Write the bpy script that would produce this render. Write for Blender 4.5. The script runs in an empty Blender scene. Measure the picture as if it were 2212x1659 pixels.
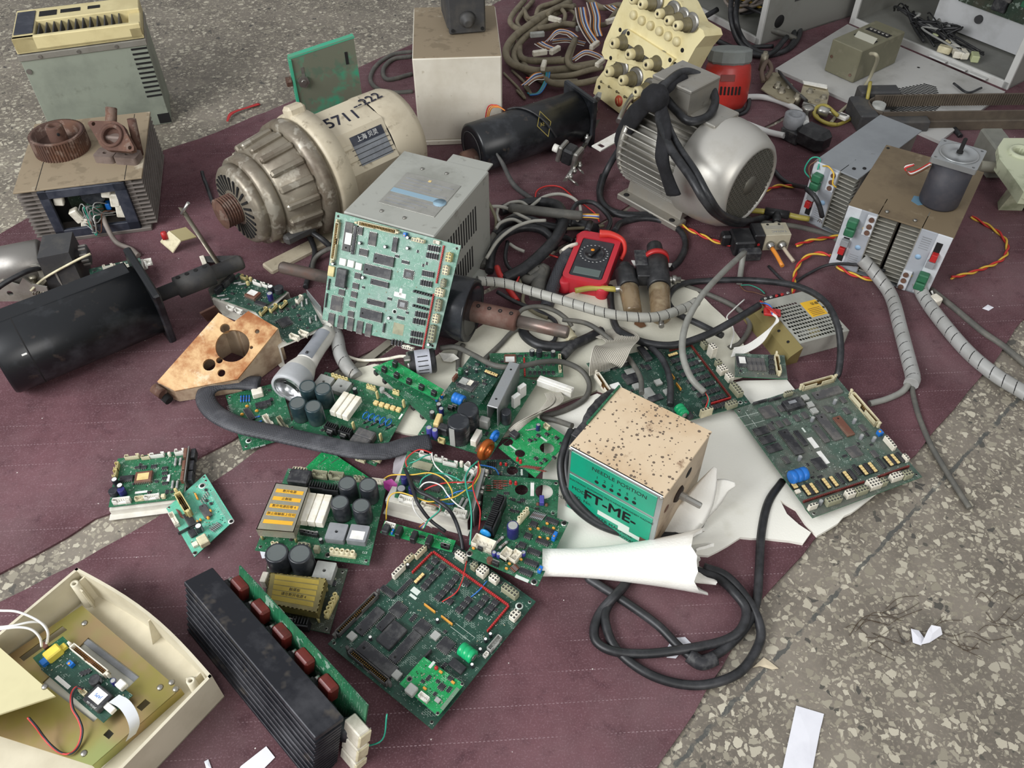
import bpy, math, random
from math import sin, cos, pi, radians, sqrt
from mathutils import Vector as V, Matrix
from mathutils.geometry import tessellate_polygon, delaunay_2d_cdt
MT, MR = Matrix.Translation, Matrix.Rotation
scene = bpy.context.scene
COL = scene.collection
# ---------------------------------------------------------------- camera, daylight, exposure
IW, IH, FPX, PITCH, CAMH = 2212, 1659, 1800.0, 46.5, 1.05
cam = bpy.data.cameras.new('camera'); cam.sensor_fit = 'HORIZONTAL'; cam.sensor_width = 36.0
cam.lens = 36.0*FPX/IW; cam.clip_start = .01; cam.clip_end = 60
camo = bpy.data.objects.new('camera', cam); COL.objects.link(camo)
camo.location = (0, 0, CAMH); camo.rotation_euler = (radians(90-PITCH), 0, 0)
scene.camera = camo
w = bpy.data.worlds.new('daylight'); scene.world = w; w.use_nodes = True
nt = w.node_tree; bg = nt.nodes['Background']
tc = nt.nodes.new('ShaderNodeTexCoord'); sp = nt.nodes.new('ShaderNodeSeparateXYZ'); rp = nt.nodes.new('ShaderNodeValToRGB')
nt.links.new(tc.outputs['Generated'], sp.inputs[0]); nt.links.new(sp.outputs['Z'], rp.inputs['Fac'])
rp.color_ramp.elements[0].color = (.30, .29, .28, 1); rp.color_ramp.elements[0].position = .0
rp.color_ramp.elements[1].color = (.95, .97, 1.0, 1); rp.color_ramp.elements[1].position = .75
nt.links.new(rp.outputs[0], bg.inputs['Color']); bg.inputs['Strength'].default_value = .37
def area(name, loc, target, sx, sy, energy, color=(1, 1, 1)):
	l = bpy.data.lights.new(name, 'AREA'); l.shape = 'RECTANGLE'; l.size = sx; l.size_y = sy; l.energy = energy; l.color = color
	o = bpy.data.objects.new(name, l); COL.objects.link(o); o.location = loc
	o.rotation_euler = (V(target)-V(loc)).to_track_quat('-Z', 'Y').to_euler(); return o
area('window_daylight', (-2.1, -.35, 1.75), (.1, 1.0, 0), 1.9, 1.3, 62, (.97, .985, 1))
area('right_fill_light', (1.2, -2.6, 2.2), (0, 1.2, 0), 2.0, 1.8, 35, (1, .98, .95))  # unseen area light behind the camera to the right, lifts the right side
vs = scene.view_settings; scene.display_settings.display_device = 'sRGB'
vs.view_transform = 'Standard'; vs.look = 'None'; vs.gamma = 1; vs.use_curve_mapping = False; vs.exposure = .62
# ---------------------------------------------------------------- photo geometry
_c, _s = cos(radians(PITCH)), sin(radians(PITCH))
EYE = V((0, 0, CAMH))
def ray(u, v):
	x = (u-IW/2)/FPX; y = -(v-IH/2)/FPX
	return V((x, _c+y*_s, -_s+y*_c))
def P(u, v, z=0.0):
	d = ray(u, v); return EYE+d*((z-CAMH)/d.z)
def PP(u, v, o, n):
	d = ray(u, v); return EYE+d*((o-EYE).dot(n)/d.dot(n))
def S(u, v, z=0.0):
	p = P(u, v, z)-EYE; return (p.y*_c-p.z*_s)/FPX
def ZH(u, v, v1, z0=0.0):
	'height of the point standing above ground point (u,v) that is seen at row v1'
	b = P(u, v, z0); lo, hi = z0, CAMH*.95
	for _ in range(50):
		m = (lo+hi)/2; q = V((b.x, b.y, m))-EYE
		vv = IH/2-FPX*(q.y*_s+q.z*_c)/(q.y*_c-q.z*_s)
		if vv > v1: lo = m
		else: hi = m
	return lo
# ---------------------------------------------------------------- mesh builder
class MB:
	def __init__(s): s.v = []; s.f = []; s.m = []; s.sm = []
	def add(s, vs, fs, mi=0, smooth=False):
		b = len(s.v); s.v += [V(p) for p in vs]
		for f in fs: s.f.append(tuple(b+i for i in f)); s.m.append(mi); s.sm.append(smooth)
		return s
	def box(s, c, d, ch=0.0, mi=0, R=None):
		c = V(c); hx, hy, hz = d[0]/2, d[1]/2, d[2]/2
		ch = min(ch, hx*.49, hy*.49, hz*.49)
		vs = []; fs = []
		if ch <= 0:
			vs = [V((x*hx, y*hy, z*hz)) for z in (-1, 1) for y in (-1, 1) for x in (-1, 1)]
			fs = [(0, 2, 3, 1), (4, 5, 7, 6), (0, 1, 5, 4), (2, 6, 7, 3), (0, 4, 6, 2), (1, 3, 7, 5)]
		else:
			idx = {}
			for x in (-1, 1):
				for y in (-1, 1):
					for z in (-1, 1):
						for a in range(3):
							q = [x*(hx-ch), y*(hy-ch), z*(hz-ch)]; q[a] += ch*(x, y, z)[a]
							idx[x, y, z, a] = len(vs); vs.append(V(q))
			for a in range(3):
				b2, c2 = (a+1) % 3, (a+2) % 3
				for sg in (-1, 1):
					q = []
					for p, r in ((-1, -1), (1, -1), (1, 1), (-1, 1)):
						k = [0, 0, 0]; k[a] = sg; k[b2] = p; k[c2] = r; q.append(idx[k[0], k[1], k[2], a])
					fs.append(tuple(q if sg > 0 else q[::-1]))
				for p in (-1, 1):
					for r in (-1, 1):
						k0 = [0, 0, 0]; k1 = [0, 0, 0]; k0[a] = -1; k1[a] = 1
						k0[b2] = k1[b2] = p; k0[c2] = k1[c2] = r
						q = [idx[(*k0, b2)], idx[(*k1, b2)], idx[(*k1, c2)], idx[(*k0, c2)]]
						fs.append(tuple(q if p*r < 0 else q[::-1]))
			for x in (-1, 1):
				for y in (-1, 1):
					for z in (-1, 1):
						q = [idx[x, y, z, 0], idx[x, y, z, 1], idx[x, y, z, 2]]
						fs.append(tuple(q if x*y*z > 0 else q[::-1]))
		if R is not None: vs = [R @ p for p in vs]
		return s.add([p+c for p in vs], fs, mi)
	def hexa(s, b, t, mi=0):
		'solid between two corresponding loops'
		n = len(b); s.add(list(b)+list(t), [tuple(range(n))[::-1], tuple(range(n, 2*n))]+[(i, (i+1) % n, n+(i+1) % n, n+i) for i in range(n)], mi); return s
	def la(s, prof, n=24, o=(0, 0, 0), ax=(0, 0, 1), mi=0, smooth=True, cap=True, ph=0.0, mis=None):
		'profile of (radius, height) turned about ax through o'
		o = V(o); ax = V(ax).normalized(); a = ax.orthogonal().normalized(); b = ax.cross(a)
		if abs(ax.z) > .99: a = V((1, 0, 0)); b = ax.cross(a)
		vs = []; fs = []
		for r, h in prof:
			for i in range(n):
				t = 2*pi*i/n+ph; vs.append(o+ax*h+(a*cos(t)+b*sin(t))*max(r, 1e-5))
		base = len(s.v); s.v += vs
		for j in range(len(prof)-1):
			for i in range(n):
				k = (i+1) % n; s.f.append((base+j*n+i, base+j*n+k, base+(j+1)*n+k, base+(j+1)*n+i)); s.m.append(mis[j] if mis else mi); s.sm.append(smooth)
		if cap:
			s.f.append(tuple(base+i for i in range(n))[::-1]); s.m.append(mis[0] if mis else mi); s.sm.append(False)
			e = base+(len(prof)-1)*n; s.f.append(tuple(e+i for i in range(n))); s.m.append(mis[-1] if mis else mi); s.sm.append(False)
		return s
	def cyl(s, p0, p1, r, r1=None, n=16, mi=0, ch=0.0):
		p0 = V(p0); p1 = V(p1); L = (p1-p0).length; r1 = r if r1 is None else r1
		pr = [(r, 0), (r1, L)] if ch <= 0 else [(r-ch, 0), (r, ch), (r1, L-ch), (r1-ch, L)]
		return s.la(pr, n, p0, p1-p0, mi)
	def tube(s, pts, r, n=8, mi=0, sub=6, flat=1.0, rs=None, up=None):
		q = spline(pts, sub) if sub else [V(p) for p in pts]
		m = len(q); vs = []; fs = []
		T = [(q[min(i+1, m-1)]-q[max(i-1, 0)]).normalized() for i in range(m)]
		a = T[0].orthogonal().normalized() if up is None else (V(up)-T[0]*V(up).dot(T[0])).normalized()
		for i in range(m):
			a = (a-T[i]*a.dot(T[i]))
			a = a.normalized() if a.length > 1e-6 else T[i].orthogonal().normalized()
			b = T[i].cross(a); rr = r
			if rs is not None:
				f = i/(m-1)*(len(rs)-1); k = min(int(f), len(rs)-2); rr = rs[k]+(rs[k+1]-rs[k])*(f-k)
			for j in range(n):
				t = 2*pi*j/n; vs.append(q[i]+a*cos(t)*rr*flat+b*sin(t)*rr)
		for i in range(m-1):
			for j in range(n): k = (j+1) % n; fs.append((i*n+j, i*n+k, (i+1)*n+k, (i+1)*n+j))
		s.add(vs, fs, mi, True)
		b = len(s.v)-m*n
		s.f.append(tuple(b+j for j in range(n))[::-1]); s.m.append(mi); s.sm.append(False)
		s.f.append(tuple(b+(m-1)*n+j for j in range(n))); s.m.append(mi); s.sm.append(False)
		return s
	def prism(s, loops, z0, z1, mi=0, F=None):
		'polygon (first loop) with holes (further loops), extruded z0..z1; F maps local to target'
		L = [[V((p[0], p[1], 0)) for p in l] for l in loops]
		flat = [p for l in L for p in l]; tri = tessellate_polygon(L) if len(L) == 1 else None
		if tri is None:
			ed = []; k = 0
			for l in L: ed += [(k+i, k+(i+1) % len(l)) for i in range(len(l))]; k += len(l)
			r_ = delaunay_2d_cdt([p.xy for p in flat], ed, [], 1, 1e-9); mp = []
			for v_, o_ in zip(r_[0], r_[3]):
				if o_: mp.append(o_[0])
				else: mp.append(len(flat)); flat.append(V((v_.x, v_.y, 0)))
			inh = lambda p, l: sum((l[i].y > p.y) != (l[i-1].y > p.y) and p.x < (l[i-1].x-l[i].x)*(p.y-l[i].y)/(l[i-1].y-l[i].y)+l[i].x for i in range(len(l))) % 2
			tri = [t for t in (tuple(mp[i] for i in t) for t in r_[2]) if not any(inh((flat[t[0]]+flat[t[1]]+flat[t[2]])/3, l) for l in L[1:])]
		n = len(flat); vs = [V((p.x, p.y, z0)) for p in flat]+[V((p.x, p.y, z1)) for p in flat]
		fs = []
		for t in tri:
			a, b, c = [flat[i] for i in t]
			if (b-a).cross(c-a).z < 0: t = (t[0], t[2], t[1])
			fs.append(tuple(i+n for i in t)); fs.append((t[0], t[2], t[1]))
		k = 0
		for li, l in enumerate(L):
			ar = sum(l[i].x*l[(i+1) % len(l)].y-l[(i+1) % len(l)].x*l[i].y for i in range(len(l)))
			for i in range(len(l)):
				a, b = k+i, k+(i+1) % len(l)
				q = (a, b, b+n, a+n)
				if (ar < 0) == (li == 0): q = q[::-1]
				fs.append(q)
			k += len(l)
		if F is not None: vs = [F @ p for p in vs]
		return s.add(vs, fs, mi)
	def xf(s, M):
		s.v = [M @ p for p in s.v]; return s
	def mesh(s, name, mats):
		me = bpy.data.meshes.new(name); me.from_pydata(s.v, [], s.f)
		for m in (mats if isinstance(mats, (list, tuple)) else [mats]): me.materials.append(m)
		me.polygons.foreach_set('material_index', s.m); me.polygons.foreach_set('use_smooth', s.sm)
		me.update(); return me
def spline(pts, sub=6):
	p = [V(x) for x in pts]
	if len(p) < 3: return [p[0].lerp(p[-1], i/4) for i in range(5)]
	q = [p[0]*2-p[1]]+p+[p[-1]*2-p[-2]]; out = []
	for i in range(1, len(q)-2):
		a, b, c, d = q[i-1:i+3]
		for k in range(sub):
			t = k/sub
			out.append(.5*((2*b)+(c-a)*t+(2*a-5*b+4*c-d)*t*t+(3*b-a-3*c+d)*t**3))
	out.append(p[-1]); return out
def circ(x, y, r, n=20): return [(x+r*cos(2*pi*i/n), y+r*sin(2*pi*i/n)) for i in range(n)]
def rrect(x0, y0, x1, y1, r, n=4):
	o = []
	for cx, cy, a in ((x1-r, y0+r, -90), (x1-r, y1-r, 0), (x0+r, y1-r, 90), (x0+r, y0+r, 180)):
		for i in range(n+1): t = radians(a+90*i/n); o.append((cx+r*cos(t), cy+r*sin(t)))
	return o
# ---------------------------------------------------------------- things and parts
def frame(o, x, z=(0, 0, 1)):
	'right-handed frame at o: x kept, z made square to it'
	x = V(x).normalized(); z = V(z); z = (z-x*z.dot(x)).normalized(); y = z.cross(x)
	return Matrix(((x.x, y.x, z.x, o[0]), (x.y, y.y, z.y, o[1]), (x.z, y.z, z.z, o[2]), (0, 0, 0, 1)))
def pframe(u0, v0, u1, v1, z=0.0):
	'frame on the ground at pixel 0, x towards pixel 1; y is x turned a quarter left'
	a = P(u0, v0, z); return frame(a, P(u1, v1, z)-a)
def tagp(o, label=None, cat=None, group=None, kind=None):
	for k, x in (('label', label), ('category', cat), ('group', group), ('kind', kind)):
		if x: o[k] = x
class Thing:
	def __init__(s, name, label, cat, F, group=None):
		s.F = F.copy() if isinstance(F, Matrix) else MT(V(F))
		s.o = bpy.data.objects.new(name, None); s.o.empty_display_size = .02; COL.objects.link(s.o)
		s.I = s.F.inverted(); s.o.matrix_world = s.F; tagp(s.o, label, cat, group)
	def p(s, name, mb, mats, parent=None, label=None, M=None, kind=None):
		me = mb if isinstance(mb, bpy.types.Mesh) else mb.mesh(name, mats)
		o = bpy.data.objects.new(name, me); COL.objects.link(o); o.parent = parent or s.o
		if M is not None: o.matrix_basis = M
		tagp(o, label, kind=kind); return o
	def L(s, u, v, z=0.0):
		'pixel at world height z, in the local frame'
		return s.F.inverted() @ P(u, v, z)
def solo(name, mb, mats, label, cat, group=None, kind=None):
	'a thing that is one mesh given in world coordinates; origin put at its base'
	lo = V((min(p.x for p in mb.v), min(p.y for p in mb.v), min(p.z for p in mb.v))); hi = V((max(p.x for p in mb.v), max(p.y for p in mb.v), 0))
	o0 = V(((lo.x+hi.x)/2, (lo.y+hi.y)/2, lo.z)); mb.v = [p-o0 for p in mb.v]
	o = bpy.data.objects.new(name, mb.mesh(name, mats)); COL.objects.link(o); o.location = o0
	tagp(o, label, cat, group, kind); return o
def text(T, name, body, M, size, mat, parent=None, ext=.0003, align='CENTER', bold=0.0):
	cu = bpy.data.curves.new(name, 'FONT'); cu.body = body; cu.size = size; cu.align_x = align; cu.align_y = 'CENTER'; cu.extrude = ext
	o = bpy.data.objects.new('lettering', cu); COL.objects.link(o)
	dg = bpy.context.evaluated_depsgraph_get(); me = bpy.data.meshes.new_from_object(o.evaluated_get(dg))
	if bold:
		n_ = len(me.vertices); vs_ = [v.co+V((a, b, 0)) for a, b in ((-bold, 0), (bold, 0), (0, bold), (0, -bold)) for v in me.vertices]; fs_ = [tuple(i+n_*k for i in p.vertices) for k in range(4) for p in me.polygons]; me = bpy.data.meshes.new(name); me.from_pydata(vs_, [], fs_)
	bpy.data.objects.remove(o); me.materials.clear(); me.materials.append(mat)
	return T.p(name, me, mat, parent, M=M)
# ---------------------------------------------------------------- materials
def lin(h):
	if isinstance(h, str):
		c = [int(h[i:i+2], 16)/255 for i in (0, 2, 4)]
		return tuple(x/12.92 if x <= .04045 else ((x+.055)/1.055)**2.4 for x in c)+(1,)
	return tuple(h)+(1,)
_mats = {}
def mat(name, col, rough=.6, metal=0.0, dirt=None, amt=.5, scale=18.0, lo=.45, hi=.65, bump=0.0, bscale=120.0, spec=.5, trans=0.0, alpha=1.0, dirt2=None, amt2=.5, scale2=60, lo2=.55, hi2=.62, coat=0.0, stretch=None):
	if name in _mats: return _mats[name]
	m = bpy.data.materials.new(name); m.use_nodes = True; _mats[name] = m
	n = m.node_tree.nodes; l = m.node_tree.links; b = n['Principled BSDF']
	b.inputs['Base Color'].default_value = lin(col); b.inputs['Roughness'].default_value = rough; b.inputs['Metallic'].default_value = metal
	b.inputs['Specular IOR Level'].default_value = spec; b.inputs['Transmission Weight'].default_value = trans; b.inputs['Alpha'].default_value = alpha
	b.inputs['Coat Weight'].default_value = coat
	m.diffuse_color = lin(col)
	t = n.new('ShaderNodeTexCoord'); co = t.outputs['Object']
	if stretch:
		mp = n.new('ShaderNodeMapping'); mp.inputs['Scale'].default_value = stretch; l.new(co, mp.inputs[0]); co = mp.outputs[0]
	def layer(prev, dc, a, sc, lo, hi, det):
		z = n.new('ShaderNodeTexNoise'); z.inputs['Scale'].default_value = sc; z.inputs['Detail'].default_value = det; z.inputs['Roughness'].default_value = .65
		l.new(co, z.inputs['Vector'])
		r = n.new('ShaderNodeMapRange'); r.inputs[1].default_value = lo; r.inputs[2].default_value = hi; r.inputs[4].default_value = a
		l.new(z.outputs['Fac'], r.inputs[0])
		x = n.new('ShaderNodeMix'); x.data_type = 'RGBA'; l.new(r.outputs[0], x.inputs[0])
		if prev is None: x.inputs[6].default_value = lin(col)
		else: l.new(prev, x.inputs[6])
		x.inputs[7].default_value = lin(dc); return x.outputs[2], r.outputs[0]
	out = None; fac = None
	if dirt: out, fac = layer(None, dirt, amt, scale, lo, hi, 5)
	if dirt2: out, _ = layer(out, dirt2, amt2, scale2, lo2, hi2, 3)
	if out is not None: l.new(out, b.inputs['Base Color'])
	if fac is not None and metal > .4:
		q = n.new('ShaderNodeMath'); q.operation = 'MULTIPLY_ADD'; q.inputs[1].default_value = -metal*.8; q.inputs[2].default_value = metal
		l.new(fac, q.inputs[0]); l.new(q.outputs[0], b.inputs['Metallic'])
	if bump:
		z = n.new('ShaderNodeTexNoise'); z.inputs['Scale'].default_value = bscale; z.inputs['Detail'].default_value = 4; l.new(co, z.inputs['Vector'])
		u = n.new('ShaderNodeBump'); u.inputs['Strength'].default_value = bump; u.inputs['Distance'].default_value = .002
		l.new(z.outputs['Fac'], u.inputs['Height']); l.new(u.outputs[0], b.inputs['Normal'])
	return m
# ================================================================ floor, mats, foam
def N(m, t, **kw):
	x = m.node_tree.nodes.new(t)
	for k, v in kw.items(): setattr(x, k, v)
	return x
class G:
	'tiny node helper'
	def __init__(s, m): s.m = m; s.l = m.node_tree.links; s.b = m.node_tree.nodes['Principled BSDF']; s.co = N(m, 'ShaderNodeTexCoord').outputs['Object']
	def math(s, op, a, b=None, c=None, clamp=False):
		x = N(s.m, 'ShaderNodeMath', operation=op, use_clamp=clamp)
		for i, q in enumerate((a, b, c)):
			if q is None: continue
			if isinstance(q, (int, float)): x.inputs[i].default_value = q
			else: s.l.new(q, x.inputs[i])
		return x.outputs[0]
	def noise(s, sc, det=4, vec=None, rough=.6, out='Fac'):
		x = N(s.m, 'ShaderNodeTexNoise'); x.inputs['Scale'].default_value = sc; x.inputs['Detail'].default_value = det; x.inputs['Roughness'].default_value = rough
		s.l.new(vec or s.co, x.inputs['Vector']); return x.outputs[out]
	def ramp(s, f, lo, hi, a=0.0, b=1.0):
		x = N(s.m, 'ShaderNodeMapRange'); x.interpolation_type = 'SMOOTHSTEP'
		s.l.new(f, x.inputs[0])
		for i, q in enumerate((lo, hi, a, b)): x.inputs[i+1].default_value = q
		return x.outputs[0]
	def mix(s, f, a, b):
		x = N(s.m, 'ShaderNodeMix', data_type='RGBA')
		if isinstance(f, (int, float)): x.inputs[0].default_value = f
		else: s.l.new(f, x.inputs[0])
		for i, q in ((6, a), (7, b)):
			if isinstance(q, (str, tuple)): x.inputs[i].default_value = lin(q)
			else: s.l.new(q, x.inputs[i])
		return x.outputs[2]
	def map(s, rot=0.0, sc=(1, 1, 1), loc=(0, 0, 0), vec=None):
		x = N(s.m, 'ShaderNodeMapping'); x.inputs['Rotation'].default_value = (0, 0, rot); x.inputs['Scale'].default_value = sc; x.inputs['Location'].default_value = loc
		s.l.new(vec or s.co, x.inputs[0]); return x.outputs[0]
	def vor(s, sc, feat='F1', vec=None, rnd=1.0):
		x = N(s.m, 'ShaderNodeTexVoronoi', feature=feat); x.inputs['Scale'].default_value = sc; x.inputs['Randomness'].default_value = rnd
		s.l.new(vec or s.co, x.inputs['Vector']); return x
	def bump(s, h, st=.5, d=.002, prev=None):
		x = N(s.m, 'ShaderNodeBump'); x.inputs['Strength'].default_value = st; x.inputs['Distance'].default_value = d
		s.l.new(h, x.inputs['Height'])
		if prev: s.l.new(prev, x.inputs['Normal'])
		return x.outputs[0]
def newmat(name):
	m = bpy.data.materials.new(name); m.use_nodes = True; return m
m = newmat('terrazzo'); g = G(m)
wob = N(m, 'ShaderNodeVectorMath', operation='MULTIPLY_ADD'); nv = g.noise(70, 3, out='Color')
g.l.new(nv, wob.inputs[0]); wob.inputs[1].default_value = (.012, .012, .0); g.l.new(g.co, wob.inputs[2]); vec = wob.outputs[0]
base = g.mix(g.ramp(g.noise(9, 6), .35, .7), '6b645a', '867e72')
base = g.mix(g.ramp(g.noise(240, 3), .5, .7, 0, .5), base, '94897a')
def chips(base, sc, keep, thr, seed, ca, cb, cc):
	mv = g.map(seed, (1, 1, 1), (seed, seed*2, 0), vec)
	e = g.vor(sc, 'DISTANCE_TO_EDGE', mv); f = g.vor(sc, 'F1', mv)
	sp = N(m, 'ShaderNodeSeparateColor'); g.l.new(f.outputs['Color'], sp.inputs[0])
	th = g.math('MULTIPLY_ADD', sp.outputs[2], thr, thr*.35)
	k = g.math('MULTIPLY', g.math('GREATER_THAN', e.outputs['Distance'], th), g.math('GREATER_THAN', sp.outputs[0], 1-keep))
	c = g.mix(g.ramp(sp.outputs[1], .0, .9), ca, cb); c = g.mix(g.math('GREATER_THAN', sp.outputs[1], .95), c, cc)
	return g.mix(k, base, c)
base = chips(base, 185, .46, .15, .7, '878071', 'aba391', '55524a')
base = chips(base, 92, .46, .16, 2.1, '8d8676', 'bfb8a5', '504d47')
base = g.mix(g.ramp(g.noise(3.2, 5), .45, .75, 0, .35), base, '58534a')
a, b = P(1430, 1640), P(1905, 1195); c2 = P(2212, 850)
def strip(base, a, b, wd):
	d = (b-a); n = V((-d.y, d.x, 0)).normalized()
	dt = N(m, 'ShaderNodeVectorMath', operation='DOT_PRODUCT'); g.l.new(vec, dt.inputs[0]); dt.inputs[1].default_value = n
	q = g.math('ABSOLUTE', g.math('SUBTRACT', dt.outputs['Value'], n.dot(a)+.004))
	k = g.math('MULTIPLY', g.math('LESS_THAN', q, wd), g.ramp(g.noise(26, 4), .36, .5, 0, .85))
	return g.mix(k, base, '4a4c4a')
base = strip(base, P(1640, 1470), P(2190, 880), .0028)
g.l.new(base, g.b.inputs['Base Color']); g.b.inputs['Roughness'].default_value = .55
g.l.new(g.bump(g.noise(300, 2), .08, .001), g.b.inputs['Normal'])
fl = MB().add([(-4, -1.2, 0), (4.5, -1.2, 0), (4.5, 6, 0), (-4, 6, 0)], [(0, 1, 2, 3)])
o = bpy.data.objects.new('floor', fl.mesh('floor', m)); COL.objects.link(o); o['kind'] = 'structure'; o['label'] = 'grey brown terrazzo floor with pale stone chips'
m = newmat('maroon_felt'); g = G(m)
c = g.mix(g.ramp(g.noise(5, 6), .3, .72), '52383c', '6e4e53')
c = g.mix(g.ramp(g.noise(2.3, 5, rough=.7), .42, .7, 0, .6), c, '735f61')
c = g.mix(g.ramp(g.noise(22, 6, rough=.75), .52, .74, 0, .6), c, '3c272c')
c = g.mix(g.ramp(g.noise(420, 2), .5, .72, 0, .35), c, '8f737a')
rv = g.map(radians(-3.5)); sx = N(m, 'ShaderNodeSeparateXYZ'); g.l.new(rv, sx.inputs[0])
row = g.math('ABSOLUTE', g.math('SUBTRACT', g.math('FRACT', g.math('MULTIPLY', sx.outputs[1], 24)), .5))
dots = g.math('GREATER_THAN', g.math('FRACT', g.math('MULTIPLY', sx.outputs[0], 190)), .5)
st = g.math('MULTIPLY', g.math('MULTIPLY', g.math('LESS_THAN', row, .012), dots), g.ramp(g.noise(8, 3), .42, .62, 0, .7))
c = g.mix(st, c, 'a58f93')
spk = g.vor(210, 'F1'); ss = N(m, 'ShaderNodeSeparateColor'); g.l.new(spk.outputs['Color'], ss.inputs[0])
c = g.mix(g.math('MULTIPLY', g.math('LESS_THAN', spk.outputs['Distance'], .2), g.math('GREATER_THAN', ss.outputs[0], .9965)), c, 'c8c2bc')
g.l.new(c, g.b.inputs['Base Color']); g.b.inputs['Roughness'].default_value = .95; g.b.inputs['Specular IOR Level'].default_value = .15
quilt = g.math('MULTIPLY', g.math('SINE', g.math('MULTIPLY', sx.outputs[1], 150.8)), g.ramp(g.noise(14, 2), .35, .65))
wv = N(m, 'ShaderNodeTexWave'); wv.inputs['Scale'].default_value = 9; wv.inputs['Distortion'].default_value = 7; wv.inputs['Detail'].default_value = 2; wv.inputs['Detail Scale'].default_value = 2
g.l.new(g.map(radians(30)), wv.inputs[0])
n1 = g.bump(g.math('ADD', g.math('MULTIPLY', quilt, .12), g.math('MULTIPLY', wv.outputs['Fac'], .22)), .35, .006)
n2 = g.bump(g.noise(900, 2), .25, .0008, n1); g.l.new(n2, g.b.inputs['Normal'])
FELT = m
def sheet(name, pix, z0, z1, mat_, label, cat, wob=.0, seed=1, res=.012, rag=0.0, group=None):
	'flat sheet with real thickness, outline given on the ground; edge roughened by rag'
	rnd = random.Random(seed); pts = [P(u, v, z1) if len(q) == 2 else V(q) for q in pix for (u, v) in [q[:2]]]
	out = []
	for i, a in enumerate(pts):
		b = pts[(i+1) % len(pts)]; k = max(1, int((b-a).length/res)) if rag else 1
		for j in range(k):
			p = a.lerp(b, j/k)
			if rag and j: p = p+V((rnd.gauss(0, rag), rnd.gauss(0, rag), 0))
			out.append((p.x, p.y))
	mb = MB().prism([out], z0, z1)
	return solo(name, mb, mat_, label, cat, group)
MZ = .004
sheet('felt_mat', [(-700, 1640), (-900, 900), (-300, 640), (0, 505), (75, 462), (200, 395), (355, 324), (430, 300), (500, 272), (640, 214), (760, 152), (880, 100), (1065, 10), (1300, -120), (1700, -200), (2080, 2), (1720, 236), (1320, 466), (1090, 600), (850, 728), (700, 812), (500, 952), (425, 990), (350, 1040), (290, 1090), (205, 1120), (150, 1157), (80, 1196), (0, 1238), (-350, 1440)], 0, MZ, FELT, 'rear maroon felt mat under the motors, left of the bare terrazzo strip', 'mat', rag=.0018, res=.03, seed=3)
sheet('felt_mat', [(-350, 1500), (0, 1300), (165, 1217), (335, 1120), (510, 1008), (640, 905), (760, 812), (862, 742), (1100, 606), (1325, 470), (1725, 240), (2085, 6), (2600, -60), (2900, 420), (2210, 690), (2160, 765), (2148, 782), (2016, 932), (1980, 980), (1787, 1134), (1640, 1300), (1560, 1440), (1430, 1640), (1380, 1720), (900, 2100), (-100, 2100)], 0, MZ+.0006, FELT, 'front maroon stitched felt mat under the circuit boards and foam', 'mat', rag=.0015, res=.03, seed=5)
m = newmat('white_foam'); g = G(m)
c = g.mix(g.ramp(g.noise(7, 5, rough=.7), .55, .8, 0, .5), 'f1efe4', 'c9c3a8'); c = g.mix(g.ramp(g.noise(4, 4), .64, .74, 0, .35), c, '8e8a6e')
g.l.new(c, g.b.inputs['Base Color']); g.b.inputs['Roughness'].default_value = .8
g.l.new(g.bump(g.noise(320, 3), .3, .001), g.b.inputs['Normal']); FOAM = m
m = newmat('grey_foam'); g = G(m)
c = g.mix(g.ramp(g.noise(6, 5, rough=.7), .4, .8, 0, .6), 'dcd9c8', 'b9b59c')
g.l.new(c, g.b.inputs['Base Color']); g.b.inputs['Roughness'].default_value = .85
g.l.new(g.bump(g.noise(320, 3), .35, .001), g.b.inputs['Normal']); FOAM2 = m
FZ = .010
sheet('foam_sheet', [(1010, 724), (1060, 690), (1180, 655), (1235, 632), (1380, 588), (1480, 605), (1570, 690), (1625, 770), (1632, 800), (1600, 814), (1524, 832), (1500, 868), (1438, 886), (1290, 842), (1170, 886), (1168, 925), (1000, 960), (850, 930), (800, 880), (745, 815), (762, 798), (808, 786), (900, 800), (940, 770)], MZ, FZ-.001, FOAM2, 'cream foam sheet spread under the middle circuit boards', 'foam sheet', rag=.0008, res=.02, seed=7)
sheet('foam_sheet', [(1528, 838), (1605, 822), (1700, 820), (1720, 845), (1600, 880), (1755, 1120), (1900, 1060), (1810, 1130), (1765, 1157), (1740, 1130), (1720, 1100), (1685, 1080), (1700, 1110), (1752, 1150), (1735, 1174), (1650, 1162), (1600, 1160), (1572, 1178), (1530, 1200), (1480, 1200), (1400, 1215), (1200, 1190), (1170, 1130), (1175, 900), (1290, 850), (1440, 895)], MZ, FZ, FOAM, 'big torn white foam sheet under the rusty box and dusty board', 'foam sheet', rag=.0010, res=.016, seed=9)
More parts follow.
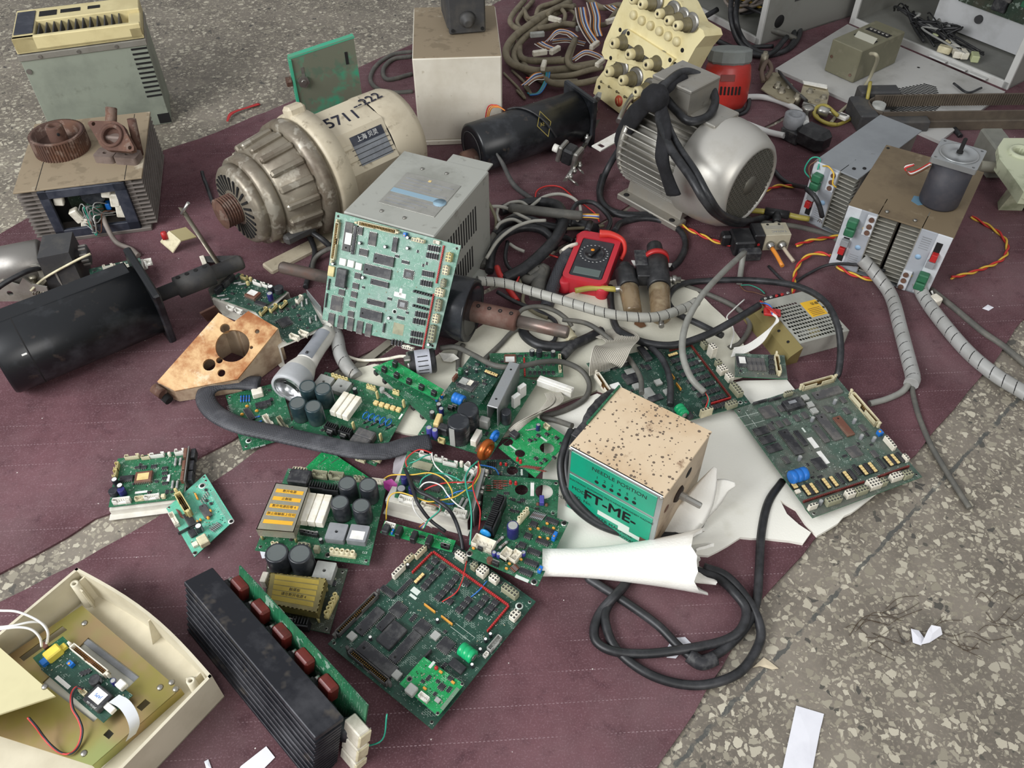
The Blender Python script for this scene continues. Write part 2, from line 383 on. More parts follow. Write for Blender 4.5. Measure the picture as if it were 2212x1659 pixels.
# ================================================================ shared materials
K = dict(
chip=mat('chip_black', '26262a', .55, dirt='6a6a68', amt=.45, scale=60), chipg=mat('chip_dusty', '4b4a4b', .7, dirt='77736d', amt=.6, scale=60),
pin=mat('tinned_pin', 'b9b8b2', .35, .85), dark=mat('dark_hole', '141313', .9), white=mat('label_white', 'ecebe6', .7, dirt='b9b4a8', amt=.4, scale=40),
cream=mat('nylon_cream', 'd8cfae', .5, dirt='8c8058', amt=.5, scale=50), ivory=mat('nylon_ivory', 'e6e0d0', .5, dirt='9c9276', amt=.45, scale=50),
dcream=mat('nylon_dusty', '9b9a80', .7, dirt='6c6a55', amt=.5, scale=50), jst=mat('nylon_white', 'eeece4', .45, dirt='b3aa90', amt=.4, scale=40), ycream=mat('nylon_yellowed', 'cbbd84', .5, dirt='857a4c', amt=.5, scale=40),
capg=mat('capacitor_green', '22353a', .35, dirt='56625f', amt=.5, scale=30), capk=mat('capacitor_black', '24272c', .35, dirt='5c5e60', amt=.5, scale=30), capt=mat('capacitor_top', '5a605f', .6, dirt='3a4042', amt=.5, scale=40), capb=mat('capacitor_blue', '2b2b66', .35), alu=mat('capacitor_alu', 'd6d6d4', .35, .6),
capstripe=mat('capacitor_stripe', '85878d', .5),
red=mat('led_red', 'b02a2a', .4), redk=mat('film_capacitor_red', '6e2a24', .35, dirt='3a2220', amt=.5, scale=40), orange=mat('orange_part', 'd99a3c', .45), ltan=mat('tan_network', 'e2c88a', .5, dirt='a38a50', amt=.4, scale=50),
blue=mat('blue_part', '1f6fc4', .4), blued=mat('ceramic_blue', '2a8fd0', .35), grn=mat('battery_green', '16a86a', .3), brown=mat('ceramic_brown', '6b4334', .5, dirt='8f7a68', amt=.4, scale=40),
grey=mat('module_grey', '8d8f92', .5, dirt='66686a', amt=.5, scale=30), lgrey=mat('part_grey', 'a7a8a3', .5, dirt='77776f', amt=.5, scale=40), cem=mat('cement_white', 'f0ece0', .6, dirt='c9bd9a', amt=.5, scale=40), yel=mat('tape_yellow', 'e3cf52', .45), cu=mat('copper_wire', 'b8622c', .35, .6),
black=mat('plastic_black', '1c1c1e', .45, dirt='4a4a4a', amt=.4, scale=40), steel=mat('bare_steel', 'a4a29c', .35, .9, dirt='6e675c', amt=.5, scale=40), silk=mat('silkscreen', 'cfd8cf', .7), solder=mat('solder', 'a9aba4', .4, .7), alup=mat('aluminium_plate', 'b2b5b6', .38, .8, dirt='85827a', amt=.4, scale=20),
gold=mat('pin_gold', 'a8854a', .35, .7), violet=mat('violet_cap', '4a4a9a', .4), dgrn=mat('terminal_green', '2f6a4a', .5, dirt='24483a', amt=.5, scale=40), txt=mat('print_black', '202020', .7), txtw=mat('print_white', 'd8d8d4', .7))
def pcbmat(name, col, trace, dust, damt=.4, silk='b8c8bc', samt=.5):
	m = newmat(name); g = G(m)
	def lines(sx, sy, seed, thr):
		f = g.noise(1.0, 2, g.map(0, (sx, sy, 1), (seed, seed, 0))); d = g.math('ABSOLUTE', g.math('SUBTRACT', f, .5)); return g.math('LESS_THAN', d, thr)
	reg = g.ramp(g.noise(22, 2), .45, .52)
	k = g.math('ADD', g.math('MULTIPLY', lines(40, 420, 3.1, .035), reg), g.math('MULTIPLY', lines(420, 40, 7.7, .035), g.math('SUBTRACT', 1.0, reg)))
	c = g.mix(g.math('MULTIPLY', k, .55, None, True), col, trace)
	v = g.vor(430, 'F1', rnd=.35); s = N(m, 'ShaderNodeSeparateColor'); g.l.new(v.outputs['Color'], s.inputs[0])
	dot = g.math('MULTIPLY', g.math('LESS_THAN', v.outputs['Distance'], .27), g.math('GREATER_THAN', s.outputs[0], .86))
	c = g.mix(g.math('MULTIPLY', dot, samt), c, silk)
	t = N(m, 'ShaderNodeTexBrick'); t.inputs['Scale'].default_value = 260; t.inputs['Mortar Size'].default_value = .1; t.inputs['Row Height'].default_value = .6; t.inputs['Brick Width'].default_value = 1.1
	g.l.new(g.map(0, (1, 1, 1)), t.inputs[0])
	msk = g.math('MULTIPLY', g.ramp(g.noise(60, 2, g.map(0, (1, 1, 1), (5, 5, 5))), .57, .6), g.math('GREATER_THAN', t.outputs['Fac'], .5))
	c = g.mix(g.math('MULTIPLY', msk, samt*.8), c, silk)
	c = g.mix(g.ramp(g.noise(12, 5, rough=.7), .35, .7, 0, damt), c, dust)
	g.l.new(c, g.b.inputs['Base Color']); g.b.inputs['Roughness'].default_value = .42; g.b.inputs['Specular IOR Level'].default_value = .4
	return m
PCB = dict(green=pcbmat('pcb_green', '1c5a3c', '2f7d55', '4f6a58', .35), dark=pcbmat('pcb_dark', '1d4034', '2c5a49', '3f5248', .4), lite=pcbmat('pcb_pale', '55ad92', '77c4ab', '8fc9b4', .3), bright=pcbmat('pcb_bright', '168a4a', '2fae68', '3f9a66', .2),
dusty=pcbmat('pcb_dusty', '40584c', '566b5f', '66655e', .9), tall=pcbmat('pcb_grey_green', '5d8c78', '7aa892', '8f9f98', .6, 'c4d2ca', .6), grime=pcbmat('pcb_grimy', '2f3f34', '3c4a3c', '4a443a', .8))
PCBEDGE = mat('pcb_edge', '2f6f50', .5)
# ================================================================ electronic parts
_pc = {}
def cmesh(key, fn, mats):
	if key not in _pc: _pc[key] = fn().mesh(key[0], [K[x] if isinstance(x, str) else x for x in mats])
	return _pc[key]
def chip_f(l, w, h, legs, inset):
	m = MB(); m.box((0, 0, h/2+.0006), (l, w, h), .0005)
	n = max(2, int(l/.0026))
	for i in range(n):
		x = (i+.5-n/2)*(l*.94/n)
		for s in (-1, 1):
			m.box((x, s*(w/2+.0005), h*.35), (l*.94/n*.45, .0011, h*.7), 0, 1)
	if legs == 4:
		n2 = max(2, int(w/.0026))
		for i in range(n2):
			y = (i+.5-n2/2)*(w*.94/n2)
			for s in (-1, 1): m.box((s*(l/2+.0005), y, h*.35), (.0011, w*.94/n2*.45, h*.7), 0, 1)
	if inset: m.box((-l*.38, 0, h+.0007), (l*.06, w*.2, .0002), 0, 2)
	return m
def cap_f(r, h):
	m = MB(); m.la([(r*.95, 0), (r, r*.12), (r, h*.93), (r*.93, h), (r*.8, h-.0004), (r*.78, h-.0004)], 20, mis=[0, 0, 0, 0, 1, 1]); m.m[-1] = 1
	for i in range(2):
		a = .3+i*.35
		m.add([(r*1.012*cos(a), r*1.012*sin(a), h*.06), (r*1.012*cos(a+.35), r*1.012*sin(a+.35), h*.06), (r*1.012*cos(a+.35), r*1.012*sin(a+.35), h*.92), (r*1.012*cos(a), r*1.012*sin(a), h*.92)], [(0, 1, 2, 3)], 2)
	return m
def res_f(l, r, z):
	m = MB(); m.la([(r*.7, 0), (r, l*.08), (r*.85, l*.25), (r*.85, l*.75), (r, l*.92), (r*.7, l)], 8, (-l/2, 0, z), (1, 0, 0))
	for s in (-1, 1): m.box((s*(l/2+.0012), 0, z), (.0024, .0006, .0006), 0, 1); m.box((s*(l/2+.0022), 0, z/2), (.0006, .0006, z), 0, 1)
	for t in (.3, .45, .6): m.la([(r*.9, 0), (r*.9, l*.06)], 8, (-l/2+l*t, 0, z), (1, 0, 0), 2, cap=False)
	return m
def conn_f(nx, ny, px, py, h):
	m = MB(); W, D = nx*px, ny*py; m.box((0, 0, h/2), (W, D, h), .0007)
	for i in range(nx):
		for j in range(ny):
			x, y = (i+.5-nx/2)*px, (j+.5-ny/2)*py
			m.box((x, y, h+.0001), (px*.52, py*.52, .0004), 0, 1)
			m.box((x, y, h+.0003), (px*.16, py*.16, .0005), 0, 2)
	m.box((0, D/2+.0008, h*.6), (min(W*.3, .006), .0016, h*.5), .0004); return m
def term_f(n, p, h):
	m = MB(); r = p*.46
	for i in range(n):
		x = (i+.5-n/2)*p
		m.la([(r, 0), (r, h), (r*.6, h), (r*.55, h*.55)], 14, (x, 0, 0), mis=[0, 0, 0, 1], cap=False)
		m.la([(r*.6, h*.5), (0, h*.5)], 14, (x, 0, 0), mi=1, cap=False)
		if i < n-1: m.box((x+p/2, 0, h*.45), (p*.5, r*1.2, h*.9), .0003)
	m.box((0, 0, h*.2), (n*p, p*.95, h*.4), .0005); return m
def idc_f(l, w, h, rows):
	m = MB(); t = w*.14
	m.box((0, 0, h*.15), (l, w, h*.3)); m.box((0, w/2-t/2, h/2), (l, t, h), .0003); m.box((-l*.29, -w/2+t/2, h/2), (l*.42, t, h), .0003); m.box((l*.29, -w/2+t/2, h/2), (l*.42, t, h), .0003)
	for s in (-1, 1):
		m.box((s*(l/2-t), 0, h/2), (t*2, w, h), .0003)
		m.box((s*(l/2+l*.015+.0015), 0, h*.62), (.004, w*.5, h*1.1), .0008); m.box((s*(l/2+.003), 0, h*1.2), (.005, w*.42, h*.22), .0006)
	n = max(4, int(l/.0032))
	for i in range(n):
		for j in range(rows):
			m.box(((i+.5-n/2)*l*.88/n, (j-(rows-1)/2)*w*.3, h*.5), (.0009, .0009, h*.5), 0, 1)
	m.box((0, 0, h*.31), (l*.9, w*.68, .0003), 0, 2); return m
def jst_f(n, p, w, h):
	m = MB(); L = n*p+.002; t = .0009
	m.box((0, 0, h*.2), (L, w, h*.4), .0003); m.box((0, w/2-t/2, h/2), (L, t, h), .0002)
	for s in (-1, 1): m.box((s*(L/2-t/2), 0, h/2), (t, w, h), .0002)
	for s in (-1, 1): m.box((s*L*.36, -w/2+t/2, h/2), (L*.24, t, h), .0002)
	for i in range(n): m.box(((i+.5-n/2)*p, 0, h*.55), (.0008, .0008, h*.5), 0, 1)
	return m
def batt_f(r, l, k):
	m = MB(); pr = []
	for i in range(k): a = i*l/k; pr += [(r*.86, a), (r, a+l/k*.15), (r, a+l/k*.85), (r*.86, a+l/k)]
	m.la([(r*.6, 0)]+pr+[(r*.6, l)], 20, (-l/2, 0, r), (1, 0, 0)); m.la([(r*.55, -.0008), (r*.55, 0)], 14, (l/2+.0008, 0, r), (1, 0, 0), 1)
	return m
def hs_f(l, w, h, n):
	m = MB(); m.box((0, 0, h*.12), (l, w, h*.24))
	for i in range(n): m.box(((i+.5-n/2)*l/n, w*.12, h*.55), (l/n*.35, w*.76, h*.9), 0)
	m.box((0, -w/2+.0012, h*.45), (l, .0024, h*.9)); return m
def coil_f(r, tr, n=14, seg=8):
	m = MB(); vs = []; fs = []
	for i in range(n*2):
		a = pi*i/n; k = 1 if i % 2 else .9
		for j in range(seg): b = 2*pi*j/seg; vs.append(((r+tr*k*cos(b))*cos(a), tr*1.2*k*sin(b), r+tr+(r+tr*k*cos(b))*sin(a)))
	M_ = n*2
	for i in range(M_):
		for j in range(seg): fs.append((i*seg+j, ((i+1) % M_)*seg+j, ((i+1) % M_)*seg+(j+1) % seg, i*seg+(j+1) % seg))
	return m.add(vs, fs, 0, True)
def q4(x): return round(x*5000)/5000
def comp(kind, a):
	'returns (part name, mesh, height) for a kind and its sizes in millimetres'
	a = tuple(a); nm = [x/1000 for x in a if not isinstance(x, str)]; st = [x for x in a if isinstance(x, str)]
	key = lambda n: (n, kind)+a
	if kind in ('chip', 'qfp', 'soic'):
		l, w = nm[0], nm[1]; h = nm[2] if len(nm) > 2 else {'chip': .0032, 'qfp': .002, 'soic': .0014}[kind]; c = st[0] if st else 'chip'
		return 'integrated_circuit', cmesh(key('integrated_circuit'), lambda: chip_f(l, w, h, 4 if kind == 'qfp' else 2, kind == 'chip'), [c, 'pin', 'dark']), h+.0006
	if kind == 'cap':
		r, h = nm[0]/2, nm[1]; c = st[0] if st else 'capk'; t = st[1] if len(st) > 1 else 'capt'
		return 'capacitor', cmesh(key('capacitor'), lambda: cap_f(r, h), [c, t, 'capstripe']), h
	if kind == 'res':
		l, r = nm[0], nm[1]/2; z = nm[2] if len(nm) > 2 else r*1.1
		return 'resistor', cmesh(key('resistor'), lambda: res_f(l, r, z), [st[0] if st else 'blued', 'pin', st[1] if len(st) > 1 else 'brown']), z+r
	if kind == 'conn':
		nx, ny = int(a[0]), int(a[1]); px, py, h = a[2]/1000, a[3]/1000, a[4]/1000
		return 'connector', cmesh(key('connector'), lambda: conn_f(nx, ny, px, py, h), [st[0] if st else 'ivory', 'dark', 'pin']), h
	if kind == 'term': return 'terminal_socket', cmesh(key('terminal_socket'), lambda: term_f(int(a[0]), a[1]/1000, a[2]/1000), [st[0] if st else 'cream', 'dark']), a[2]/1000
	if kind == 'idc': return 'ribbon_header', cmesh(key('ribbon_header'), lambda: idc_f(nm[0], nm[1], nm[2], 2), [st[0] if st else 'lgrey', 'gold', st[1] if len(st) > 1 else 'dark']), nm[2]
	if kind == 'jst': return 'wafer_connector', cmesh(key('wafer_connector'), lambda: jst_f(int(a[0]), a[1]/1000, a[2]/1000, a[3]/1000), [st[0] if st else 'jst', 'pin']), a[3]/1000
	if kind == 'batt': return 'backup_battery', cmesh(key('backup_battery'), lambda: batt_f(nm[0]/2, nm[1], 3), [st[0] if st else 'blue', 'pin']), nm[0]
	if kind == 'hs': return 'heatsink', cmesh(key('heatsink'), lambda: hs_f(nm[0], nm[1], nm[2], max(3, int(nm[0]/.0035))), ['black']), nm[2]
	if kind == 'coil': return 'coil', cmesh(key('coil'), lambda: coil_f(nm[0]/2, nm[1]/2), [st[0]]), nm[0]+2*nm[1]
	if kind == 'led': return 'led', cmesh(key('led'), lambda: MB().la([(nm[0]/2*1.1, 0), (nm[0]/2*1.1, .0008), (nm[0]/2, .001), (nm[0]/2, nm[1]*.7), (nm[0]/2*.7, nm[1]*.93), (0, nm[1])], 12), [st[0] if st else 'red']), nm[1]
	if kind == 'disc': return 'disc_capacitor', cmesh(key('disc_capacitor'), lambda: MB().la([(nm[0]*.3, -nm[1]/2), (nm[0]/2, -nm[1]*.2), (nm[0]/2, nm[1]*.2), (nm[0]*.3, nm[1]/2)], 14, (0, 0, nm[0]/2+.001), (0, 1, 0)), [st[0] if st else 'orange']), nm[0]+.001
	if kind == 'bridge':
		def f():
			m = MB(); l, h = nm[0], nm[1]; m.prism([rrect(-l/2, -l/2, l/2, l/2, l*.05, 2), circ(0, 0, l*.09, 14)], 0, h); m.la([(l*.09, h*.4), (0, h*.4)], 14, mi=1, cap=False); return m
		return 'bridge_rectifier', cmesh(key('bridge_rectifier'), f, [st[0] if st else 'grey', 'dark']), nm[1]
	if kind == 'silk': return 'printed_mark', cmesh(key('printed_mark'), lambda: MB().box((0, 0, .0001), (nm[0], nm[1], .0002)), [st[0] if st else 'silk']), .0002
	if kind == 'ring': return 'mounting_hole', cmesh(key('mounting_hole'), lambda: MB().la([(nm[0]/2, 0), (nm[0]/2, .0002), (nm[0]/3.2, .0002), (nm[0]/3.2, .00021), (0, .00021)], 18, mis=[0, 0, 1, 1], cap=False), [st[0] if st else 'solder', 'dark']), .0002
	if kind == 'cement': return 'cement_resistor', cmesh(key('cement_resistor'), lambda: MB().box((0, 0, nm[2]/2), (nm[0], nm[1], nm[2]), .0006), ['cem']), nm[2]
	if kind == 'blk': return st[1] if len(st) > 1 else 'module', cmesh(key('block'), lambda: MB().box((0, 0, nm[2]/2), (nm[0], nm[1], nm[2]), min(nm[:3])*.12), [st[0]]), nm[2]
	if kind == 'trim': return 'trimmer', cmesh(key('trimmer'), lambda: MB().box((0, 0, nm[2]/2), (nm[0], nm[1], nm[2]), .0004).cyl((0, -nm[1]*.2, nm[2]), (0, -nm[1]*.2, nm[2]+.0008), min(nm[0], nm[1])*.25, n=10, mi=1), ['blue', 'orange']), nm[2]
	if kind == 'net': return 'resistor_network', cmesh(key('resistor_network'), lambda: net_f(int(a[0]), a[1]/1000, a[2]/1000, a[3]/1000), ['ltan', 'dark']), a[3]/1000
	if kind == 'tran': return 'transistor', cmesh(key('transistor'), lambda: tran_f(nm[0]), ['black', 'pin']), nm[0]*1.5
	raise ValueError(kind)
def net_f(n, p, w, h):
	m = MB(); m.box((0, 0, h*.25), (n*p, w*1.6, h*.5), 0, 1)
	for i in range(n): m.box(((i+.5-n/2)*p, 0, h*.6), (p*.9, w, h*.8), .0004)
	return m
def tran_f(s):
	m = MB(); m.box((0, 0, s*.9), (s, s*.45, s*.9), s*.06); m.box((0, s*.2, s*1.2), (s, s*.1, s*.6), 0, 1)
	for i in (-1, 0, 1): m.box((i*s*.3, 0, s*.25), (s*.1, s*.08, s*.5), 0, 1)
	return m
class Board:
	def __init__(s, label, c, m='green', th=1.6, group=None, name='circuit_board', cat='circuit board', holes=True, outline=None, cuts=(), thing=None):
		'c: four corners (u,v,z); edge 0-1 gives x, edge 0-3 gives y'
		p = [P(*q) for q in c]; e1 = ((p[1]-p[0])+(p[2]-p[3])); e2 = ((p[3]-p[0])+(p[2]-p[1])); n = e1.cross(e2)
		assert n.dot(EYE-p[0]) > 0, label
		o = (p[0]+p[1]+p[2]+p[3])/4; s.F = frame(o, e1, n); s.n = n.normalized(); s.o = o; s.inv = s.F.inverted(); s.px = S(c[0][0], c[0][1], c[0][2])*1000
		s.q = [s.inv @ x for x in p]; s.cr = (0, 0, 1); s.occ = []; s.lx = e1.length/2; s.ly = e2.length/2
		s.par = None
		if thing is None: s.T = Thing(name, label, cat, s.F, group); s.rel = Matrix.Identity(4)
		else: s.T = thing; s.rel = thing.F.inverted() @ s.F
		out = [(x.x, x.y) for x in s.q] if outline is None else [tuple(s.loc(u, v))[:2] for u, v in outline]
		mb = MB().prism([out]+[circ(*tuple(s.loc(u, v))[:2], r, 22) for u, v, r in cuts], -th/1000, 0)
		for k, f in enumerate(mb.f):
			if k % 2 == 1 or abs((mb.v[f[1]]-mb.v[f[0]]).cross(mb.v[f[2]]-mb.v[f[1]]).normalized().z) < .5: mb.m[k] = 1 if abs((mb.v[f[1]]-mb.v[f[0]]).cross(mb.v[f[2]]-mb.v[f[1]]).normalized().z) < .5 else 0
		s.pcb = s.T.p('substrate' if thing is None else 'circuit_board', mb, [PCB[m] if isinstance(m, str) else m, PCBEDGE], M=s.rel)
		if thing is not None: s.par = s.pcb
		if holes:
			for i in range(4):
				a = s.q[i]; d = (V((0, 0, 0))-a); a = a+V((math.copysign(.006, d.x), math.copysign(.006, d.y), 0)); s.put('ring', a.x, a.y, (5,))
	def loc(s, x, y, h=0.0):
		u, v = s.cr[0]+x/s.cr[2], s.cr[1]+y/s.cr[2]
		return s.inv @ PP(u, v, s.o+s.n*h, s.n)
	def put(s, kind, x, y, a, rot=0, z=0.0, par=None, tilt=0):
		nm, me, h = comp(kind, a)
		M = MT((x, y, z)) @ MR(radians(rot), 4, 'Z')
		if tilt: M = M @ MR(radians(tilt), 4, 'X')
		return s.T.p(nm, me, None, parent=par or s.par, M=M if s.par is not None or par is None and s.rel == Matrix.Identity(4) else s.rel @ M)
	def add(s, kind, x, y, *a, rot=0, top=True, z=0.0, par=None):
		'component whose top centre is seen at crop pixel (x, y); sizes in mm'
		h = comp(kind, a)[2] if top else 0
		p = s.loc(x, y, h+z); nm = [q for q in a if not isinstance(q, str)]
		r = max(nm[0]*(nm[2] if kind in ('conn', 'jst', 'term', 'net') and len(nm) > 2 and kind == 'conn' else 1), nm[1] if len(nm) > 1 else nm[0])/2000 if kind not in ('term', 'jst', 'net') else nm[0]*nm[1]/2000
		s.occ.append((p.x, p.y, r)); return s.put(kind, p.x, p.y, a, rot, z, par)
	def many(s, kind, pts, *a, **kw):
		for x, y in pts: s.add(kind, x, y, *a, **kw)
	def row(s, kind, x0, y0, x1, y1, n, *a, **kw):
		for i in range(n): t = i/max(1, n-1); s.add(kind, x0+(x1-x0)*t, y0+(y1-y0)*t, *a, **kw)
	def fill(s, seed, n, kinds, region=None, gap=.0025, marg=.005):
		'small parts scattered on the free area in neat rows and columns'
		rnd = random.Random(seed); k = 0
		x0, x1 = min(q.x for q in s.q), max(q.x for q in s.q); y0, y1 = min(q.y for q in s.q), max(q.y for q in s.q)
		if region: ps = [s.loc(x, y) for x, y in region]; x0, x1 = min(q.x for q in ps), max(q.x for q in ps); y0, y1 = min(q.y for q in ps), max(q.y for q in ps)
		for _ in range(n*14):
			if k >= n: break
			x, y = rnd.uniform(x0, x1), rnd.uniform(y0, y1); kind, a = rnd.choice(kinds); run = rnd.choice((1, 1, 2, 3, 4)) if kind in ('blk', 'res', 'silk') else 1
			st = max(q for q in a if not isinstance(q, str))/1000; rot = rnd.choice((0, 90)); step = (a[1] if kind in ('blk', 'res', 'silk') else a[0])/1000*1.5
			dx, dy = (0, step) if rot == 0 else (step, 0)
			for j in range(run):
				xx, yy = x+dx*j, y+dy*j
				ok = all(s.side(i, xx, yy) > marg+st/2 for i in range(4)) and all(abs(xx-ox)+abs(yy-oy)*.6 > r+st/2+gap*.2 or (xx-ox)**2+(yy-oy)**2 > (r+st*.7)**2*1.4 for ox, oy, r in s.occ)
				if not ok: break
				s.put(kind, xx, yy, a, rot); k += 1; s.occ.append((xx, yy, st/2*.8))
	def side(s, i, x, y):
		a, b = s.q[i], s.q[(i+1) % 4]; d = (b-a).normalized(); return d.x*(y-a.y)-d.y*(x-a.x)
	def text(s, body, x, y, size, m='silk', rot=0, name='printed_text'):
		p = s.loc(x, y); return text(s.T, name, body, s.rel @ MT((p.x, p.y, .0001)) @ MR(radians(rot), 4, 'Z'), size/1000, K[m], ext=.0001)
SMALL = [('blk', (1.6, .9, .8, 'lgrey', 'chip_resistor')), ('blk', (1.6, .9, .8, 'chip', 'chip_resistor')), ('blk', (2.2, 1.3, 1.0, 'dcream', 'chip_capacitor')), ('soic', (5, 3.6)), ('soic', (8, 4)), ('silk', (3, .5)), ('silk', (.8, .8)), ('silk', (1.6, 1.0))]
# ================================================================ circuit boards
def cp(cr, pts, zs):
	zs = zs if isinstance(zs, (list, tuple)) else [zs]*len(pts)
	return [(cr[0]+x/cr[2], cr[1]+y/cr[2], z) for (x, y), z in zip(pts, zs)]
def brd(label, cr, pts, zs, m='green', **kw):
	b = Board(label, cp(cr, pts, zs), m, **kw); b.cr = cr; return b
def wire(T, pts, r, m, name='wire', inv=None, sub=5, n=6):
	'wire as a part: world points given as pixels with heights'
	mb = MB().tube([T.I @ P(*q) for q in pts], r, n, sub=sub); return T.p(name, mb, m)
WM = {c: mat('wire_'+c, h, .45) for c, h in dict(red='c0302c', blue='3070c0', yellow='d8b040', white='e4e2dc', green='2e9a80', black='26262a', brown='6a4634', orange='d08030', grey='8c8c88', purple='6a4a86').items()}
C_AG = (660, 420, 4.367); C_BN = (1560, 780, 4.608); C_DK = (1200, 680, 4.254); C_TR = (460, 700, 4.809); C_PS = (800, 740, 4.809); C_MID = (800, 940, 4.809)
C_BB = (520, 960, 3.77); C_BE = (700, 1160, 3.771); C_BH = (200, 920, 5.53); C_LF = (320, 480, 3.95); C_C5 = (1420, 420, 3.77); C_HS = (380, 1180, 3.463); C_CASE = (0, 1200, 3.615)
LED = (2.5, 2.6, 5, 'red', 'led');
b = brd('large green board with a red L-shaped LED row and bright green battery, bottom centre', C_BE, [(30, 870), (880, 1565), (1725, 525), (935, -45)], MZ+.014, 'dark')
b.row('blk', 722, 278, 875, 125, 13, *LED); b.row('blk', 895, 118, 1495, 545, 46, *LED); b.row('blk', 1500, 560, 1335, 755, 15, *LED)
b.add('conn', 605, 262, 5, 1, 4.6, 6, 12, rot=90); b.add('conn', 1115, 140, 4, 2, 4.4, 4.4, 13); b.add('conn', 1222, 222, 2, 2, 4.4, 4.4, 12, 'dcream'); b.add('conn', 1290, 262, 3, 3, 4.6, 4.6, 13); b.add('conn', 1385, 325, 3, 2, 4.6, 4.6, 12)
b.add('conn', 1515, 428, 5, 2, 5, 5, 12, 'dcream'); b.add('conn', 1555, 625, 3, 2, 5, 5, 10, rot=90); b.add('jst', 1388, 855, 5, 4.4, 7, 10, 'lgrey', rot=90); b.add('jst', 1318, 950, 2, 3, 5, 6, rot=90)
b.add('conn', 688, 165, 4, 1, 4.4, 5, 11, 'cream', rot=90); b.add('conn', 785, 108, 5, 1, 4.4, 5, 11, 'cream', rot=90)
for x, y in ((905, 192), (860, 242), (965, 240), (925, 285), (885, 325), (850, 362), (818, 400), (1075, 328), (1040, 370), (1005, 412), (965, 455), (930, 492), (1160, 372), (1060, 440), (1022, 520), (1175, 508), (1140, 548), (1100, 590), (1315, 495), (1280, 540), (1240, 580), (1210, 615), (1180, 652), (1395, 530), (1360, 570), (1330, 602)): b.add('soic', x, y, 9.5, 7.5, 3)
b.add('net', 775, 330, 4, 4.6, 4.4, 4, rot=90); b.add('blk', 860, 573, 20, 1.8, 5, 'orange', 'resistor_network'); b.add('blk', 1000, 672, 20, 1.8, 5, 'orange', 'resistor_network')
b.add('qfp', 605, 588, 19, 19, 2.4); b.add('qfp', 800, 733, 19, 19, 2.4); b.add('qfp', 992, 880, 19, 19, 2.4)
for x, y in ((908, 798), (225, 803), (593, 1118)): b.add('blk', x, y, 11, 11, 5, 'lgrey', 'crystal_oscillator')
b.add('chip', 370, 680, 44, 15, 4, rot=90); b.add('blk', 550, 790, 36, 24, 8, 'chip', 'clock_module', rot=90); b.add('chip', 430, 990, 62, 17, 4); b.add('chip', 660, 890, 50, 14, 4, rot=90); b.add('chip', 500, 690, 26, 12, 3.4, rot=90); b.add('chip', 520, 440, 24, 8); b.add('chip', 655, 400, 30, 5, 3, rot=90); b.add('soic', 725, 655, 12, 5, 2, rot=90)
b.add('idc', 265, 615, 76, 8, 10, 'chipg', rot=90); b.add('idc', 360, 1045, 70, 9, 11, 'chipg'); b.add('blk', 775, 1020, 46, 2.5, 8, 'chip', 'pin_header', rot=90)
b.add('batt', 1165, 915, 19, 22, 'grn'); b.add('blk', 1085, 1045, 22, 12, 5, 'chip', 'module')
for x, y in ((375, 812), (922, 670), (1315, 828), (1272, 910), (1205, 1035), (1355, 785), (680, 222)): b.add('cap', x, y, 5, 9, 'capk', 'white')
b.add('silk', 1150, 760, 34, .4); b.add('silk', 1110, 790, 34, .4); b.add('ring', 1590, 562, 11, 'silk'); b.add('silk', 745, 440, 13, 8); b.add('silk', 725, 485, 12, 4)
b.text('D', 1137, 395, 7); b.text('c', 1015, 530, 8); b.text('ID', 1275, 660, 6, rot=20)
b.fill(11, 110, SMALL)
s = Board('', cp(C_BE, [(615, 1195), (930, 1460), (1142, 1200), (812, 975)], MZ+.027), 'bright', thing=b.T, holes=False); s.cr = C_BE
s.add('ring', 695, 1157, 8); s.add('ring', 925, 1437, 5); s.add('ring', 1125, 1197, 5); s.add('led', 913, 1058, 5, 4); s.add('blk', 710, 1235, 13, 13, 9, 'lgrey', 'socket'); s.add('jst', 812, 1295, 4, 3, 7, 8, rot=0); s.add('blk', 925, 1325, 7, 6, 3, 'lgrey', 'crystal_oscillator'); s.add('qfp', 958, 1218, 8, 8, 1.6)
s.add('soic', 1030, 1150, 8, 5); s.row('blk', 950, 1095, 1050, 1180, 2, 5, 3, 3, 'orange', 'chip_capacitor'); s.add('blk', 820, 1230, 5, 3, 3, 'orange', 'chip_capacitor'); s.add('silk', 878, 1040, 4, 10); s.row('silk', 960, 1400, 1090, 1235, 22, 5, .9, 'solder'); s.fill(3, 30, SMALL[:5])
T = b.T
wire(T, [(1008, 1212, .03), (1002, 1240, .035), (998, 1255, .03), (985, 1280, .026), (955, 1300, .02)], .0009, WM['red']); wire(T, [(1052, 1255, .02), (1035, 1275, .022), (1017, 1290, .018)], .0009, WM['blue'])
ZL = [.045, .040, .205, .205]
b = brd('pale dusty green board leaning on the grey metal box', C_AG, [(130, 1225), (1240, 1460), (1450, 485), (305, 165)], ZL, 'tall')
b.add('idc', 272, 440, 66, 7, 9, 'cream', rot=90); b.add('idc', 672, 312, 72, 8, 9, 'cream')
b.row('blk', 1300, 490, 1232, 832, 22, 2.6, 2.6, 4, 'red', 'led'); b.row('blk', 1205, 945, 1100, 1480, 34, 2.6, 2.6, 4, 'red', 'led'); b.row('blk', 1035, 1475, 1085, 1480, 4, 2.6, 2.6, 4, 'red', 'led')
b.add('conn', 1345, 595, 2, 3, 5, 5, 11, 'ycream'); b.add('conn', 1315, 718, 2, 3, 5, 5, 11, 'cream'); b.add('conn', 1290, 840, 2, 3, 4, 4.6, 11, 'dcream'); b.add('conn', 1257, 928, 3, 3, 5, 4.6, 11, 'cream'); b.add('conn', 1245, 1050, 2, 4, 5, 5, 11, 'dcream'); b.add('conn', 1220, 1175, 2, 3, 5, 5, 11, 'cream'); b.add('conn', 1185, 1320, 2, 5, 5.4, 6, 11, 'dcream')
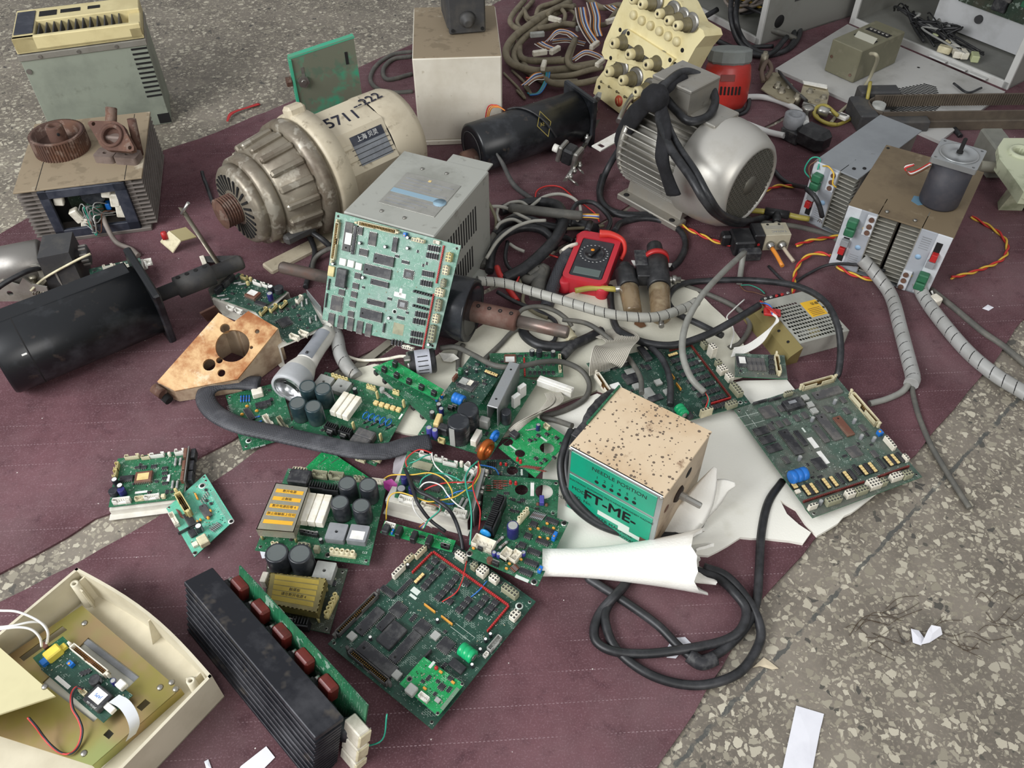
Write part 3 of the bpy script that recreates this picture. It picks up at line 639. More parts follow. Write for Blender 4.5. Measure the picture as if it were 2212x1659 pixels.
b.add('conn', 1055, 435, 5, 1, 4.6, 6, 10, 'cream'); b.add('jst', 1232, 452, 3, 3, 6, 7, 'ivory'); b.add('conn', 960, 1450, 6, 1, 3.6, 6, 9, 'ivory'); b.add('blk', 1138, 1470, 6, 5, 6, 'ivory', 'connector'); b.add('trim', 932, 380, 5, 7, 9)
for x, y, n in ((1205, 510, 5), (1190, 580, 5), (1150, 750, 6), (1135, 840, 5), (1105, 1010, 6), (1085, 1135, 5), (1065, 1200, 5), (1045, 1320, 5), (1035, 1385, 5), (860, 1400, 4)): b.row('soic', x-45, y-8, x+45, y+10, n, 3.6, 9, 4)
b.add('chip', 395, 400, 50, 15, 4, 'chipg', rot=90); p = b.add('chip', 455, 430, 50, 5, 5, rot=90); b.add('silk', 402, 418, 12, 20, 'white', z=.0045)
b.add('chip', 735, 620, 38, 16, 4); b.add('chip', 675, 730, 52, 17, 4); b.add('chip', 695, 840, 34, 9, 3.4); b.add('chip', 660, 1025, 34, 9, 3.4); b.add('chip', 615, 1140, 42, 17, 4.4)
b.add('chip', 840, 475, 9, 24, 3.6); b.add('chip', 630, 420, 15, 22, 2.5, 'chipg'); b.add('qfp', 970, 755, 18, 15, 2.2, 'chipg'); b.add('qfp', 912, 1040, 18, 15, 2.2, 'chipg'); b.add('silk', 970, 757, 9, 8, 'grey', z=.0026); b.add('silk', 912, 1040, 9, 8, 'grey', z=.0026)
b.add('chip', 545, 548, 17, 11, 2.5, 'chipg'); b.add('chip', 515, 345, 9, 13, 2.5, 'chipg')
for x, y in ((347, 637), (422, 655), (497, 680)): b.add('blk', x, y, 12, 12, 5, 'white', 'crystal_oscillator')
b.add('blk', 330, 790, 19, 33, 9, 'chip', 'clock_module'); b.add('blk', 238, 725, 12, 18, 4, 'ycream', 'battery_holder'); b.add('qfp', 290, 1030, 22, 26, 2.5, 'chipg'); b.add('silk', 292, 1030, 20, 13, 'white', z=.0028)
for x, y in ((240, 1180), (330, 1205), (420, 1225), (508, 1255), (590, 1280)): b.add('chip', x, y, 12, 22, 2.4, 'chipg');
for x, y in ((470, 865), (455, 945), (440, 1035), (425, 1130), (490, 770), (338, 925)): b.add('soic', x, y, 12, 10, 2, 'chipg')
for x, y in ((505, 460), (745, 495), (958, 408), (535, 785), (780, 1168), (955, 508), (252, 655), (1155, 1418)): b.add('cap', x, y, 6, 8, 'capk', 'white')
b.add('silk', 890, 950, 22, 8, 'white'); b.add('silk', 897, 920, 5, 12, 'white'); b.add('ring', 840, 1105, 9, 'silk'); b.add('soic', 940, 640, 14, 5); b.add('soic', 895, 1165, 14, 5); b.add('chip', 735, 1260, 3, 16, 4); b.add('silk', 875, 1270, 20, 20, 'dcream')
b.row('blk', 1020, 915, 1170, 955, 7, 3, 4, 9, 'chip', 'jumper'); b.row('blk', 1015, 1050, 1140, 1085, 6, 3, 4, 6, 'chip', 'jumper'); b.add('blk', 215, 850, 2, 20, 4, 'chip', 'pin_header'); b.add('blk', 190, 1000, 2, 26, 4, 'chip', 'pin_header')
b.fill(21, 70, SMALL)
b = brd('dust-covered grey green board at the right edge of the foam', C_BN, [(120, 480), (900, 1560), (1990, 1150), (1130, 150)], FZ+.014, 'dusty')
b.add('idc', 960, 195, 62, 9, 11, 'cream', rot=90); b.add('idc', 1425, 455, 70, 9, 11, 'cream')
b.add('chip', 1050, 308, 52, 16, 3, 'chipg', rot=90); b.add('blk', 715, 412, 20, 34, 9, 'chip', 'clock_module'); b.add('silk', 700, 405, 6, 14, 'grey', z=.009); b.add('qfp', 460, 500, 24, 24, 2.4, 'chipg')
for x, y in ((828, 355), (880, 425), (920, 487)): b.add('blk', x, y, 11, 11, 6, 'lgrey', 'crystal_oscillator')
b.add('chip', 1065, 650, 56, 15, 4, 'chipg'); b.add('chip', 1212, 640, 42, 14, 4, 'brown'); b.add('chip', 985, 715, 38, 9, 3.4, 'chipg'); b.add('chip', 690, 798, 52, 16, 4); b.add('chip', 785, 760, 32, 8, 3.4); b.add('qfp', 1315, 895, 20, 20, 2.4, 'chipg'); b.add('qfp', 965, 1015, 22, 18, 2, 'chip')
for x, y in ((1050, 472), (1090, 480), (1240, 490), (1205, 380), (645, 600), (745, 562), (490, 650), (575, 622), (825, 535), (590, 465), (640, 980), (1400, 660), (1520, 920)): b.add('soic', x, y, 14, 8, 2.4, 'chipg')
for x, y in ((392, 690), (452, 775), (518, 860)): b.add('chip', x, y, 15, 24, 2.2, 'chip', rot=0)
for x, y in ((255, 540), (320, 620)): b.add('silk', x, y, 16, .5); b.add('silk', x-50, y+10, .5, 20); b.add('silk', x+50, y-15, .5, 20)
b.add('silk', 905, 812, 22, 9, 'white'); b.add('silk', 1005, 958, 26, 8, 'white'); b.add('silk', 812, 685, 10, 3)
for x, y in ((1130, 385), (1325, 578), (905, 560), (1395, 735), (1520, 758), (780, 948), (988, 1388)): b.add('cap', x, y, 6, 10, 'grey', 'alu' if False else 'lgrey')
b.add('trim', 1578, 700, 8, 8, 8); b.add('conn', 1680, 795, 5, 1, 5, 6, 11); b.add('conn', 1835, 945, 3, 1, 4, 6, 10); b.add('batt', 775, 1095, 21, 28, 'blue', rot=90); b.add('cap', 690, 1118, 7, 12, 'capb', 'lgrey')
for x, y in ((840, 1278), (915, 1258), (1040, 1210), (1115, 1190), (1250, 1140), (1410, 1078), (1500, 1050), (1660, 988), (1725, 968)): b.add('net', x, y, 4, 4.8, 5, 4)
b.add('net', 725, 1235, 2, 4.8, 7, 4)
for x, y in ((875, 1268), (975, 1235), (1180, 1160), (1300, 1120), (1345, 1075), (1455, 1060), (1690, 975), (1780, 950), (1590, 1010)): b.add('soic', x, y, 20, 5, 4, 'chip')
b.row('blk', 820, 1388, 1410, 1195, 34, 2.6, 2.6, 5, 'redk', 'led'); b.row('blk', 1555, 1145, 1858, 1040, 20, 2.6, 2.6, 5, 'redk', 'led')
for x, y, nx, ny, m in ((912, 1425, 3, 1, 'ivory'), (1115, 1365, 5, 2, 'dcream'), (1282, 1298, 3, 2, 'ivory'), (1395, 1268, 4, 2, 'dcream'), (1520, 1200, 4, 3, 'ivory'), (1615, 1182, 2, 2, 'dcream'), (1742, 1130, 4, 2, 'ivory'), (1855, 1108, 3, 2, 'dcream')): b.add('conn', x, y, nx, ny, 5, 5, 12, m, rot=90)
b.add('soic', 755, 1290, 6, 8, 4, 'ivory'); b.add('conn', 665, 305, 4, 1, 4, 6, 10, 'dcream', rot=90); b.add('blk', 380, 395, 3, 26, 6, 'chip', 'pin_header'); b.add('blk', 530, 365, 3, 24, 6, 'chip', 'pin_header')
b.fill(31, 90, SMALL)
b = brd('dark green board with grey ribbon plug, behind the rusty box', C_DK, [(285, 445), (757, 1097), (1795, 815), (1325, 215)], FZ+.013, 'dark')
b.row('blk', 1245, 268, 1610, 750, 42, 2.5, 2.6, 5, 'redk', 'led'); b.row('blk', 1055, 318, 1235, 268, 13, 2.5, 2.6, 5, 'redk', 'led'); b.row('blk', 1432, 808, 1605, 758, 13, 2.5, 2.6, 5, 'red', 'led')
b.add('conn', 1375, 255, 3, 2, 5, 5, 12, 'dcream'); b.add('conn', 1450, 285, 3, 2, 5, 5.4, 24, 'ivory'); b.add('conn', 1500, 425, 2, 2, 5, 5, 12, 'dcream'); b.add('conn', 1537, 482, 3, 3, 5, 4.8, 13, 'ivory'); b.add('conn', 1602, 552, 3, 2, 4.6, 5, 13, 'ivory'); b.add('conn', 1668, 668, 5, 2, 5.4, 5.6, 12, 'dcream'); b.add('conn', 1622, 805, 4, 2, 5, 5, 11, 'dcream', rot=90); b.add('conn', 1392, 862, 4, 1, 5.4, 7, 17, 'cream', rot=90)
for i in range(8):
	for j in range(5): b.add('soic', 1085+i*48+j*42, 420+i*62-j*13, 9, 6.5, 3.4)
b.add('chip', 605, 432, 44, 15, 5, rot=90); b.add('silk', 600, 425, 13, 36, 'white', rot=0, z=.0058); b.add('chip', 700, 570, 26, 26, 4); b.add('silk', 690, 515, 12, 20, 'lgrey', z=.0048)
for x, y in ((462, 485), (945, 613), (1030, 700), (745, 650)): b.add('blk', x, y, 12, 12, 5, 'lgrey', 'crystal_oscillator')
b.add('qfp', 848, 715, 22, 20, 2.4, 'lgrey'); b.add('chip', 820, 345, 36, 12, 6, rot=0); b.add('idc', 455, 640, 62, 9, 12, 'ivory', 'brown'); b.add('blk', 555, 655, 16, 18, 9, 'white', 'clock_module')
b.add('batt', 1165, 850, 18, 20, 'grn'); b.add('blk', 1075, 552, 14, 2, 5, 'orange', 'resistor_network'); b.add('blk', 1133, 650, 16, 2, 5, 'orange', 'resistor_network'); b.add('net', 1080, 358, 4, 4.6, 5, 4, rot=90); b.add('silk', 1240, 450, 3, 44); b.add('silk', 1420, 632, 3, 22); b.add('ring', 1698, 805, 8, 'silk'); b.add('blk', 1230, 910, 14, 10, 8, 'chip', 'module')
b.add('chip', 920, 760, 12, 24, 3, rot=0); b.add('soic', 850, 480, 12, 8); b.add('soic', 800, 470, 10, 5)
b.fill(41, 60, SMALL)
T = b.T
def box_part(T, name, u, v, z, d, m, rz=0, ch=.001, label=None, parent=None):
	p = T.I @ P(u, v, z); R = MR(radians(rz), 3, 'Z')
	return T.p(name, MB().box((p.x, p.y, p.z-d[2]/2), d, ch, R=R), m, parent, label)
b = brd('green power board with four tall dark capacitors beside the flashlight', C_TR, [(770, 1092), (1690, 1472), (2092, 748), (1165, 492)], [.014, .016, .020, .020], 'green')
for x, y in ((980, 640), (1140, 668), (875, 815), (1038, 850)): b.add('cap', x, y, 28, 38, 'capg')
b.row('bridge', 1150, 595, 1330, 642, 2, 27, 10, 'lgrey')
b.row('cement', 1312, 805, 1440, 850, 3, 10, 46, 12, z=.010)
b.row('blk', 1692, 808, 1925, 878, 5, 8, 8, 6, 'ltan', 'film_capacitor'); b.row('coil', 1580, 912, 1815, 985, 5, 13, 1.6, 'blue', rot=70)
b.row('hs', 1225, 1050, 1375, 1095, 2, 22, 12, 16); b.row('tran', 1205, 1110, 1345, 1150, 2, 10); b.add('blk', 1580, 1130, 32, 17, 16, 'chipg', 'relay'); b.add('blk', 1525, 1205, 32, 17, 16, 'chipg', 'relay')
b.add('term', 1312, 540, 5, 6.6, 11, 'ycream'); b.add('term', 1900, 690, 2, 6.6, 9, 'ycream'); b.add('term', 1640, 640, 3, 6, 9, 'ycream'); b.row('blk', 1700, 700, 1975, 790, 2, 3, 5, 18, 'ycream', 'standoff'); b.row('blk', 1450, 1020, 1735, 1140, 2, 3, 5, 18, 'ycream', 'standoff')
b.row('res', 1600, 1000, 1830, 1060, 4, 14, 4, 'black', 'grey', rot=60); b.row('res', 1780, 700, 1850, 760, 5, 9, 2.5, 'lgrey', 'brown'); b.add('silk', 1950, 960, 3, 12, 'white'); b.row('jst', 1530, 1395, 1690, 1390, 2, 5, 3, 6, 7, 'cream'); b.add('cap', 1470, 668, 8, 12, 'capk', 'lgrey'); b.add('cap', 1755, 668, 9, 9, 'lgrey', 'lgrey')
b.fill(51, 50, SMALL)
b = brd('green board with edge contacts partly under the flashlight', C_TR, [(310, 1312), (860, 1160), (700, 600), (130, 742)], .012, 'green')
b.add('chip', 375, 930, 30, 9, 3.4, rot=105); b.row('res', 290, 770, 375, 765, 4, 14, 3, 'blue', 'brown', rot=80)
for x, y in ((350, 840), (452, 888), (298, 925)): b.add('disc', x, y, 6, 3, 'orange')
b.add('jst', 568, 990, 6, 4.2, 9, 12, 'ivory', rot=105); b.add('jst', 722, 1020, 8, 4, 8, 14, 'dcream', rot=105); b.add('ring', 370, 1213, 10, 'silk'); b.add('chip', 520, 820, 26, 10, 5); b.add('blk', 455, 690, 18, 15, 12, 'ivory', 'connector'); b.row('res', 450, 960, 470, 1010, 2, 12, 3, 'blue', 'brown'); b.row('silk', 165, 850, 240, 1090, 16, 7, 1, 'solder'); b.text('CF10A 2000', 470, 1275, 4.5)
b.add('bridge', 520, 830, 12, 6, 'chip'); b.fill(52, 40, SMALL)
b = brd('long green sensor board, the upper of the crossed pair beside the encoder', C_PS, [(25, 258), (697, 594), (765, 492), (232, 172)], [.050, .032, .032, .050], 'bright', holes=False)
b.row('blk', 145, 258, 662, 505, 5, 9, 7, 11, 'black', 'optical_sensor'); b.add('blk', 258, 195, 8, 8, 14, 'black', 'optical_sensor'); b.row('silk', 210, 285, 620, 480, 5, 9, .6); b.fill(53, 14, SMALL[:2]+SMALL[5:])
b = brd('long green sensor board, the lower of the crossed pair beside the encoder', C_PS, [(45, 285), (600, 812), (705, 640), (250, 235)], [.030, .022, .022, .030], 'green', holes=False)
for x, y in ((65, 330), (155, 415), (450, 690), (545, 778)): b.add('blk', x, y, 8, 7, 9, 'black', 'optical_sensor', top=False, z=-.0106)
b.fill(54, 14, SMALL[:2]+SMALL[5:])
b = brd('green power board with a tall aluminium rail and two taped black capacitors', C_PS, [(492, 955), (1240, 1195), (1742, 402), (1010, 200)], FZ+.013, 'green')
def taped(x, y, d, h):
	c = b.add('cap', x, y, d, h, 'capk', 'capk'); r = d/2000
	for k, hh in enumerate((.25, .5, .75)): b.T.p('tape_band', MB().la([(r*1.02, h/1000*hh-.005), (r*1.04, h/1000*hh), (r*1.02, h/1000*hh+.005)], 20, cap=False), mat('tape_black', '222225', .3, dirt='4a4a4c', amt=.6, scale=30), parent=c)
	b.T.p('foil_strip', MB().box((-.2*r, -1.05*r, h*.0005), (r*.5, .001, h*.00092)), K['lgrey'], parent=c)
taped(1012, 688, 34, 44); taped(915, 812, 35, 44)
p = b.loc(1385, 430, .044); m = MB(); m.box((0, 0, .0425), (.018, .105, .003), .0005); m.box((-.0085, 0, .0215), (.0015, .105, .042)); m.box((.0085, 0, .0215), (.0015, .105, .042))
for yy in (-.035, .035): m.la([(.002, 0), (0, 0)], 10, (0, yy, .0441), mi=1, cap=False)
b.T.p('aluminium_rail', m, [K['alup'], K['dark']], M=MT((p.x, p.y, 0)) @ MR(radians(2), 4, 'Z')); b.occ += [(p.x, p.y-.03, .016), (p.x, p.y+.03, .016), (p.x, p.y, .016)]
b.row('blk', 1575, 445, 1512, 545, 2, 15, 8, 26, 'white', 'film_capacitor', rot=65); b.add('blk', 1185, 790, 16, 12, 20, 'lgrey', 'film_capacitor'); b.add('cement', 1100, 960, 10, 26, 14); b.add('coil', 1195, 985, 26, 11, 'cu', rot=75); b.add('blk', 1190, 1100, 26, 20, 2, 'brown', 'coil_base'); b.add('coil', 1290, 900, 16, 6, 'blue', rot=75)
b.add('cap', 1410, 715, 17, 26, 'capk', 'capk'); b.row('cap', 608, 880, 668, 905, 2, 9.5, 20, 'violet', 'lgrey'); b.row('cap', 640, 718, 710, 635, 2, 9, 15, 'capk', 'lgrey'); b.add('cap', 735, 682, 8, 17, 'capb', 'lgrey'); b.add('blk', 700, 790, 9, 24, 20, 'ltan', 'transformer', rot=8); b.add('blk', 760, 870, 18, 14, 16, 'chip', 'transformer'); b.add('jst', 738, 1000, 3, 3, 6, 9, 'ycream'); b.row('cap', 690, 570, 740, 540, 2, 6, 8, 'blue', 'orange'); b.add('tran', 870, 650, 9); b.add('tran', 830, 660, 9)
b.fill(55, 40, SMALL)
s = Board('', cp(C_PS, [(765, 520), (1130, 655), (1402, 268), (1055, 120)], FZ+.034), 'dark', thing=b.T, holes=False); s.cr = C_PS
s.add('qfp', 1010, 425, 30, 24, 3); s.add('silk', 975, 400, 14, 14, 'lgrey', z=.0036); s.add('silk', 1035, 415, 9, 12, 'ivory', z=.0036); s.add('batt', 915, 548, 18, 20, 'blue'); s.row('net', 1240, 305, 1310, 325, 1, 4, 4.6, 5, 4); s.add('net', 1272, 318, 4, 4.6, 5, 4); s.row('cap', 1000, 300, 1100, 275, 2, 5, 8, 'capk', 'lgrey'); s.add('blk', 935, 270, 7, 7, 12, 'dgrn', 'terminal_block'); s.add('blk', 878, 345, 4, 14, 9, 'brown', 'pin_header'); s.fill(56, 46, SMALL)
b = brd('small green driver board lying behind the aluminium rail', C_PS, [(1270, 352), (2005, 352), (1985, 90), (1235, 112)], FZ+.013, 'green', holes=False)
b.add('qfp', 1452, 160, 20, 20, 3, 'brown'); b.add('silk', 1450, 172, 16, 13, 'white', z=.0036); b.row('cap', 1680, 80, 1900, 88, 2, 9, 12, 'capk', 'lgrey'); b.add('cap', 1755, 80, 11, 14, 'capk', 'capk'); b.row('blk', 1598, 160, 1605, 330, 10, 3, 3, 4, 'red', 'led'); b.row('jst', 1968, 145, 1970, 260, 2, 4, 3, 5, 6, 'cream', rot=90); b.row('soic', 1660, 220, 1900, 215, 6, 5, 8, 1.5); b.row('soic', 1660, 310, 1900, 310, 6, 5, 8, 1.5); b.fill(57, 60, SMALL)
def pxcuts(cr, L): return [(cr[0]+x/cr[2], cr[1]+y/cr[2], r/1000) for x, y, r in L]
b = Board('dark display board with round hole, mostly under the bright one', cp(C_MID, [(1150, 480), (1640, 480), (1640, 250), (1150, 255)], FZ+.006), 'dark', cuts=pxcuts(C_MID, [(1475, 365, 9)]), holes=False); b.cr = C_MID
b.row('led', 1355, 282, 1410, 288, 2, 4, 6); b.row('res', 1215, 300, 1300, 300, 5, 9, 2.6, 'black', 'chip', rot=90); b.add('silk', 1572, 385, 3, 12); b.fill(58, 20, SMALL)
b = Board('bright green display board with a big round hole, beside the rusty box', cp(C_PS, [(1330, 1090), (1715, 1402), (2072, 1003), (1720, 770)], [FZ+.022, FZ+.022, FZ+.016, FZ+.016]), 'bright', cuts=pxcuts(C_PS, [(1835, 1095, 11.5), (1555, 1150, 8), (1425, 1030, 9)]), holes=False); b.cr = C_PS
b.occ += [(*tuple(b.loc(x, y))[:2], r) for x, y, r in ((1835, 1095, .013), (1555, 1150, .010), (1425, 1030, .011))]
for x, y in ((1745, 960), (1660, 1010), (1935, 985), (1985, 1045), (1720, 1200), (1815, 1215), (1910, 1190), (1835, 945)): b.add('soic', x, y, 7, 5, 2)
b.row('led', 1530, 1190, 1562, 1215, 2, 4.5, 8); b.row('res', 1590, 1280, 1740, 1300, 7, 12, 2.4, 'brown', 'red', rot=60); b.row('res', 1750, 1318, 1800, 1330, 3, 9, 2.4, 'brown', 'red', rot=40); b.row('silk', 1480, 1090, 1800, 1000, 2, 14, 3); b.add('cap', 1745, 850, 7, 13, 'capb', 'lgrey'); b.add('jst', 1835, 855, 3, 3, 6, 8, 'cream'); b.row('res', 1660, 900, 1720, 890, 4, 9, 2.4, 'lgrey', 'grey', rot=60); b.add('blk', 1500, 940, 14, 12, 8, 'chip', 'connector'); b.fill(59, 24, SMALL)
b = Board('green display board with two round holes and a sensor, under the trimmer board', cp(C_MID, [(1150, 880), (1940, 850), (1965, 468), (1195, 410)], FZ+.012), 'green', cuts=pxcuts(C_MID, [(1570, 565, 10), (1805, 585, 13.5)])); b.cr = C_MID
b.occ += [(*tuple(b.loc(x, y))[:2], r) for x, y, r in ((1570, 565, .012), (1805, 585, .016))]
b.row('led', 1455, 470, 1512, 478, 2, 4.5, 8); b.row('res', 1300, 470, 1300, 540, 4, 8, 2.4, 'brown', 'red'); b.row('res', 1350, 470, 1350, 550, 5, 8, 2.4, 'brown', 'red'); b.row('res', 1400, 470, 1400, 520, 3, 8, 2.4, 'brown', 'red'); b.row('res', 1230, 520, 1230, 570, 3, 8, 2.4, 'brown', 'red'); b.add('silk', 1682, 562, 5.5, 25, 'white'); b.add('ring', 1930, 500, 6, 'white'); b.add('blk', 1782, 660, 7, 14, 9, 'violet', 'optical_sensor'); b.row('led', 1740, 705, 1830, 712, 2, 5, 4, 'brown'); b.row('soic', 1280, 660, 1580, 670, 4, 7, 5, 2.4); b.fill(60, 30, SMALL)
b = brd('narrow green strip board with black slotted sensors', C_MID, [(105, 1010), (845, 1215), (888, 1095), (150, 890)], .022, 'bright', holes=False)
b.row('blk', 295, 985, 610, 1080, 3, 8, 16, 13, 'black', 'optical_sensor'); b.add('tran', 760, 1130, 9); b.add('tran', 790, 1140, 9); b.add('trim', 230, 995, 3, 8, 5); b.add('jst', 205, 920, 4, 3.6, 6, 8); b.add('blk', 160, 960, 10, 14, 10, 'chip', 'connector'); b.row('silk', 690, 1080, 800, 1110, 4, 3, .8); b.fill(61, 24, SMALL)
b = brd('green board with black finned heatsinks and blue trimmers, beside the foam roll', C_MID, [(985, 1240), (1740, 1568), (2058, 905), (1375, 645)], FZ+.020, 'green', holes=False)
for x, y in ((1028, 1230), (2012, 915), (1700, 1525)): b.add('ring', x, y, 10, 'solder')
b.add('hs', 1335, 690, 28, 14, 24, rot=96); b.add('hs', 1270, 860, 32, 15, 26, rot=96); b.add('disc', 1195, 985, 17, 5, 'blued'); b.add('term', 1588, 805, 4, 6.4, 15, 'cream', rot=80); b.add('cap', 1480, 935, 17, 26, 'capb', 'alu' if 'alu' in K and False else 'lgrey')
b.add('jst', 1178, 1105, 5, 6, 17, 12, 'ivory', rot=0); b.add('jst', 1410, 1215, 3, 5, 12, 11, 'ivory', rot=80); b.add('jst', 1505, 1240, 3, 5, 12, 11, 'ivory', rot=-100); b.add('tran', 1140, 1160, 8); b.row('cap', 1285, 1215, 1330, 1230, 2, 6, 10, 'violet', 'lgrey'); b.add('cap', 1590, 1215, 6.5, 9, 'violet', 'lgrey')
for x, y in ((1888, 885), (1848, 985), (1790, 1098), (1700, 1205), (1672, 1318), (1615, 1415)): b.add('chip', x, y, 20, 7.5, 3.4)
for x, y in ((1700, 915), (1640, 1040), (1578, 1135)): b.add('chip', x, y, 11, 8, 3.4)
b.add('trim', 1915, 1035, 5, 13, 8); b.add('trim', 1765, 1385, 5, 10, 6)
for x, y in ((1838, 908), (1905, 955), (1660, 965), (1762, 1052), (1845, 1062), (1565, 1280), (1415, 1375), (1445, 1325), (1745, 960), (1070, 1165)): b.add('disc', x, y, 5, 3, 'orange')
b.row('res', 1680, 820, 1800, 850, 8, 11, 2.6, 'grey', 'brown', rot=80); b.row('res', 1340, 1080, 1380, 1130, 2, 16, 5, 'lgrey', 'brown', rot=70); b.row('res', 1480, 1355, 1520, 1395, 5, 10, 2.6, 'brown', 'grey', rot=70); b.add('cap', 1240, 1285, 9, 9, 'brown', 'brown'); b.add('tran', 1300, 1310, 10); b.text('VR', 1722, 1425, 5, rot=20); b.add('silk', 1575, 1490, 20, 5); b.fill(62, 70, SMALL)
COVER = mat('clear_plastic_cover', 'ddd8c8', .25, trans=.72, dirt='cabf9f', amt=.6, scale=25)
COVERY = mat('yellowed_plastic_cover', 'a89a5a', .35, trans=.45, dirt='7a7048', amt=.8, scale=25)
STK = mat('yellow_warning_label', 'e0aa2c', .6, dirt='c99a3a', amt=.3)
STKD = mat('faded_warning_label', 'a8923c', .7, dirt='847430', amt=.5)
def cover(b, pts, h, m, stk, seed, words):
	q = [b.loc(x, y, h) for x, y in pts]; lo = [V((p.x*1.0, p.y, .004)) for p in q]
	c = sum(q, V())/4; t = .0012; mb = MB(); top = [V((p.x, p.y, h)) for p in q]
	mb.hexa([p-V((0, 0, t)) for p in top], top)
	for i in range(4):
		a, d = top[i], top[(i+1) % 4]; n = (c-(a+d)/2); n.z = 0; n = n.normalized()*t
		mb.hexa([a-V((0, 0, h*.55)), d-V((0, 0, h*.55)), d+n-V((0, 0, h*.55)), a+n-V((0, 0, h*.55))], [a, d, d+n, a+n])
	o = b.T.p('clear_cover', mb, m, label='clear plastic cover with warning strips'); ex = (top[1]-top[0]).normalized(); ey = (top[3]-top[0])
	for i in range(4):
		a = top[i].lerp(c, .08); b.T.p('cover_post', MB().cyl((a.x, a.y, 0), (a.x, a.y, h*.5), .002, n=8), K['ycream'], parent=o)
	for i in range(5):
		a = top[0].lerp(top[3], .14+.165*i); d = top[1].lerp(top[2], .14+.165*i); a2, d2 = a.lerp(d, .10), a.lerp(d, .90); w_ = ey.normalized()*.0065
		mb = MB().hexa([a2, d2, d2+w_, a2+w_], [p+V((0, 0, .0003)) for p in (a2, d2, d2+w_, a2+w_)]); s_ = b.T.p('warning_strip', mb, stk, parent=o)
		if words[i]:
			cu = a2.lerp(d2, .5)+w_*.5; M = frame(cu+V((0, 0, .0004)), d2-a2)
			text(b.T, 'printed_text', words[i], M, .0052, K['txt'], parent=o, ext=.0001)
	return o
b = brd('green power board with a clear cover of yellow warning strips, four dark capacitors', C_BB, [(115, 860), (1045, 982), (1200, 285), (385, 195)], .022, 'green')
for x, y in ((865, 312), (1035, 325), (805, 468), (980, 495)): b.add('cap', x, y, 27, 36, 'capk')
b.row('bridge', 780, 708, 955, 722, 2, 28, 11, 'grey'); b.add('silk', 950, 738, 20, 14, 'white', z=.0112); b.row('cement', 545, 505, 675, 520, 3, 11, 50, 13, z=.006)
b.add('blk', 475, 250, 33, 25, 18, 'chip', 'relay'); b.row('hs', 615, 325, 735, 345, 2, 24, 13, 17); b.row('jst', 640, 225, 775, 235, 2, 6, 3.6, 8, 14, 'dcream'); b.add('term', 965, 262, 3, 6, 12, 'dcream'); b.add('jst', 1120, 290, 5, 4, 7, 8, 'ivory'); b.add('conn', 480, 195, 5, 1, 4.5, 6, 10, 'cream'); b.add('term', 825, 862, 5, 7.6, 14, 'cream'); b.add('term', 275, 800, 2, 6, 9, 'cream'); b.add('conn', 510, 815, 3, 1, 6, 8, 10, 'dcream'); b.add('blk', 615, 835, 8, 8, 12, 'dcream', 'connector'); b.row('cap', 615, 715, 650, 770, 2, 6, 10, 'capk', 'lgrey'); b.row('tran', 500, 700, 600, 720, 4, 9)
b.add('ring', 710, 900, 9, 'solder'); b.text('E73', 1010, 880, 5, rot=180)
cover(b, [(125, 692), (430, 716), (556, 346), (285, 312)], .030, COVER, STK, 1, ['', '禁止接触板上任何', '断开电源后等 4', '止触板', '断开电源'])
b.fill(63, 40, SMALL)
b = brd('grimy power board with a yellowed cover, between the heatsink and the covered board', C_BB, [(195, 1425), (722, 1540), (872, 1012), (212, 962)], MZ+.012, 'grime')
b.row('cap', 290, 880, 480, 888, 2, 33, 38, 'capk'); b.add('bridge', 680, 1025, 28, 12, 'lgrey'); b.add('term', 730, 1290, 5, 7, 14, 'ycream', rot=82); b.add('blk', 190, 1075, 9, 16, 18, 'ivory', 'connector'); b.row('tran', 300, 1400, 420, 1430, 4, 9); b.add('hs', 480, 1440, 24, 12, 16); b.fill(64, 40, SMALL[:5])
cover(b, [(200, 1290), (622, 1372), (695, 1092), (238, 1042)], .030, COVERY, STKD, 2, ['', '请在断开电源 4', '触摸板', '', ''])
b = brd('plain bright green board poking out behind the covered power board', C_BB, [(525, 190), (880, 430), (1045, 268), (692, 32)], MZ+.008, 'bright', holes=False)
b.add('ring', 692, 52, 6); b.row('silk', 640, 160, 700, 110, 10, 1, 5, 'solder'); b.row('silk', 740, 150, 800, 110, 8, 1, 4, 'solder'); b.fill(65, 50, [('silk', (.9, .9, 'solder')), ('silk', (2, .6))])
WP = mat('powder_white', 'd9d6cc', .5, dirt='a59f8e', amt=.5, scale=14)
def driver(label, cr, pts, zt, m='green', flat=.010, front=True, seed=1, endplate=None, frontm=None):
	b = brd(label, cr, pts, zt, m, holes=False); z = zt if not isinstance(zt, (list, tuple)) else min(zt)
	q = b.q; x0, x1 = min(p.x for p in q)*.98, max(p.x for p in q)*1.0; y0, y1 = min(p.y for p in q)*1.0, max(p.y for p in q)*1.04; d = z-MZ-.0005
	mb = MB(); mb.box(((x0+x1)/2, (y0+y1)/2, -.006), (x1-x0, y1-y0, .002), .0004); mb.box(((x0+x1)/2, y0-.001, -d/2-.003), (x1-x0, .002, d-.006), .0004); mb.box(((x0+x1)/2, y0-.005, -d+.001), ((x1-x0)*1.05, .011, .002), .0006); mb.box(((x0+x1)/2, y1, -d/2-.003), (x1-x0, .002, d-.006)); mb.box(((x0+x1)/2, y1+.005, -d+.001), ((x1-x0)*1.05, .011, .002), .0006)
	b.T.p('mounting_bracket', mb, frontm or WP, label='white metal channel under the board')
	for sx in (.12, .88):
		for sy in (.12, .88): b.T.p('standoff', MB().cyl((x0+(x1-x0)*sx, y0+(y1-y0)*sy, -.0055), (x0+(x1-x0)*sx, y0+(y1-y0)*sy, -.0016), .002, n=8), K['pin'])
	return b
b = driver('green driver board on a white channel, left of the pale board', C_BH, [(190, 968), (1080, 862), (1130, 290), (300, 390)], .024)
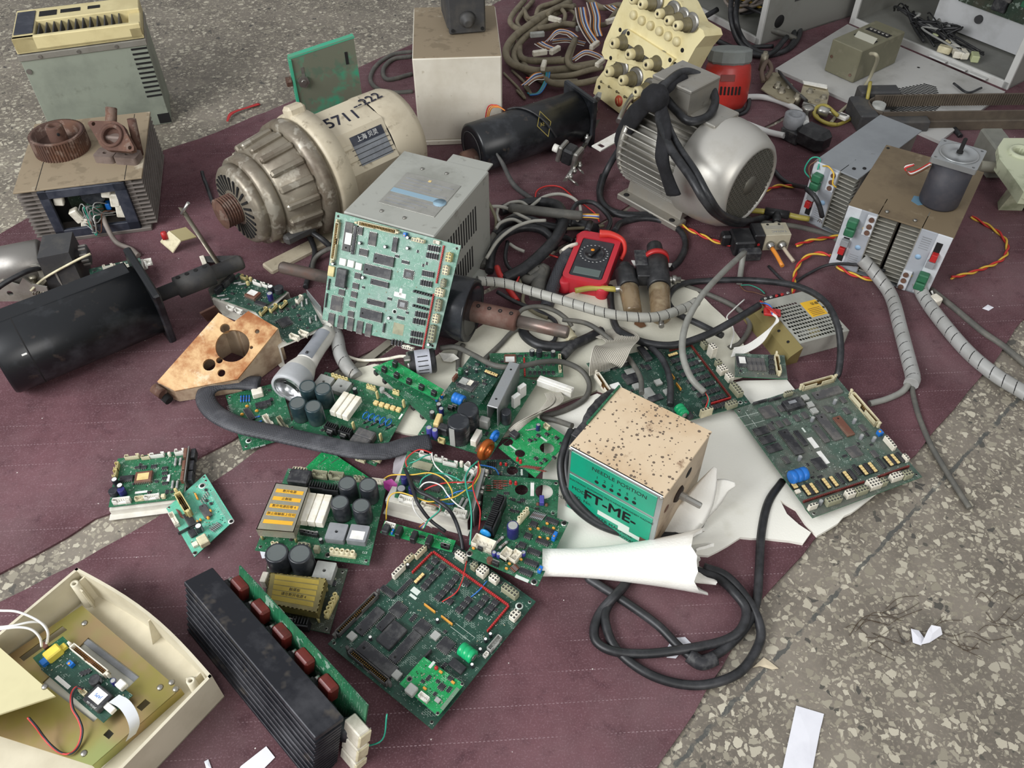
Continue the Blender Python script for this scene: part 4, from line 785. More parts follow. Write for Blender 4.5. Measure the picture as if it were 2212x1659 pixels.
for x, y in ((462, 350), (762, 330)): b.add('jst', x, y, 7 if x < 500 else 7, 2.8, 6, 8, 'cream' if x < 500 else 'jst', rot=180)
b.add('jst', 627, 355, 4, 2.8, 6, 7, 'cream', rot=180); b.add('blk', 908, 320, 4, 5, 8, 'ivory', 'connector'); b.add('jst', 1030, 290, 4, 3, 8, 9, rot=180); b.add('jst', 278, 465, 4, 2.8, 6, 9, 'ycream', rot=-90); b.add('jst', 258, 555, 4, 2.8, 6, 9, 'ycream', rot=-90)
b.add('jst', 335, 870, 7, 3.3, 7, 10); b.add('jst', 552, 850, 4, 2.8, 6, 7, 'cream'); b.add('jst', 700, 830, 8, 2.5, 6, 8); b.add('blk', 838, 825, 6, 6, 7, 'cream', 'connector')
b.row('cap', 255, 635, 320, 705, 2, 9, 16, 'capk', 'white'); b.add('cap', 240, 770, 14, 10, 'capk', 'capk'); b.add('cap', 335, 755, 11, 14, 'capb', 'capb'); b.add('qfp', 605, 600, 25, 20, 6, 'brown'); b.add('silk', 600, 602, 17, 13, 'ltan', z=.0066); b.add('chip', 400, 620, 20, 10, 4); b.row('res', 985, 420, 1045, 415, 2, 14, 4.5, 'lgrey', 'grey', rot=90); b.row('res', 950, 690, 1005, 690, 2, 14, 4.5, 'lgrey', 'grey', rot=90); b.add('blk', 905, 620, 4, 13, 2, 'white', 'connector'); b.row('soic', 860, 500, 865, 680, 4, 9, 5); b.row('soic', 610, 490, 730, 480, 2, 9, 6)
b.add('silk', 580, 790, 18, 4, 'white'); b.fill(71, 80, SMALL)
p0 = b.inv @ P(406, 962, .055); mb = MB(); q1 = [b.loc(1140, 240, .012), b.loc(1085, 660, .012)]
mb.hexa([V((q1[0].x, q1[0].y, -.018)), V((q1[0].x+.002, q1[0].y, -.018)), V((q1[1].x+.002, q1[1].y, -.018)), V((q1[1].x, q1[1].y, -.018))], [V((q1[0].x, q1[0].y, .012)), V((q1[0].x+.002, q1[0].y, .012)), V((q1[1].x+.002, q1[1].y, .012)), V((q1[1].x, q1[1].y, .012))]); b.T.p('end_plate', mb, K['steel'])
for t in (.15, .5, .8): pp = q1[0].lerp(q1[1], t); b.T.p('power_module', MB().box((pp.x-.004, pp.y, .004), (.005, .018, .012), .0006), K['brown']); b.T.p('power_module', MB().box((pp.x+.007, pp.y, .0), (.007, .018, .014), .0006), K['chip'])
b = driver('green driver board tangled in coloured wires on a white bracket', C_MID, [(250, 640), (1010, 862), (1150, 330), (385, 165)], .036)
b.add('jst', 575, 190, 6, 3, 8, 9, 'jst', rot=180); b.add('jst', 708, 225, 4, 3, 7, 9, rot=180); b.add('jst', 828, 268, 7, 3, 7, 10, rot=180); b.add('blk', 945, 275, 5, 5, 12, 'ivory', 'connector'); b.add('jst', 1045, 320, 6, 3, 10, 14, rot=160); b.add('jst', 395, 655, 8, 3.4, 8, 11); b.add('jst', 600, 720, 8, 2.6, 7, 8, 'ivory'); b.add('jst', 930, 790, 5, 3.6, 9, 12); b.add('jst', 820, 800, 4, 3, 6, 7)
b.row('cap', 350, 430, 430, 540, 2, 11, 18, 'capb', 'capb'); b.add('cap', 320, 550, 14, 10, 'capk', 'grey'); b.add('qfp', 650, 480, 30, 28, 5, 'chip'); b.add('soic', 540, 310, 30, 14, 2, 'dcream'); b.row('res', 985, 430, 1040, 440, 2, 20, 5, 'lgrey', 'grey', rot=85); b.row('res', 940, 690, 985, 700, 2, 18, 5, 'lgrey', 'grey', rot=85); b.add('chip', 470, 440, 22, 10); b.fill(72, 70, SMALL)
qa = b.loc(1180, 330, .012); qb = b.loc(1060, 780, .012); mb = MB()
mb.hexa([V((qa.x, qa.y, -.029)), V((qa.x+.002, qa.y, -.029)), V((qb.x+.002, qb.y, -.029)), V((qb.x, qb.y, -.029))], [V((qa.x, qa.y, .010)), V((qa.x+.002, qa.y, .010)), V((qb.x+.002, qb.y, .010)), V((qb.x, qb.y, .010))]); b.T.p('end_plate', mb, K['alup'])
for t in (.1, .4, .5, .75): pp = qa.lerp(qb, t); b.T.p('screw', MB().cyl((pp.x+.002, pp.y, .004), (pp.x+.008, pp.y, .004), .0035, n=8), K['steel'])
T = b.T; W5 = [(120, 470), (220, 415), (430, 412), (620, 392), (760, 450), (840, 560), (855, 650)]
def cw(pts, c, r=.0011, hs=(.055,)):
	n = len(pts); wire(T, [(C_MID[0]+x/C_MID[2], C_MID[1]+y/C_MID[2], hs[min(i, len(hs)-1)]) for i, (x, y) in enumerate(pts)], r, WM[c])
cw(W5, 'yellow', hs=(.02, .045, .06, .066, .066, .062, .058)); cw([(165, 880), (170, 760), (205, 630), (300, 595), (430, 630), (600, 690), (760, 670), (880, 640), (990, 570), (1080, 500), (1140, 380), (1120, 270)], 'yellow', hs=(.022, .045, .06, .062, .064, .064, .064, .064, .064, .064, .06))
cw([(560, 570), (640, 530), (760, 500), (880, 490), (1060, 490)], 'red', hs=(.055, .062, .065, .062, .062)); cw([(1125, 280), (1115, 400), (1065, 510), (1090, 640), (1140, 780), (1130, 985)], 'red', hs=(.06, .062, .066, .066, .05, .034)); cw([(1120, 265), (1030, 350), (990, 440), (1000, 560), (1040, 720), (1050, 900), (1035, 1140)], 'green', .0013, hs=(.06, .064, .066, .066, .06, .05, .034)); cw([(640, 180), (650, 260), (700, 345), (860, 475)], 'white', hs=(.06, .062, .064, .056)); cw([(500, 560), (560, 500), (640, 490), (740, 530), (810, 630), (900, 720), (980, 770)], 'white', hs=(.056, .062, .066, .066, .064, .06, .056)); cw([(380, 330), (370, 260), (430, 190), (520, 150), (640, 185)], 'red', hs=(.052, .06, .064, .066, .06)); cw([(385, 300), (470, 270), (560, 220), (625, 200)], 'green', hs=(.052, .058, .062, .058)); cw([(1140, 310), (1230, 325), (1300, 350), (1335, 410)], 'blue', hs=(.058, .05, .044, .03)); cw([(780, 650), (900, 590), (1000, 575), (1080, 580)], 'blue', hs=(.054, .062, .062, .058)); cw([(745, 690), (800, 715), (870, 712)], 'blue', hs=(.054, .062, .058)); cw([(510, 520), (545, 450), (640, 400), (760, 400), (880, 440), (980, 500)], 'green', hs=(.055, .06, .064, .064, .064, .06)); cw([(1060, 480), (900, 500)], 'white', hs=(.06,)); cw([(440, 660), (450, 760), (520, 860), (640, 960)], 'white', hs=(.062, .066, .05, .03))
for i, c in enumerate(('brown', 'orange', 'purple', 'blue', 'yellow', 'white', 'green')): cw([(580+i*22, 705+i*5), (670+i*10, 730), (735-i*5, 770+i*4), (650-i*8, 850+i*6), (500+i*9, 950+i*4)], c, hs=(.054, .066, .066, .05, .022))
for dx in (0, 24): cw([(360+dx, 350), (400+dx, 450), (450+dx, 600), (500+dx*3, 720-dx*3), (620+dx*5, 880-dx*4), (780+dx*4, 1000-dx*4)] if dx == 0 else [(385, 400), (470, 560), (640, 650), (800, 760), (880, 880), (940, 1060), (960, 1195)], 'black', .0028, hs=(.055, .062, .066, .066, .045, .03, .022))
b = brd('pale turquoise board with a corroded ribbon socket, standing by the driver at left', C_BH, [(880, 985), (1215, 1565), (1690, 1128), (1345, 575)], .020, 'lite', holes=False)
for x, y, d in ((1330, 612, 4), (1352, 655, 4), (912, 975, 4), (1222, 1520, 7), (1655, 1140, 9)): b.add('ring', x, y, d, 'white' if d == 9 else 'pin')
b.add('ring', 1308, 715, 11, 'white'); b.add('idc', 1070, 900, 42, 10, 15, 'ycream'); b.add('chip', 1345, 1010, 26, 10, 4, 'chipg'); b.row('disc', 1225, 805, 1245, 850, 3, 6, 3, 'orange'); b.row('disc', 1250, 1130, 1285, 1110, 2, 5, 3, 'orange'); b.add('disc', 1405, 1000, 5, 3, 'orange'); b.add('disc', 1375, 1085, 6, 4, 'orange'); b.row('res', 1020, 1010, 1065, 1085, 6, 7, 2.2, 'redk', 'brown', rot=20); b.row('silk', 1430, 790, 1630, 1120, 26, .9, 6, 'solder'); b.add('cap', 1260, 1190, 10, 14, 'capk', 'white'); b.add('chip', 1190, 1270, 14, 9, 4); b.add('blk', 1310, 1350, 17, 14, 10, 'cream', 'relay', rot=0); b.add('blk', 1220, 1405, 8, 8, 5, 'ivory', 'connector'); b.add('jst', 965, 1100, 7, 3.4, 7, 9, 'ivory'); b.row('res', 1300, 900, 1370, 800, 5, 7, 2, 'lgrey', 'brown'); b.row('res', 1420, 1240, 1510, 1170, 6, 8, 2.2, 'grey', 'brown', rot=20); b.add('blk', 1150, 1205, 1.5, 34, 6, 'chip', 'pin_header', rot=0); b.add('chip', 1160, 1120, 30, 10, 3); b.fill(73, 60, SMALL)
b = driver('dusty driver board with brown chip, behind the rusty casting', C_LF, [(530, 622), (925, 765), (1185, 588), (770, 432)], .036, 'dark')
b.add('qfp', 890, 610, 24, 20, 7, 'brown'); b.add('silk', 890, 600, 17, 13, 'white', z=.0076); b.add('jst', 930, 505, 6, 3, 6, 9, rot=180); b.add('jst', 1000, 525, 4, 3, 6, 8, rot=180); b.add('jst', 815, 455, 4, 3, 7, 9, 'ycream', rot=180); b.row('blk', 870, 470, 845, 505, 2, 5, 5, 9, 'ycream', 'connector'); b.row('jst', 700, 720, 770, 745, 2, 5, 2.8, 6, 9); b.add('cap', 1040, 545, 11, 15, 'capk', 'white'); b.add('cap', 1035, 605, 11, 17, 'capb', 'lgrey'); b.add('cap', 1110, 555, 18, 12, 'capk', 'capk'); b.add('chip', 960, 690, 24, 9, 3); b.row('res', 760, 510, 800, 520, 2, 14, 4, 'lgrey', 'grey', rot=40); b.row('res', 620, 620, 655, 650, 2, 14, 4, 'lgrey', 'grey', rot=40); b.fill(74, 60, SMALL)
q = [b.loc(712, 395, .018), b.loc(515, 572, .018)]; mb = MB(); e = (q[1]-q[0]).cross(V((0, 0, 1))).normalized()*.0015
mb.hexa([V((p.x, p.y, -.034)) for p in (q[0], q[1], q[1]+e, q[0]+e)], [V((p.x, p.y, .018)) for p in (q[0], q[1], q[1]+e, q[0]+e)]); b.T.p('end_plate', mb, K['steel'])
for t in (.2, .45, .75): pp = q[0].lerp(q[1], t); b.T.p('power_module', MB().box((pp.x+.006, pp.y, .004), (.007, .016, .016), .0006), K['chip'])
mb = MB();
b = driver('driver board with black square chip, right behind the rusty casting', C_LF, [(920, 768), (1185, 1025), (1490, 880), (1345, 600)], .052, 'dark')
b.add('qfp', 1165, 845, 22, 20, 4); b.row('jst', 980, 745, 1150, 690, 3, 6, 2.8, 6, 9, 'ycream', rot=-60); b.add('jst', 1285, 640, 5, 2.8, 7, 10, 'ivory', rot=-60); b.row('jst', 1245, 965, 1325, 935, 2, 6, 2.8, 7, 9, 'ivory', rot=28); b.row('res', 1380, 830, 1430, 810, 2, 14, 4, 'lgrey', 'grey', rot=-20); b.row('res', 1310, 690, 1350, 670, 2, 14, 4, 'lgrey', 'grey', rot=-20); b.row('soic', 1080, 770, 1240, 720, 4, 8, 5); b.fill(75, 60, SMALL)
q = [b.loc(1355, 575, .016), b.loc(1475, 720, .016)]; e = (q[1]-q[0]).cross(V((0, 0, 1))).normalized()*.0015; mb = MB()
mb.hexa([V((p.x, p.y, -.034)) for p in (q[0], q[1], q[1]+e, q[0]+e)], [V((p.x, p.y, .016)) for p in (q[0], q[1], q[1]+e, q[0]+e)]); b.T.p('end_plate', mb, K['alup'])
b = brd('small dusty board with a white latch, under the gold bracket of the power supply', C_C5, [(632, 1482), (1062, 1502), (1035, 1310), (635, 1295)], FZ+.012, 'dusty', holes=False)
b.add('qfp', 690, 1355, 18, 26, 3, 'chip'); b.add('silk', 692, 1348, 11, 16, 'white', z=.0036); b.row('chip', 750, 1375, 860, 1380, 4, 8, 30, 3, 'chipg'); b.row('soic', 930, 1320, 935, 1440, 4, 10, 8, 4); b.add('idc', 985, 1370, 42, 8, 10, 'cream', rot=88); b.fill(76, 24, SMALL)
b = driver('grimy driver board behind the long black motor at left', (0, 380, 3.457), [(690, 832), (1075, 760), (1045, 610), (665, 695)], .035, 'dark')
b.row('jst', 800, 665, 955, 650, 3, 6, 2.8, 7, 9, 'ivory', rot=180); b.row('cap', 690, 790, 760, 770, 2, 10, 14, 'capk', 'lgrey'); b.add('jst', 1100, 625, 4, 3, 8, 12); b.fill(77, 30, SMALL)
# ================================================================ machines at the back
def topframe(tl, tr, bl, H, z0=MZ):
	'box frame from its top face: front left, front right, back left pixels at height H; returns frame on the floor, width, depth'
	a, b, c = P(*tl, H), P(*tr, H), P(*bl, H); w = (b-a).length; x = (b-a)/w; y = V((-x.y, x.x, 0)); d = (c-a).dot(y)
	return frame((a.x, a.y, z0), x), w, d
def stat(p0, p1, u):
	'distance along p0-p1 of the point seen in column u'
	lo, hi = -1.0, 2.0
	f = lambda t: (lambda q: IW/2+FPX*q.x/(q.y*_c-q.z*_s))(p0.lerp(p1, t)-EYE)
	s = f(hi) > f(lo)
	for _ in range(50):
		m = (lo+hi)/2
		if (f(m) < u) == s: lo = m
		else: hi = m
	return lo*(p1-p0).length
def Bx(x0, x1, y0, y1, z0, z1, ch=.0015, mi=0, mb=None):
	return (mb or MB()).box(((x0+x1)/2, (y0+y1)/2, (z0+z1)/2), (x1-x0, y1-y0, z1-z0), ch, mi)
BEIGE = mat('beige_enamel', 'c9bea6', .45, dirt='8b7b62', amt=.6, scale=9, lo=.5, hi=.75, dirt2='6b5c48', amt2=.5, scale2=45, lo2=.6, hi2=.7)
WHITEB = mat('white_enamel', 'd9d3c4', .5, dirt='b5ab96', amt=.5, scale=6, dirt2='8d8064', amt2=.4, scale2=70, lo2=.66, hi2=.72)
DUSTTOP = mat('dust_brown', '8f8069', .8, dirt='b8ae9a', amt=.9, scale=9, lo=.58, hi=.66, dirt2='6f624e', amt2=.5, scale2=30)
GREYG = mat('grey_green_panel', '8b9183', .5, dirt='6d7268', amt=.6, scale=8, dirt2='5e5e54', amt2=.5, scale2=24, lo2=.6, hi2=.72)
CREAMP = mat('cream_plastic', 'd8ca98', .45, dirt='b0a070', amt=.4, scale=14)
RUST = mat('rusty_iron', '5a4036', .8, .2, dirt='7a5a48', amt=.7, scale=22, bump=.3, dirt2='8d7f74', amt2=.4, scale2=40)
ALUD = mat('dusty_aluminium', '9a978e', .5, .55, dirt='6f6a5e', amt=.6, scale=14, bump=.1)
BLK = mat('black_enamel', '16181b', .33, dirt='54575c', amt=.6, scale=11, lo=.5, hi=.78, dirt2='4a4038', amt2=.5, scale2=30, lo2=.62, hi2=.7)
DKM = mat('dark_machine_grey', '3a3a3b', .6, dirt='5a564f', amt=.5, scale=20)
FINM = mat('heatsink_dusty', '77706a', .65, .2, dirt='5a524a', amt=.6, scale=25)
BLUEF = mat('dark_blue_frame', '2c303b', .5, dirt='565860', amt=.5, scale=25)
H = ZH(368, 268, 84, 0.0); F, w, d = topframe((38, 118), (312, 82), (28, 58), H, 0.0); d = max(d, .085)
T = Thing('servo_drive', 'grey green servo drive with cream terminal top, standing behind the rusty gear', 'servo drive', F)
T.p('side_panel', Bx(0, w, 0, d, 0, H-.004), GREYG)
m = MB();
for k in range(11): z = H-.02-k*.0135*H/.25; Bx(w*.865, w*.995, -.0012, .001, z-.0042, z, 0, 0, m)
T.p('vent_slots', m, K['dark']); T.p('vent_slots', Bx(w*.90, w*1.002, -.0015, .002, .004, .028, 0), K['dark'])
T.p('seam_strip', Bx(-.002, w+.002, -.003, d, H-.016, H-.002, .001), ALUD)
for i in range(3): T.p('screw', MB().cyl((w*(.16+.3*i), -.003, H-.009), (w*(.16+.3*i), -.0055, H-.009), .004, n=10), K['steel'])
T.p('screw', MB().cyl((w*.03, -.0002, H-.04), (w*.03, -.003, H-.04), .006, n=10), K['steel'])
hc = .034
cv = MB(); Bx(0, w, 0, .012, H, H+hc, .002, 0, cv); Bx(0, w, d*.55, d, H, H+hc, .002, 0, cv); Bx(0, w*.17, .0, d*.56, H, H+hc, .002, 0, cv); Bx(w*.9, w, 0, d*.56, H, H+hc*.75, .002, 0, cv); Bx(0, w, 0, d, H, H+.008, .001, 0, cv)
tf = T.p('front_cover', cv, CREAMP)
for i in range(12): x = w*.19+i*w*.058; T.p('terminal_screw', MB().cyl((x+.008, d*.3, H+.008), (x+.008, d*.3, H+.018), .0065, n=10), K['steel']); T.p('terminal_divider', Bx(x-.0015, x+.0015, .013, d*.54, H+.006, H+hc*.85, .0005), DKM)
T.p('display_panel', Bx(w*.015, w*.16, d*.12, d*.9, H+hc, H+hc+.002, .0005), BLUEF, label='dark blue display panel'); T.p('slot', Bx(w*.19, w*.33, d*.68, d*.86, H+hc, H+hc+.001, 0), K['dark']); T.p('slot', Bx(w*.36, w*.52, d*.72, d*.84, H+hc, H+hc+.001, 0), K['dark']); T.p('slot', Bx(w*.58, w*.68, d*.74, d*.84, H+hc, H+hc+.001, 0), K['dark'])
H = ZH(87, 527, 414); F, w, d = topframe((30, 414), (304, 381), (71, 268), H); FB, HB = F, H
T = Thing('power_amplifier', 'finned power unit with open wiring front, under the rusty gear at left', 'amplifier', F); XL, XR = w*.17, w*.86
T.p('top_plate', Bx(-.002, w+.002, -.004, d, H-MZ-.004, H-MZ, .001), DUSTTOP, label='dusty top plate'); zt = H-MZ-.004
for x in (w*.17, w*.87): T.p('plate_seam', Bx(x-.0006, x+.0006, -.0045, d*.98, H-MZ, H-MZ+.0003, 0), K['dark'])
T.p('rear_case', Bx(XL, XR, .05, d, 0, zt, .001), K['dark']); T.p('base_plate', Bx(XL-.01, XR+.02, -.01, d, 0, .008, .001), FINM)
for x0, x1 in ((XL, XL+.002), (XR-.002, XR)): T.p('inner_wall', Bx(x0, x1, .0, .06, .008, zt, 0), K['dark'])
m = MB(); t = .018
Bx(XL, XR, -.008, 0, zt-t, zt, .001, 0, m); Bx(XL, XR, -.008, 0, .006, .006+t*1.1, .001, 0, m); Bx(XL, XL+t, -.008, 0, .006, zt, .001, 0, m); Bx(XR-t*1.3, XR, -.008, 0, .006, zt, .001, 0, m); T.p('front_frame', m, BLUEF, label='dark blue front frame')
for k in range(11):
	z = .012+k*(zt-.014)/11
	T.p('cooling_fin', Bx(-.0+w*.0, XL, -.002, d, z, z+.0035, .0006), FINM); T.p('cooling_fin', Bx(XR, w, -.002, d, z, z+.0035, .0006), FINM)
T.p('fin_root', Bx(XL-.012, XL, .002, d, .008, zt, 0), FINM); T.p('fin_root', Bx(XR, XR+.012, .002, d, .008, zt, 0), FINM)
for x, z, r in ((.18, .78, 10), (.30, .40, -20), (.74, .82, 12), (.80, .62, 10), (.82, .40, 10), (.36, .22, 15)):
	px = XL+(XR-XL)*x; T.p('connector', MB().box((px, .008, zt*z), (.018, .016, .030), .002, R=MR(radians(r), 3, 'Y')), K['ivory'])
T.p('circuit_board', Bx(XL+.2*(XR-XL), XR-.2*(XR-XL), .045, .049, .03, zt*.95, 0), PCB['grime']); T.p('capacitor', MB().la([(.022, 0), (.024, .003), (.024, .02), (.02, .022)], 18, ((XL+XR)/2+.01, .03, zt*.74), (0, -1, 0)), K['capk']); T.p('relay', Bx(XL+.45*(XR-XL), XL+.62*(XR-XL), .01, .04, .03, .07), PCB['dark']); T.p('trimmer', Bx(XL+.64*(XR-XL), XL+.7*(XR-XL), .015, .03, .045, .06), K['blue'])
rr = random.Random(4)
for i in range(12):
	x0 = XL+(XR-XL)*rr.choice((.3, .32, .36)); x1 = XL+(XR-XL)*rr.uniform(.55, .8); z0_ = zt*rr.uniform(.2, .45); z1_ = zt*rr.uniform(.3, .62)
	T.p('wire', MB().tube([(x0, .01, z0_), (x0+.02, -.004-rr.random()*.01, z0_+rr.uniform(-.02, .03)), ((x0+x1)/2, -.012-rr.random()*.01, (z0_+z1_)/2+rr.uniform(-.03, .04)), (x1-.02, -.006, z1_+.01), (x1, .01, z1_)], .0012, 6), WM[rr.choice(('brown', 'green', 'grey', 'white', 'grey'))])
T.p('cable', MB().tube([(XL+.6*(XR-XL), .0, .045), (XL+.63*(XR-XL), -.02, .03), (XL+.72*(XR-XL), -.05, .010), (XL+.9*(XR-XL), -.075, .006), (XL+1.0*(XR-XL), -.10, .006)], .005, 8), mat('grey_sheath', '8a8078', .6, dirt='5c544c', amt=.5))
c = P(137, 322, HB); gz = ZH(137, 322, 286, HB)-HB; r = 57*S(137, 322, HB)
T = Thing('timing_pulley', 'rusty toothed iron pulley lying on the finned power unit', 'pulley', MT(c))
n = 120; m = MB(); vs = []; ring = []
for z in (0, gz):
	for i in range(n*2): a = pi*i/n; q = r if i % 4 in (0, 1) else r*.965; vs.append((q*cos(a), q*sin(a), z))
m.add(vs, [(i, (i+1) % (2*n), 2*n+(i+1) % (2*n), 2*n+i) for i in range(2*n)]+[tuple(range(2*n))[::-1]])
m.la([(r*.965, gz), (r*.97, gz+.001), (r*.84, gz+.001), (r*.82, gz*.45), (0, gz*.42)], 40, cap=False); m.add([(r*.962*cos(2*pi*i/40), r*.962*sin(2*pi*i/40), gz) for i in range(40)]+[(r*1.0*cos(2*pi*i/40), r*1.0*sin(2*pi*i/40), gz-.0004) for i in range(40)], [(i, (i+1) % 40, 40+(i+1) % 40, 40+i) for i in range(40)])
T.p('toothed_rim', m, mat('pulley_rust', '58423a', .75, .25, dirt='7a5238', amt=.5, scale=14, dirt2='a08d80', amt2=.4, scale2=40)); T.p('hub', MB().la([(r*.33, gz*.4), (r*.31, gz*1.35), (r*.27, gz*1.42), (r*.15, gz*1.42), (r*.14, gz*.9), (0, gz*.9)], 24, cap=False), RUST); T.p('set_screw', MB().cyl((r*.16, -r*.2, gz*1.1), (r*.24, -r*.32, gz*1.1), r*.05, n=8), K['dark'])
F = frame(P(205, 352, HB), P(292, 358, HB)-P(205, 352, HB)); sc = S(250, 355, HB)
T = Thing('bearing_bracket', 'rusty cast bearing bracket beside the toothed pulley', 'bracket', F); a = 96*sc
m = MB(); m.prism([rrect(0, 0, a*.46, .034, .006), circ(a*.22, .016, .005, 12)], 0, .016); m.prism([rrect(a*.48, 0, a, .034, .006), circ(a*.74, .016, .005, 12)], 0, .016); Bx(a*.2, a*.8, .020, .038, .0, .05, .003, 0, m)
CAST = mat('cast_rust_grey', '7d6e66', .7, .2, dirt='54453e', amt=.6, scale=22, bump=.3)
T.p('foot', m, CAST); R = MT((a*.52, .022, .050)) @ MR(radians(42), 4, 'X') @ MR(radians(-28), 4, 'Z')
out = [(-.052, 0)]+[(.030*cos(t)*1.0, .030*sin(t)) for t in [radians(x) for x in range(130, 49, -16)]]+[(.052, .006), (.056, 0), (.052, -.006)]+[(.030*cos(t), .030*sin(t)) for t in [radians(x) for x in range(-50, -131, -16)]]+[(-.056, -.006), (-.058, 0)]
m = MB(); m.prism([out[1:], circ(0, 0, .017, 24), circ(-.046, 0, .004, 10), circ(.046, 0, .004, 10)], -.006, .006); m.la([(.024, .006), (.024, .010), (.018, .010), (.017, -.004), (.011, -.004), (.010, -.012), (0, -.012)], 26, cap=False); m.xf(R); T.p('flange', m, RUST)
T.p('side_arm', MB().cyl((a*.30, .05, .045), (a*.34, .075, .085), .011, n=16, ch=.002).cyl((a*.85, .04, .0), (a*.83, .06, .07), .009, n=12), RUST)
H = ZH(906, 318, 127); F, w, d = topframe((890, 127), (1084, 121), (884, 17), H); FW = F
T = Thing('equipment_box', 'tall white metal box with a dirty brown top, behind the black motor', 'metal box', F)
T.p('body', Bx(0, w, 0, d, .012, H-MZ, .003), WHITEB); T.p('dirty_top', Bx(.002, w-.002, .002, d-.002, H-MZ-.001, H-MZ+.001, .0005), DUSTTOP); T.p('base_lip', Bx(.002, w-.002, -.002, d, 0, .013, .002), WHITEB)
Hw = H
F2 = frame(P(975, 78, H+.001), P(1046, 72, H)-P(975, 78, H)); wj = (P(1046, 72, H)-P(975, 78, H)).length
T = Thing('junction_box', 'dark grey cast junction box on top of the tall white box', 'junction box', F2)
T.p('box_body', Bx(-.006, wj+.006, .012, .13, 0, .13, .01), DKM); T.p('cover', Bx(-.004, wj+.004, 0, .014, .002, .115, .006), DKM)
for x in (.004, wj-.004):
	for z in (.012, .105): T.p('cover_screw', MB().cyl((x, 0, z), (x, -.003, z), .004, n=8), K['dark'])
T.p('cable_gland', MB().la([(.020, 0), (.017, .008), (.012, .012), (.010, .02), (.006, .02)], 18, (wj*.5, .002, .035), (0, -1, -.2)), DKM)
F = frame(P(655, 272, .0), P(788, 246, 0)-P(655, 272, 0)); w = (P(788, 246, 0)-P(655, 272, 0)).length; H1 = ZH(655, 272, 125, 0); H2 = ZH(788, 246, 75, 0)*.98
GP = mat('chipped_green_paint', '2f9a76', .5, dirt='6e675a', amt=.9, scale=7, lo=.38, hi=.5, dirt2='4a6a58', amt2=.5, scale2=20)
T = Thing('cover_plate', 'chipped green steel plate standing behind the beige motor', 'metal plate', F)
m = MB(); m.prism([[(0, 0), (w, 0), (w*.99, H2), (-.002, H1)]], -.0015, .0015, F=Matrix(((1, 0, 0, 0), (0, 0, 1, 0), (0, 1, 0, 0), (0, 0, 0, 1)))); m.f = [f[::-1] for f in m.f]; T.p('sheet', m, GP)
GPE = mat('green_paint', '3aa683', .45, dirt='7a8a70', amt=.4, scale=20); T.p('bent_edge', MB().hexa([(-.002, -.002, H1-.003), (w, -.002, H2-.003), (w, .018, H2-.003), (-.002, .018, H1-.003)], [(-.002, -.002, H1), (w, -.002, H2), (w, .018, H2), (-.002, .018, H1)]), GPE); T.p('bent_edge', Bx(-.004, .002, -.006, .014, 0, H1-.003, .0006), GPE)
T.p('slot', MB().box((w*.84, -.002, H2*.76), (.007, .001, .03)), K['dark']); T.p('slot', MB().box((w*.15, -.002, H1*.76), (.007, .001, .03)), K['steel']); T.p('bolt', MB().cyl((w*.13, .02, H1*.66), (w*.13, -.014, H1*.66), .006, n=10).la([(.014, 0), (.014, .007)], 6, (w*.13, -.004, H1*.66), (0, -1, 0), smooth=False), K['steel']); T.p('nut', MB().la([(.012, 0), (.012, .012)], 6, (-.006, .006, H1*.66), (-1, 0, 0), smooth=False), RUST)
p0, p1 = P(470, 466, .120), P(838, 298, .118); ax = (p1-p0).normalized(); F = frame(p0, ax); st = lambda u: stat(p0, p1, u)
T = Thing('clutch_motor', 'beige clutch motor with steel clutch housing and handwritten numbers', 'motor', frame((p0.x, p0.y, 0), ax)); zc = p0.z
O = (0, 0, zc); X = (1, 0, 0); L = (p1-p0).length
STC = mat('clutch_aluminium', '8f8778', .42, .5, dirt='56483a', amt=.85, scale=10, dirt2='c2bcae', amt2=.5, scale2=30)
x1, x2, x3, x4, x5, x6, x7 = st(508), st(545), st(600), st(640), st(662), st(720), st(846)
pr = [(.006, 0), (.012, 0)]+sum([[(.030, .006+i*.0052), (.026, .009+i*.0052)] for i in range(7)], [])+[(.028, x1)]
T.p('grooved_pulley', MB().la(pr, 28, O, X, smooth=False), RUST)
m = MB().la([(.02, x1), (.072, x1+.004), (.078, x1+.010), (.080, x1+.026), (.06, x1+.027)], 40, O, X); T.p('clutch_cover', m, STC)
for i in range(26):
	a = 2*pi*i/26; q = MR(a, 3, 'X'); T.p('cooling_slot', MB().box((0, 0, 0), (.004, .0045, .030)).xf(MT((x1+.0025, 0, zc)) @ q.to_4x4() @ MT((0, 0, .050))), K['dark'])
T.p('clutch_ring', MB().la([(.080, x1+.026), (.088, x1+.028), (.090, x1+.050), (.086, x1+.056)], 44, O, X), STC)
m = MB().la([(.086, x1+.056), (.094, x1+.06), (.104, x1+.125), (.104, x1+.128)], 44, O, X); T.p('clutch_housing', m, STC)
for i in range(18):
	a = 2*pi*i/18; T.p('housing_rib', MB().box((0, 0, 0), (.070, .014, .018), .004).xf(MT((x1+.093, 0, zc)) @ MR(a, 4, 'X') @ MT((0, 0, .098)) @ MR(radians(-7), 4, 'Y')), STC)
xf_ = x1+.128; T.p('steel_flange', MB().la([(.104, xf_), (.118, xf_+.002), (.121, xf_+.02), (.119, xf_+.03), (.108, xf_+.031)], 48, O, X), STC)
T.p('beige_flange', MB().la([(.104, xf_+.036), (.121, xf_+.037), (.123, xf_+.043), (.122, xf_+.075), (.112, xf_+.079)], 48, O, X), BEIGE)
for a in (75,): T.p('flange_lug', MB().box((0, 0, 0), (.04, .03, .03), .006).xf(MT((xf_+.055, 0, zc)) @ MR(radians(a-90), 4, 'X') @ MT((0, 0, .122))), BEIGE)
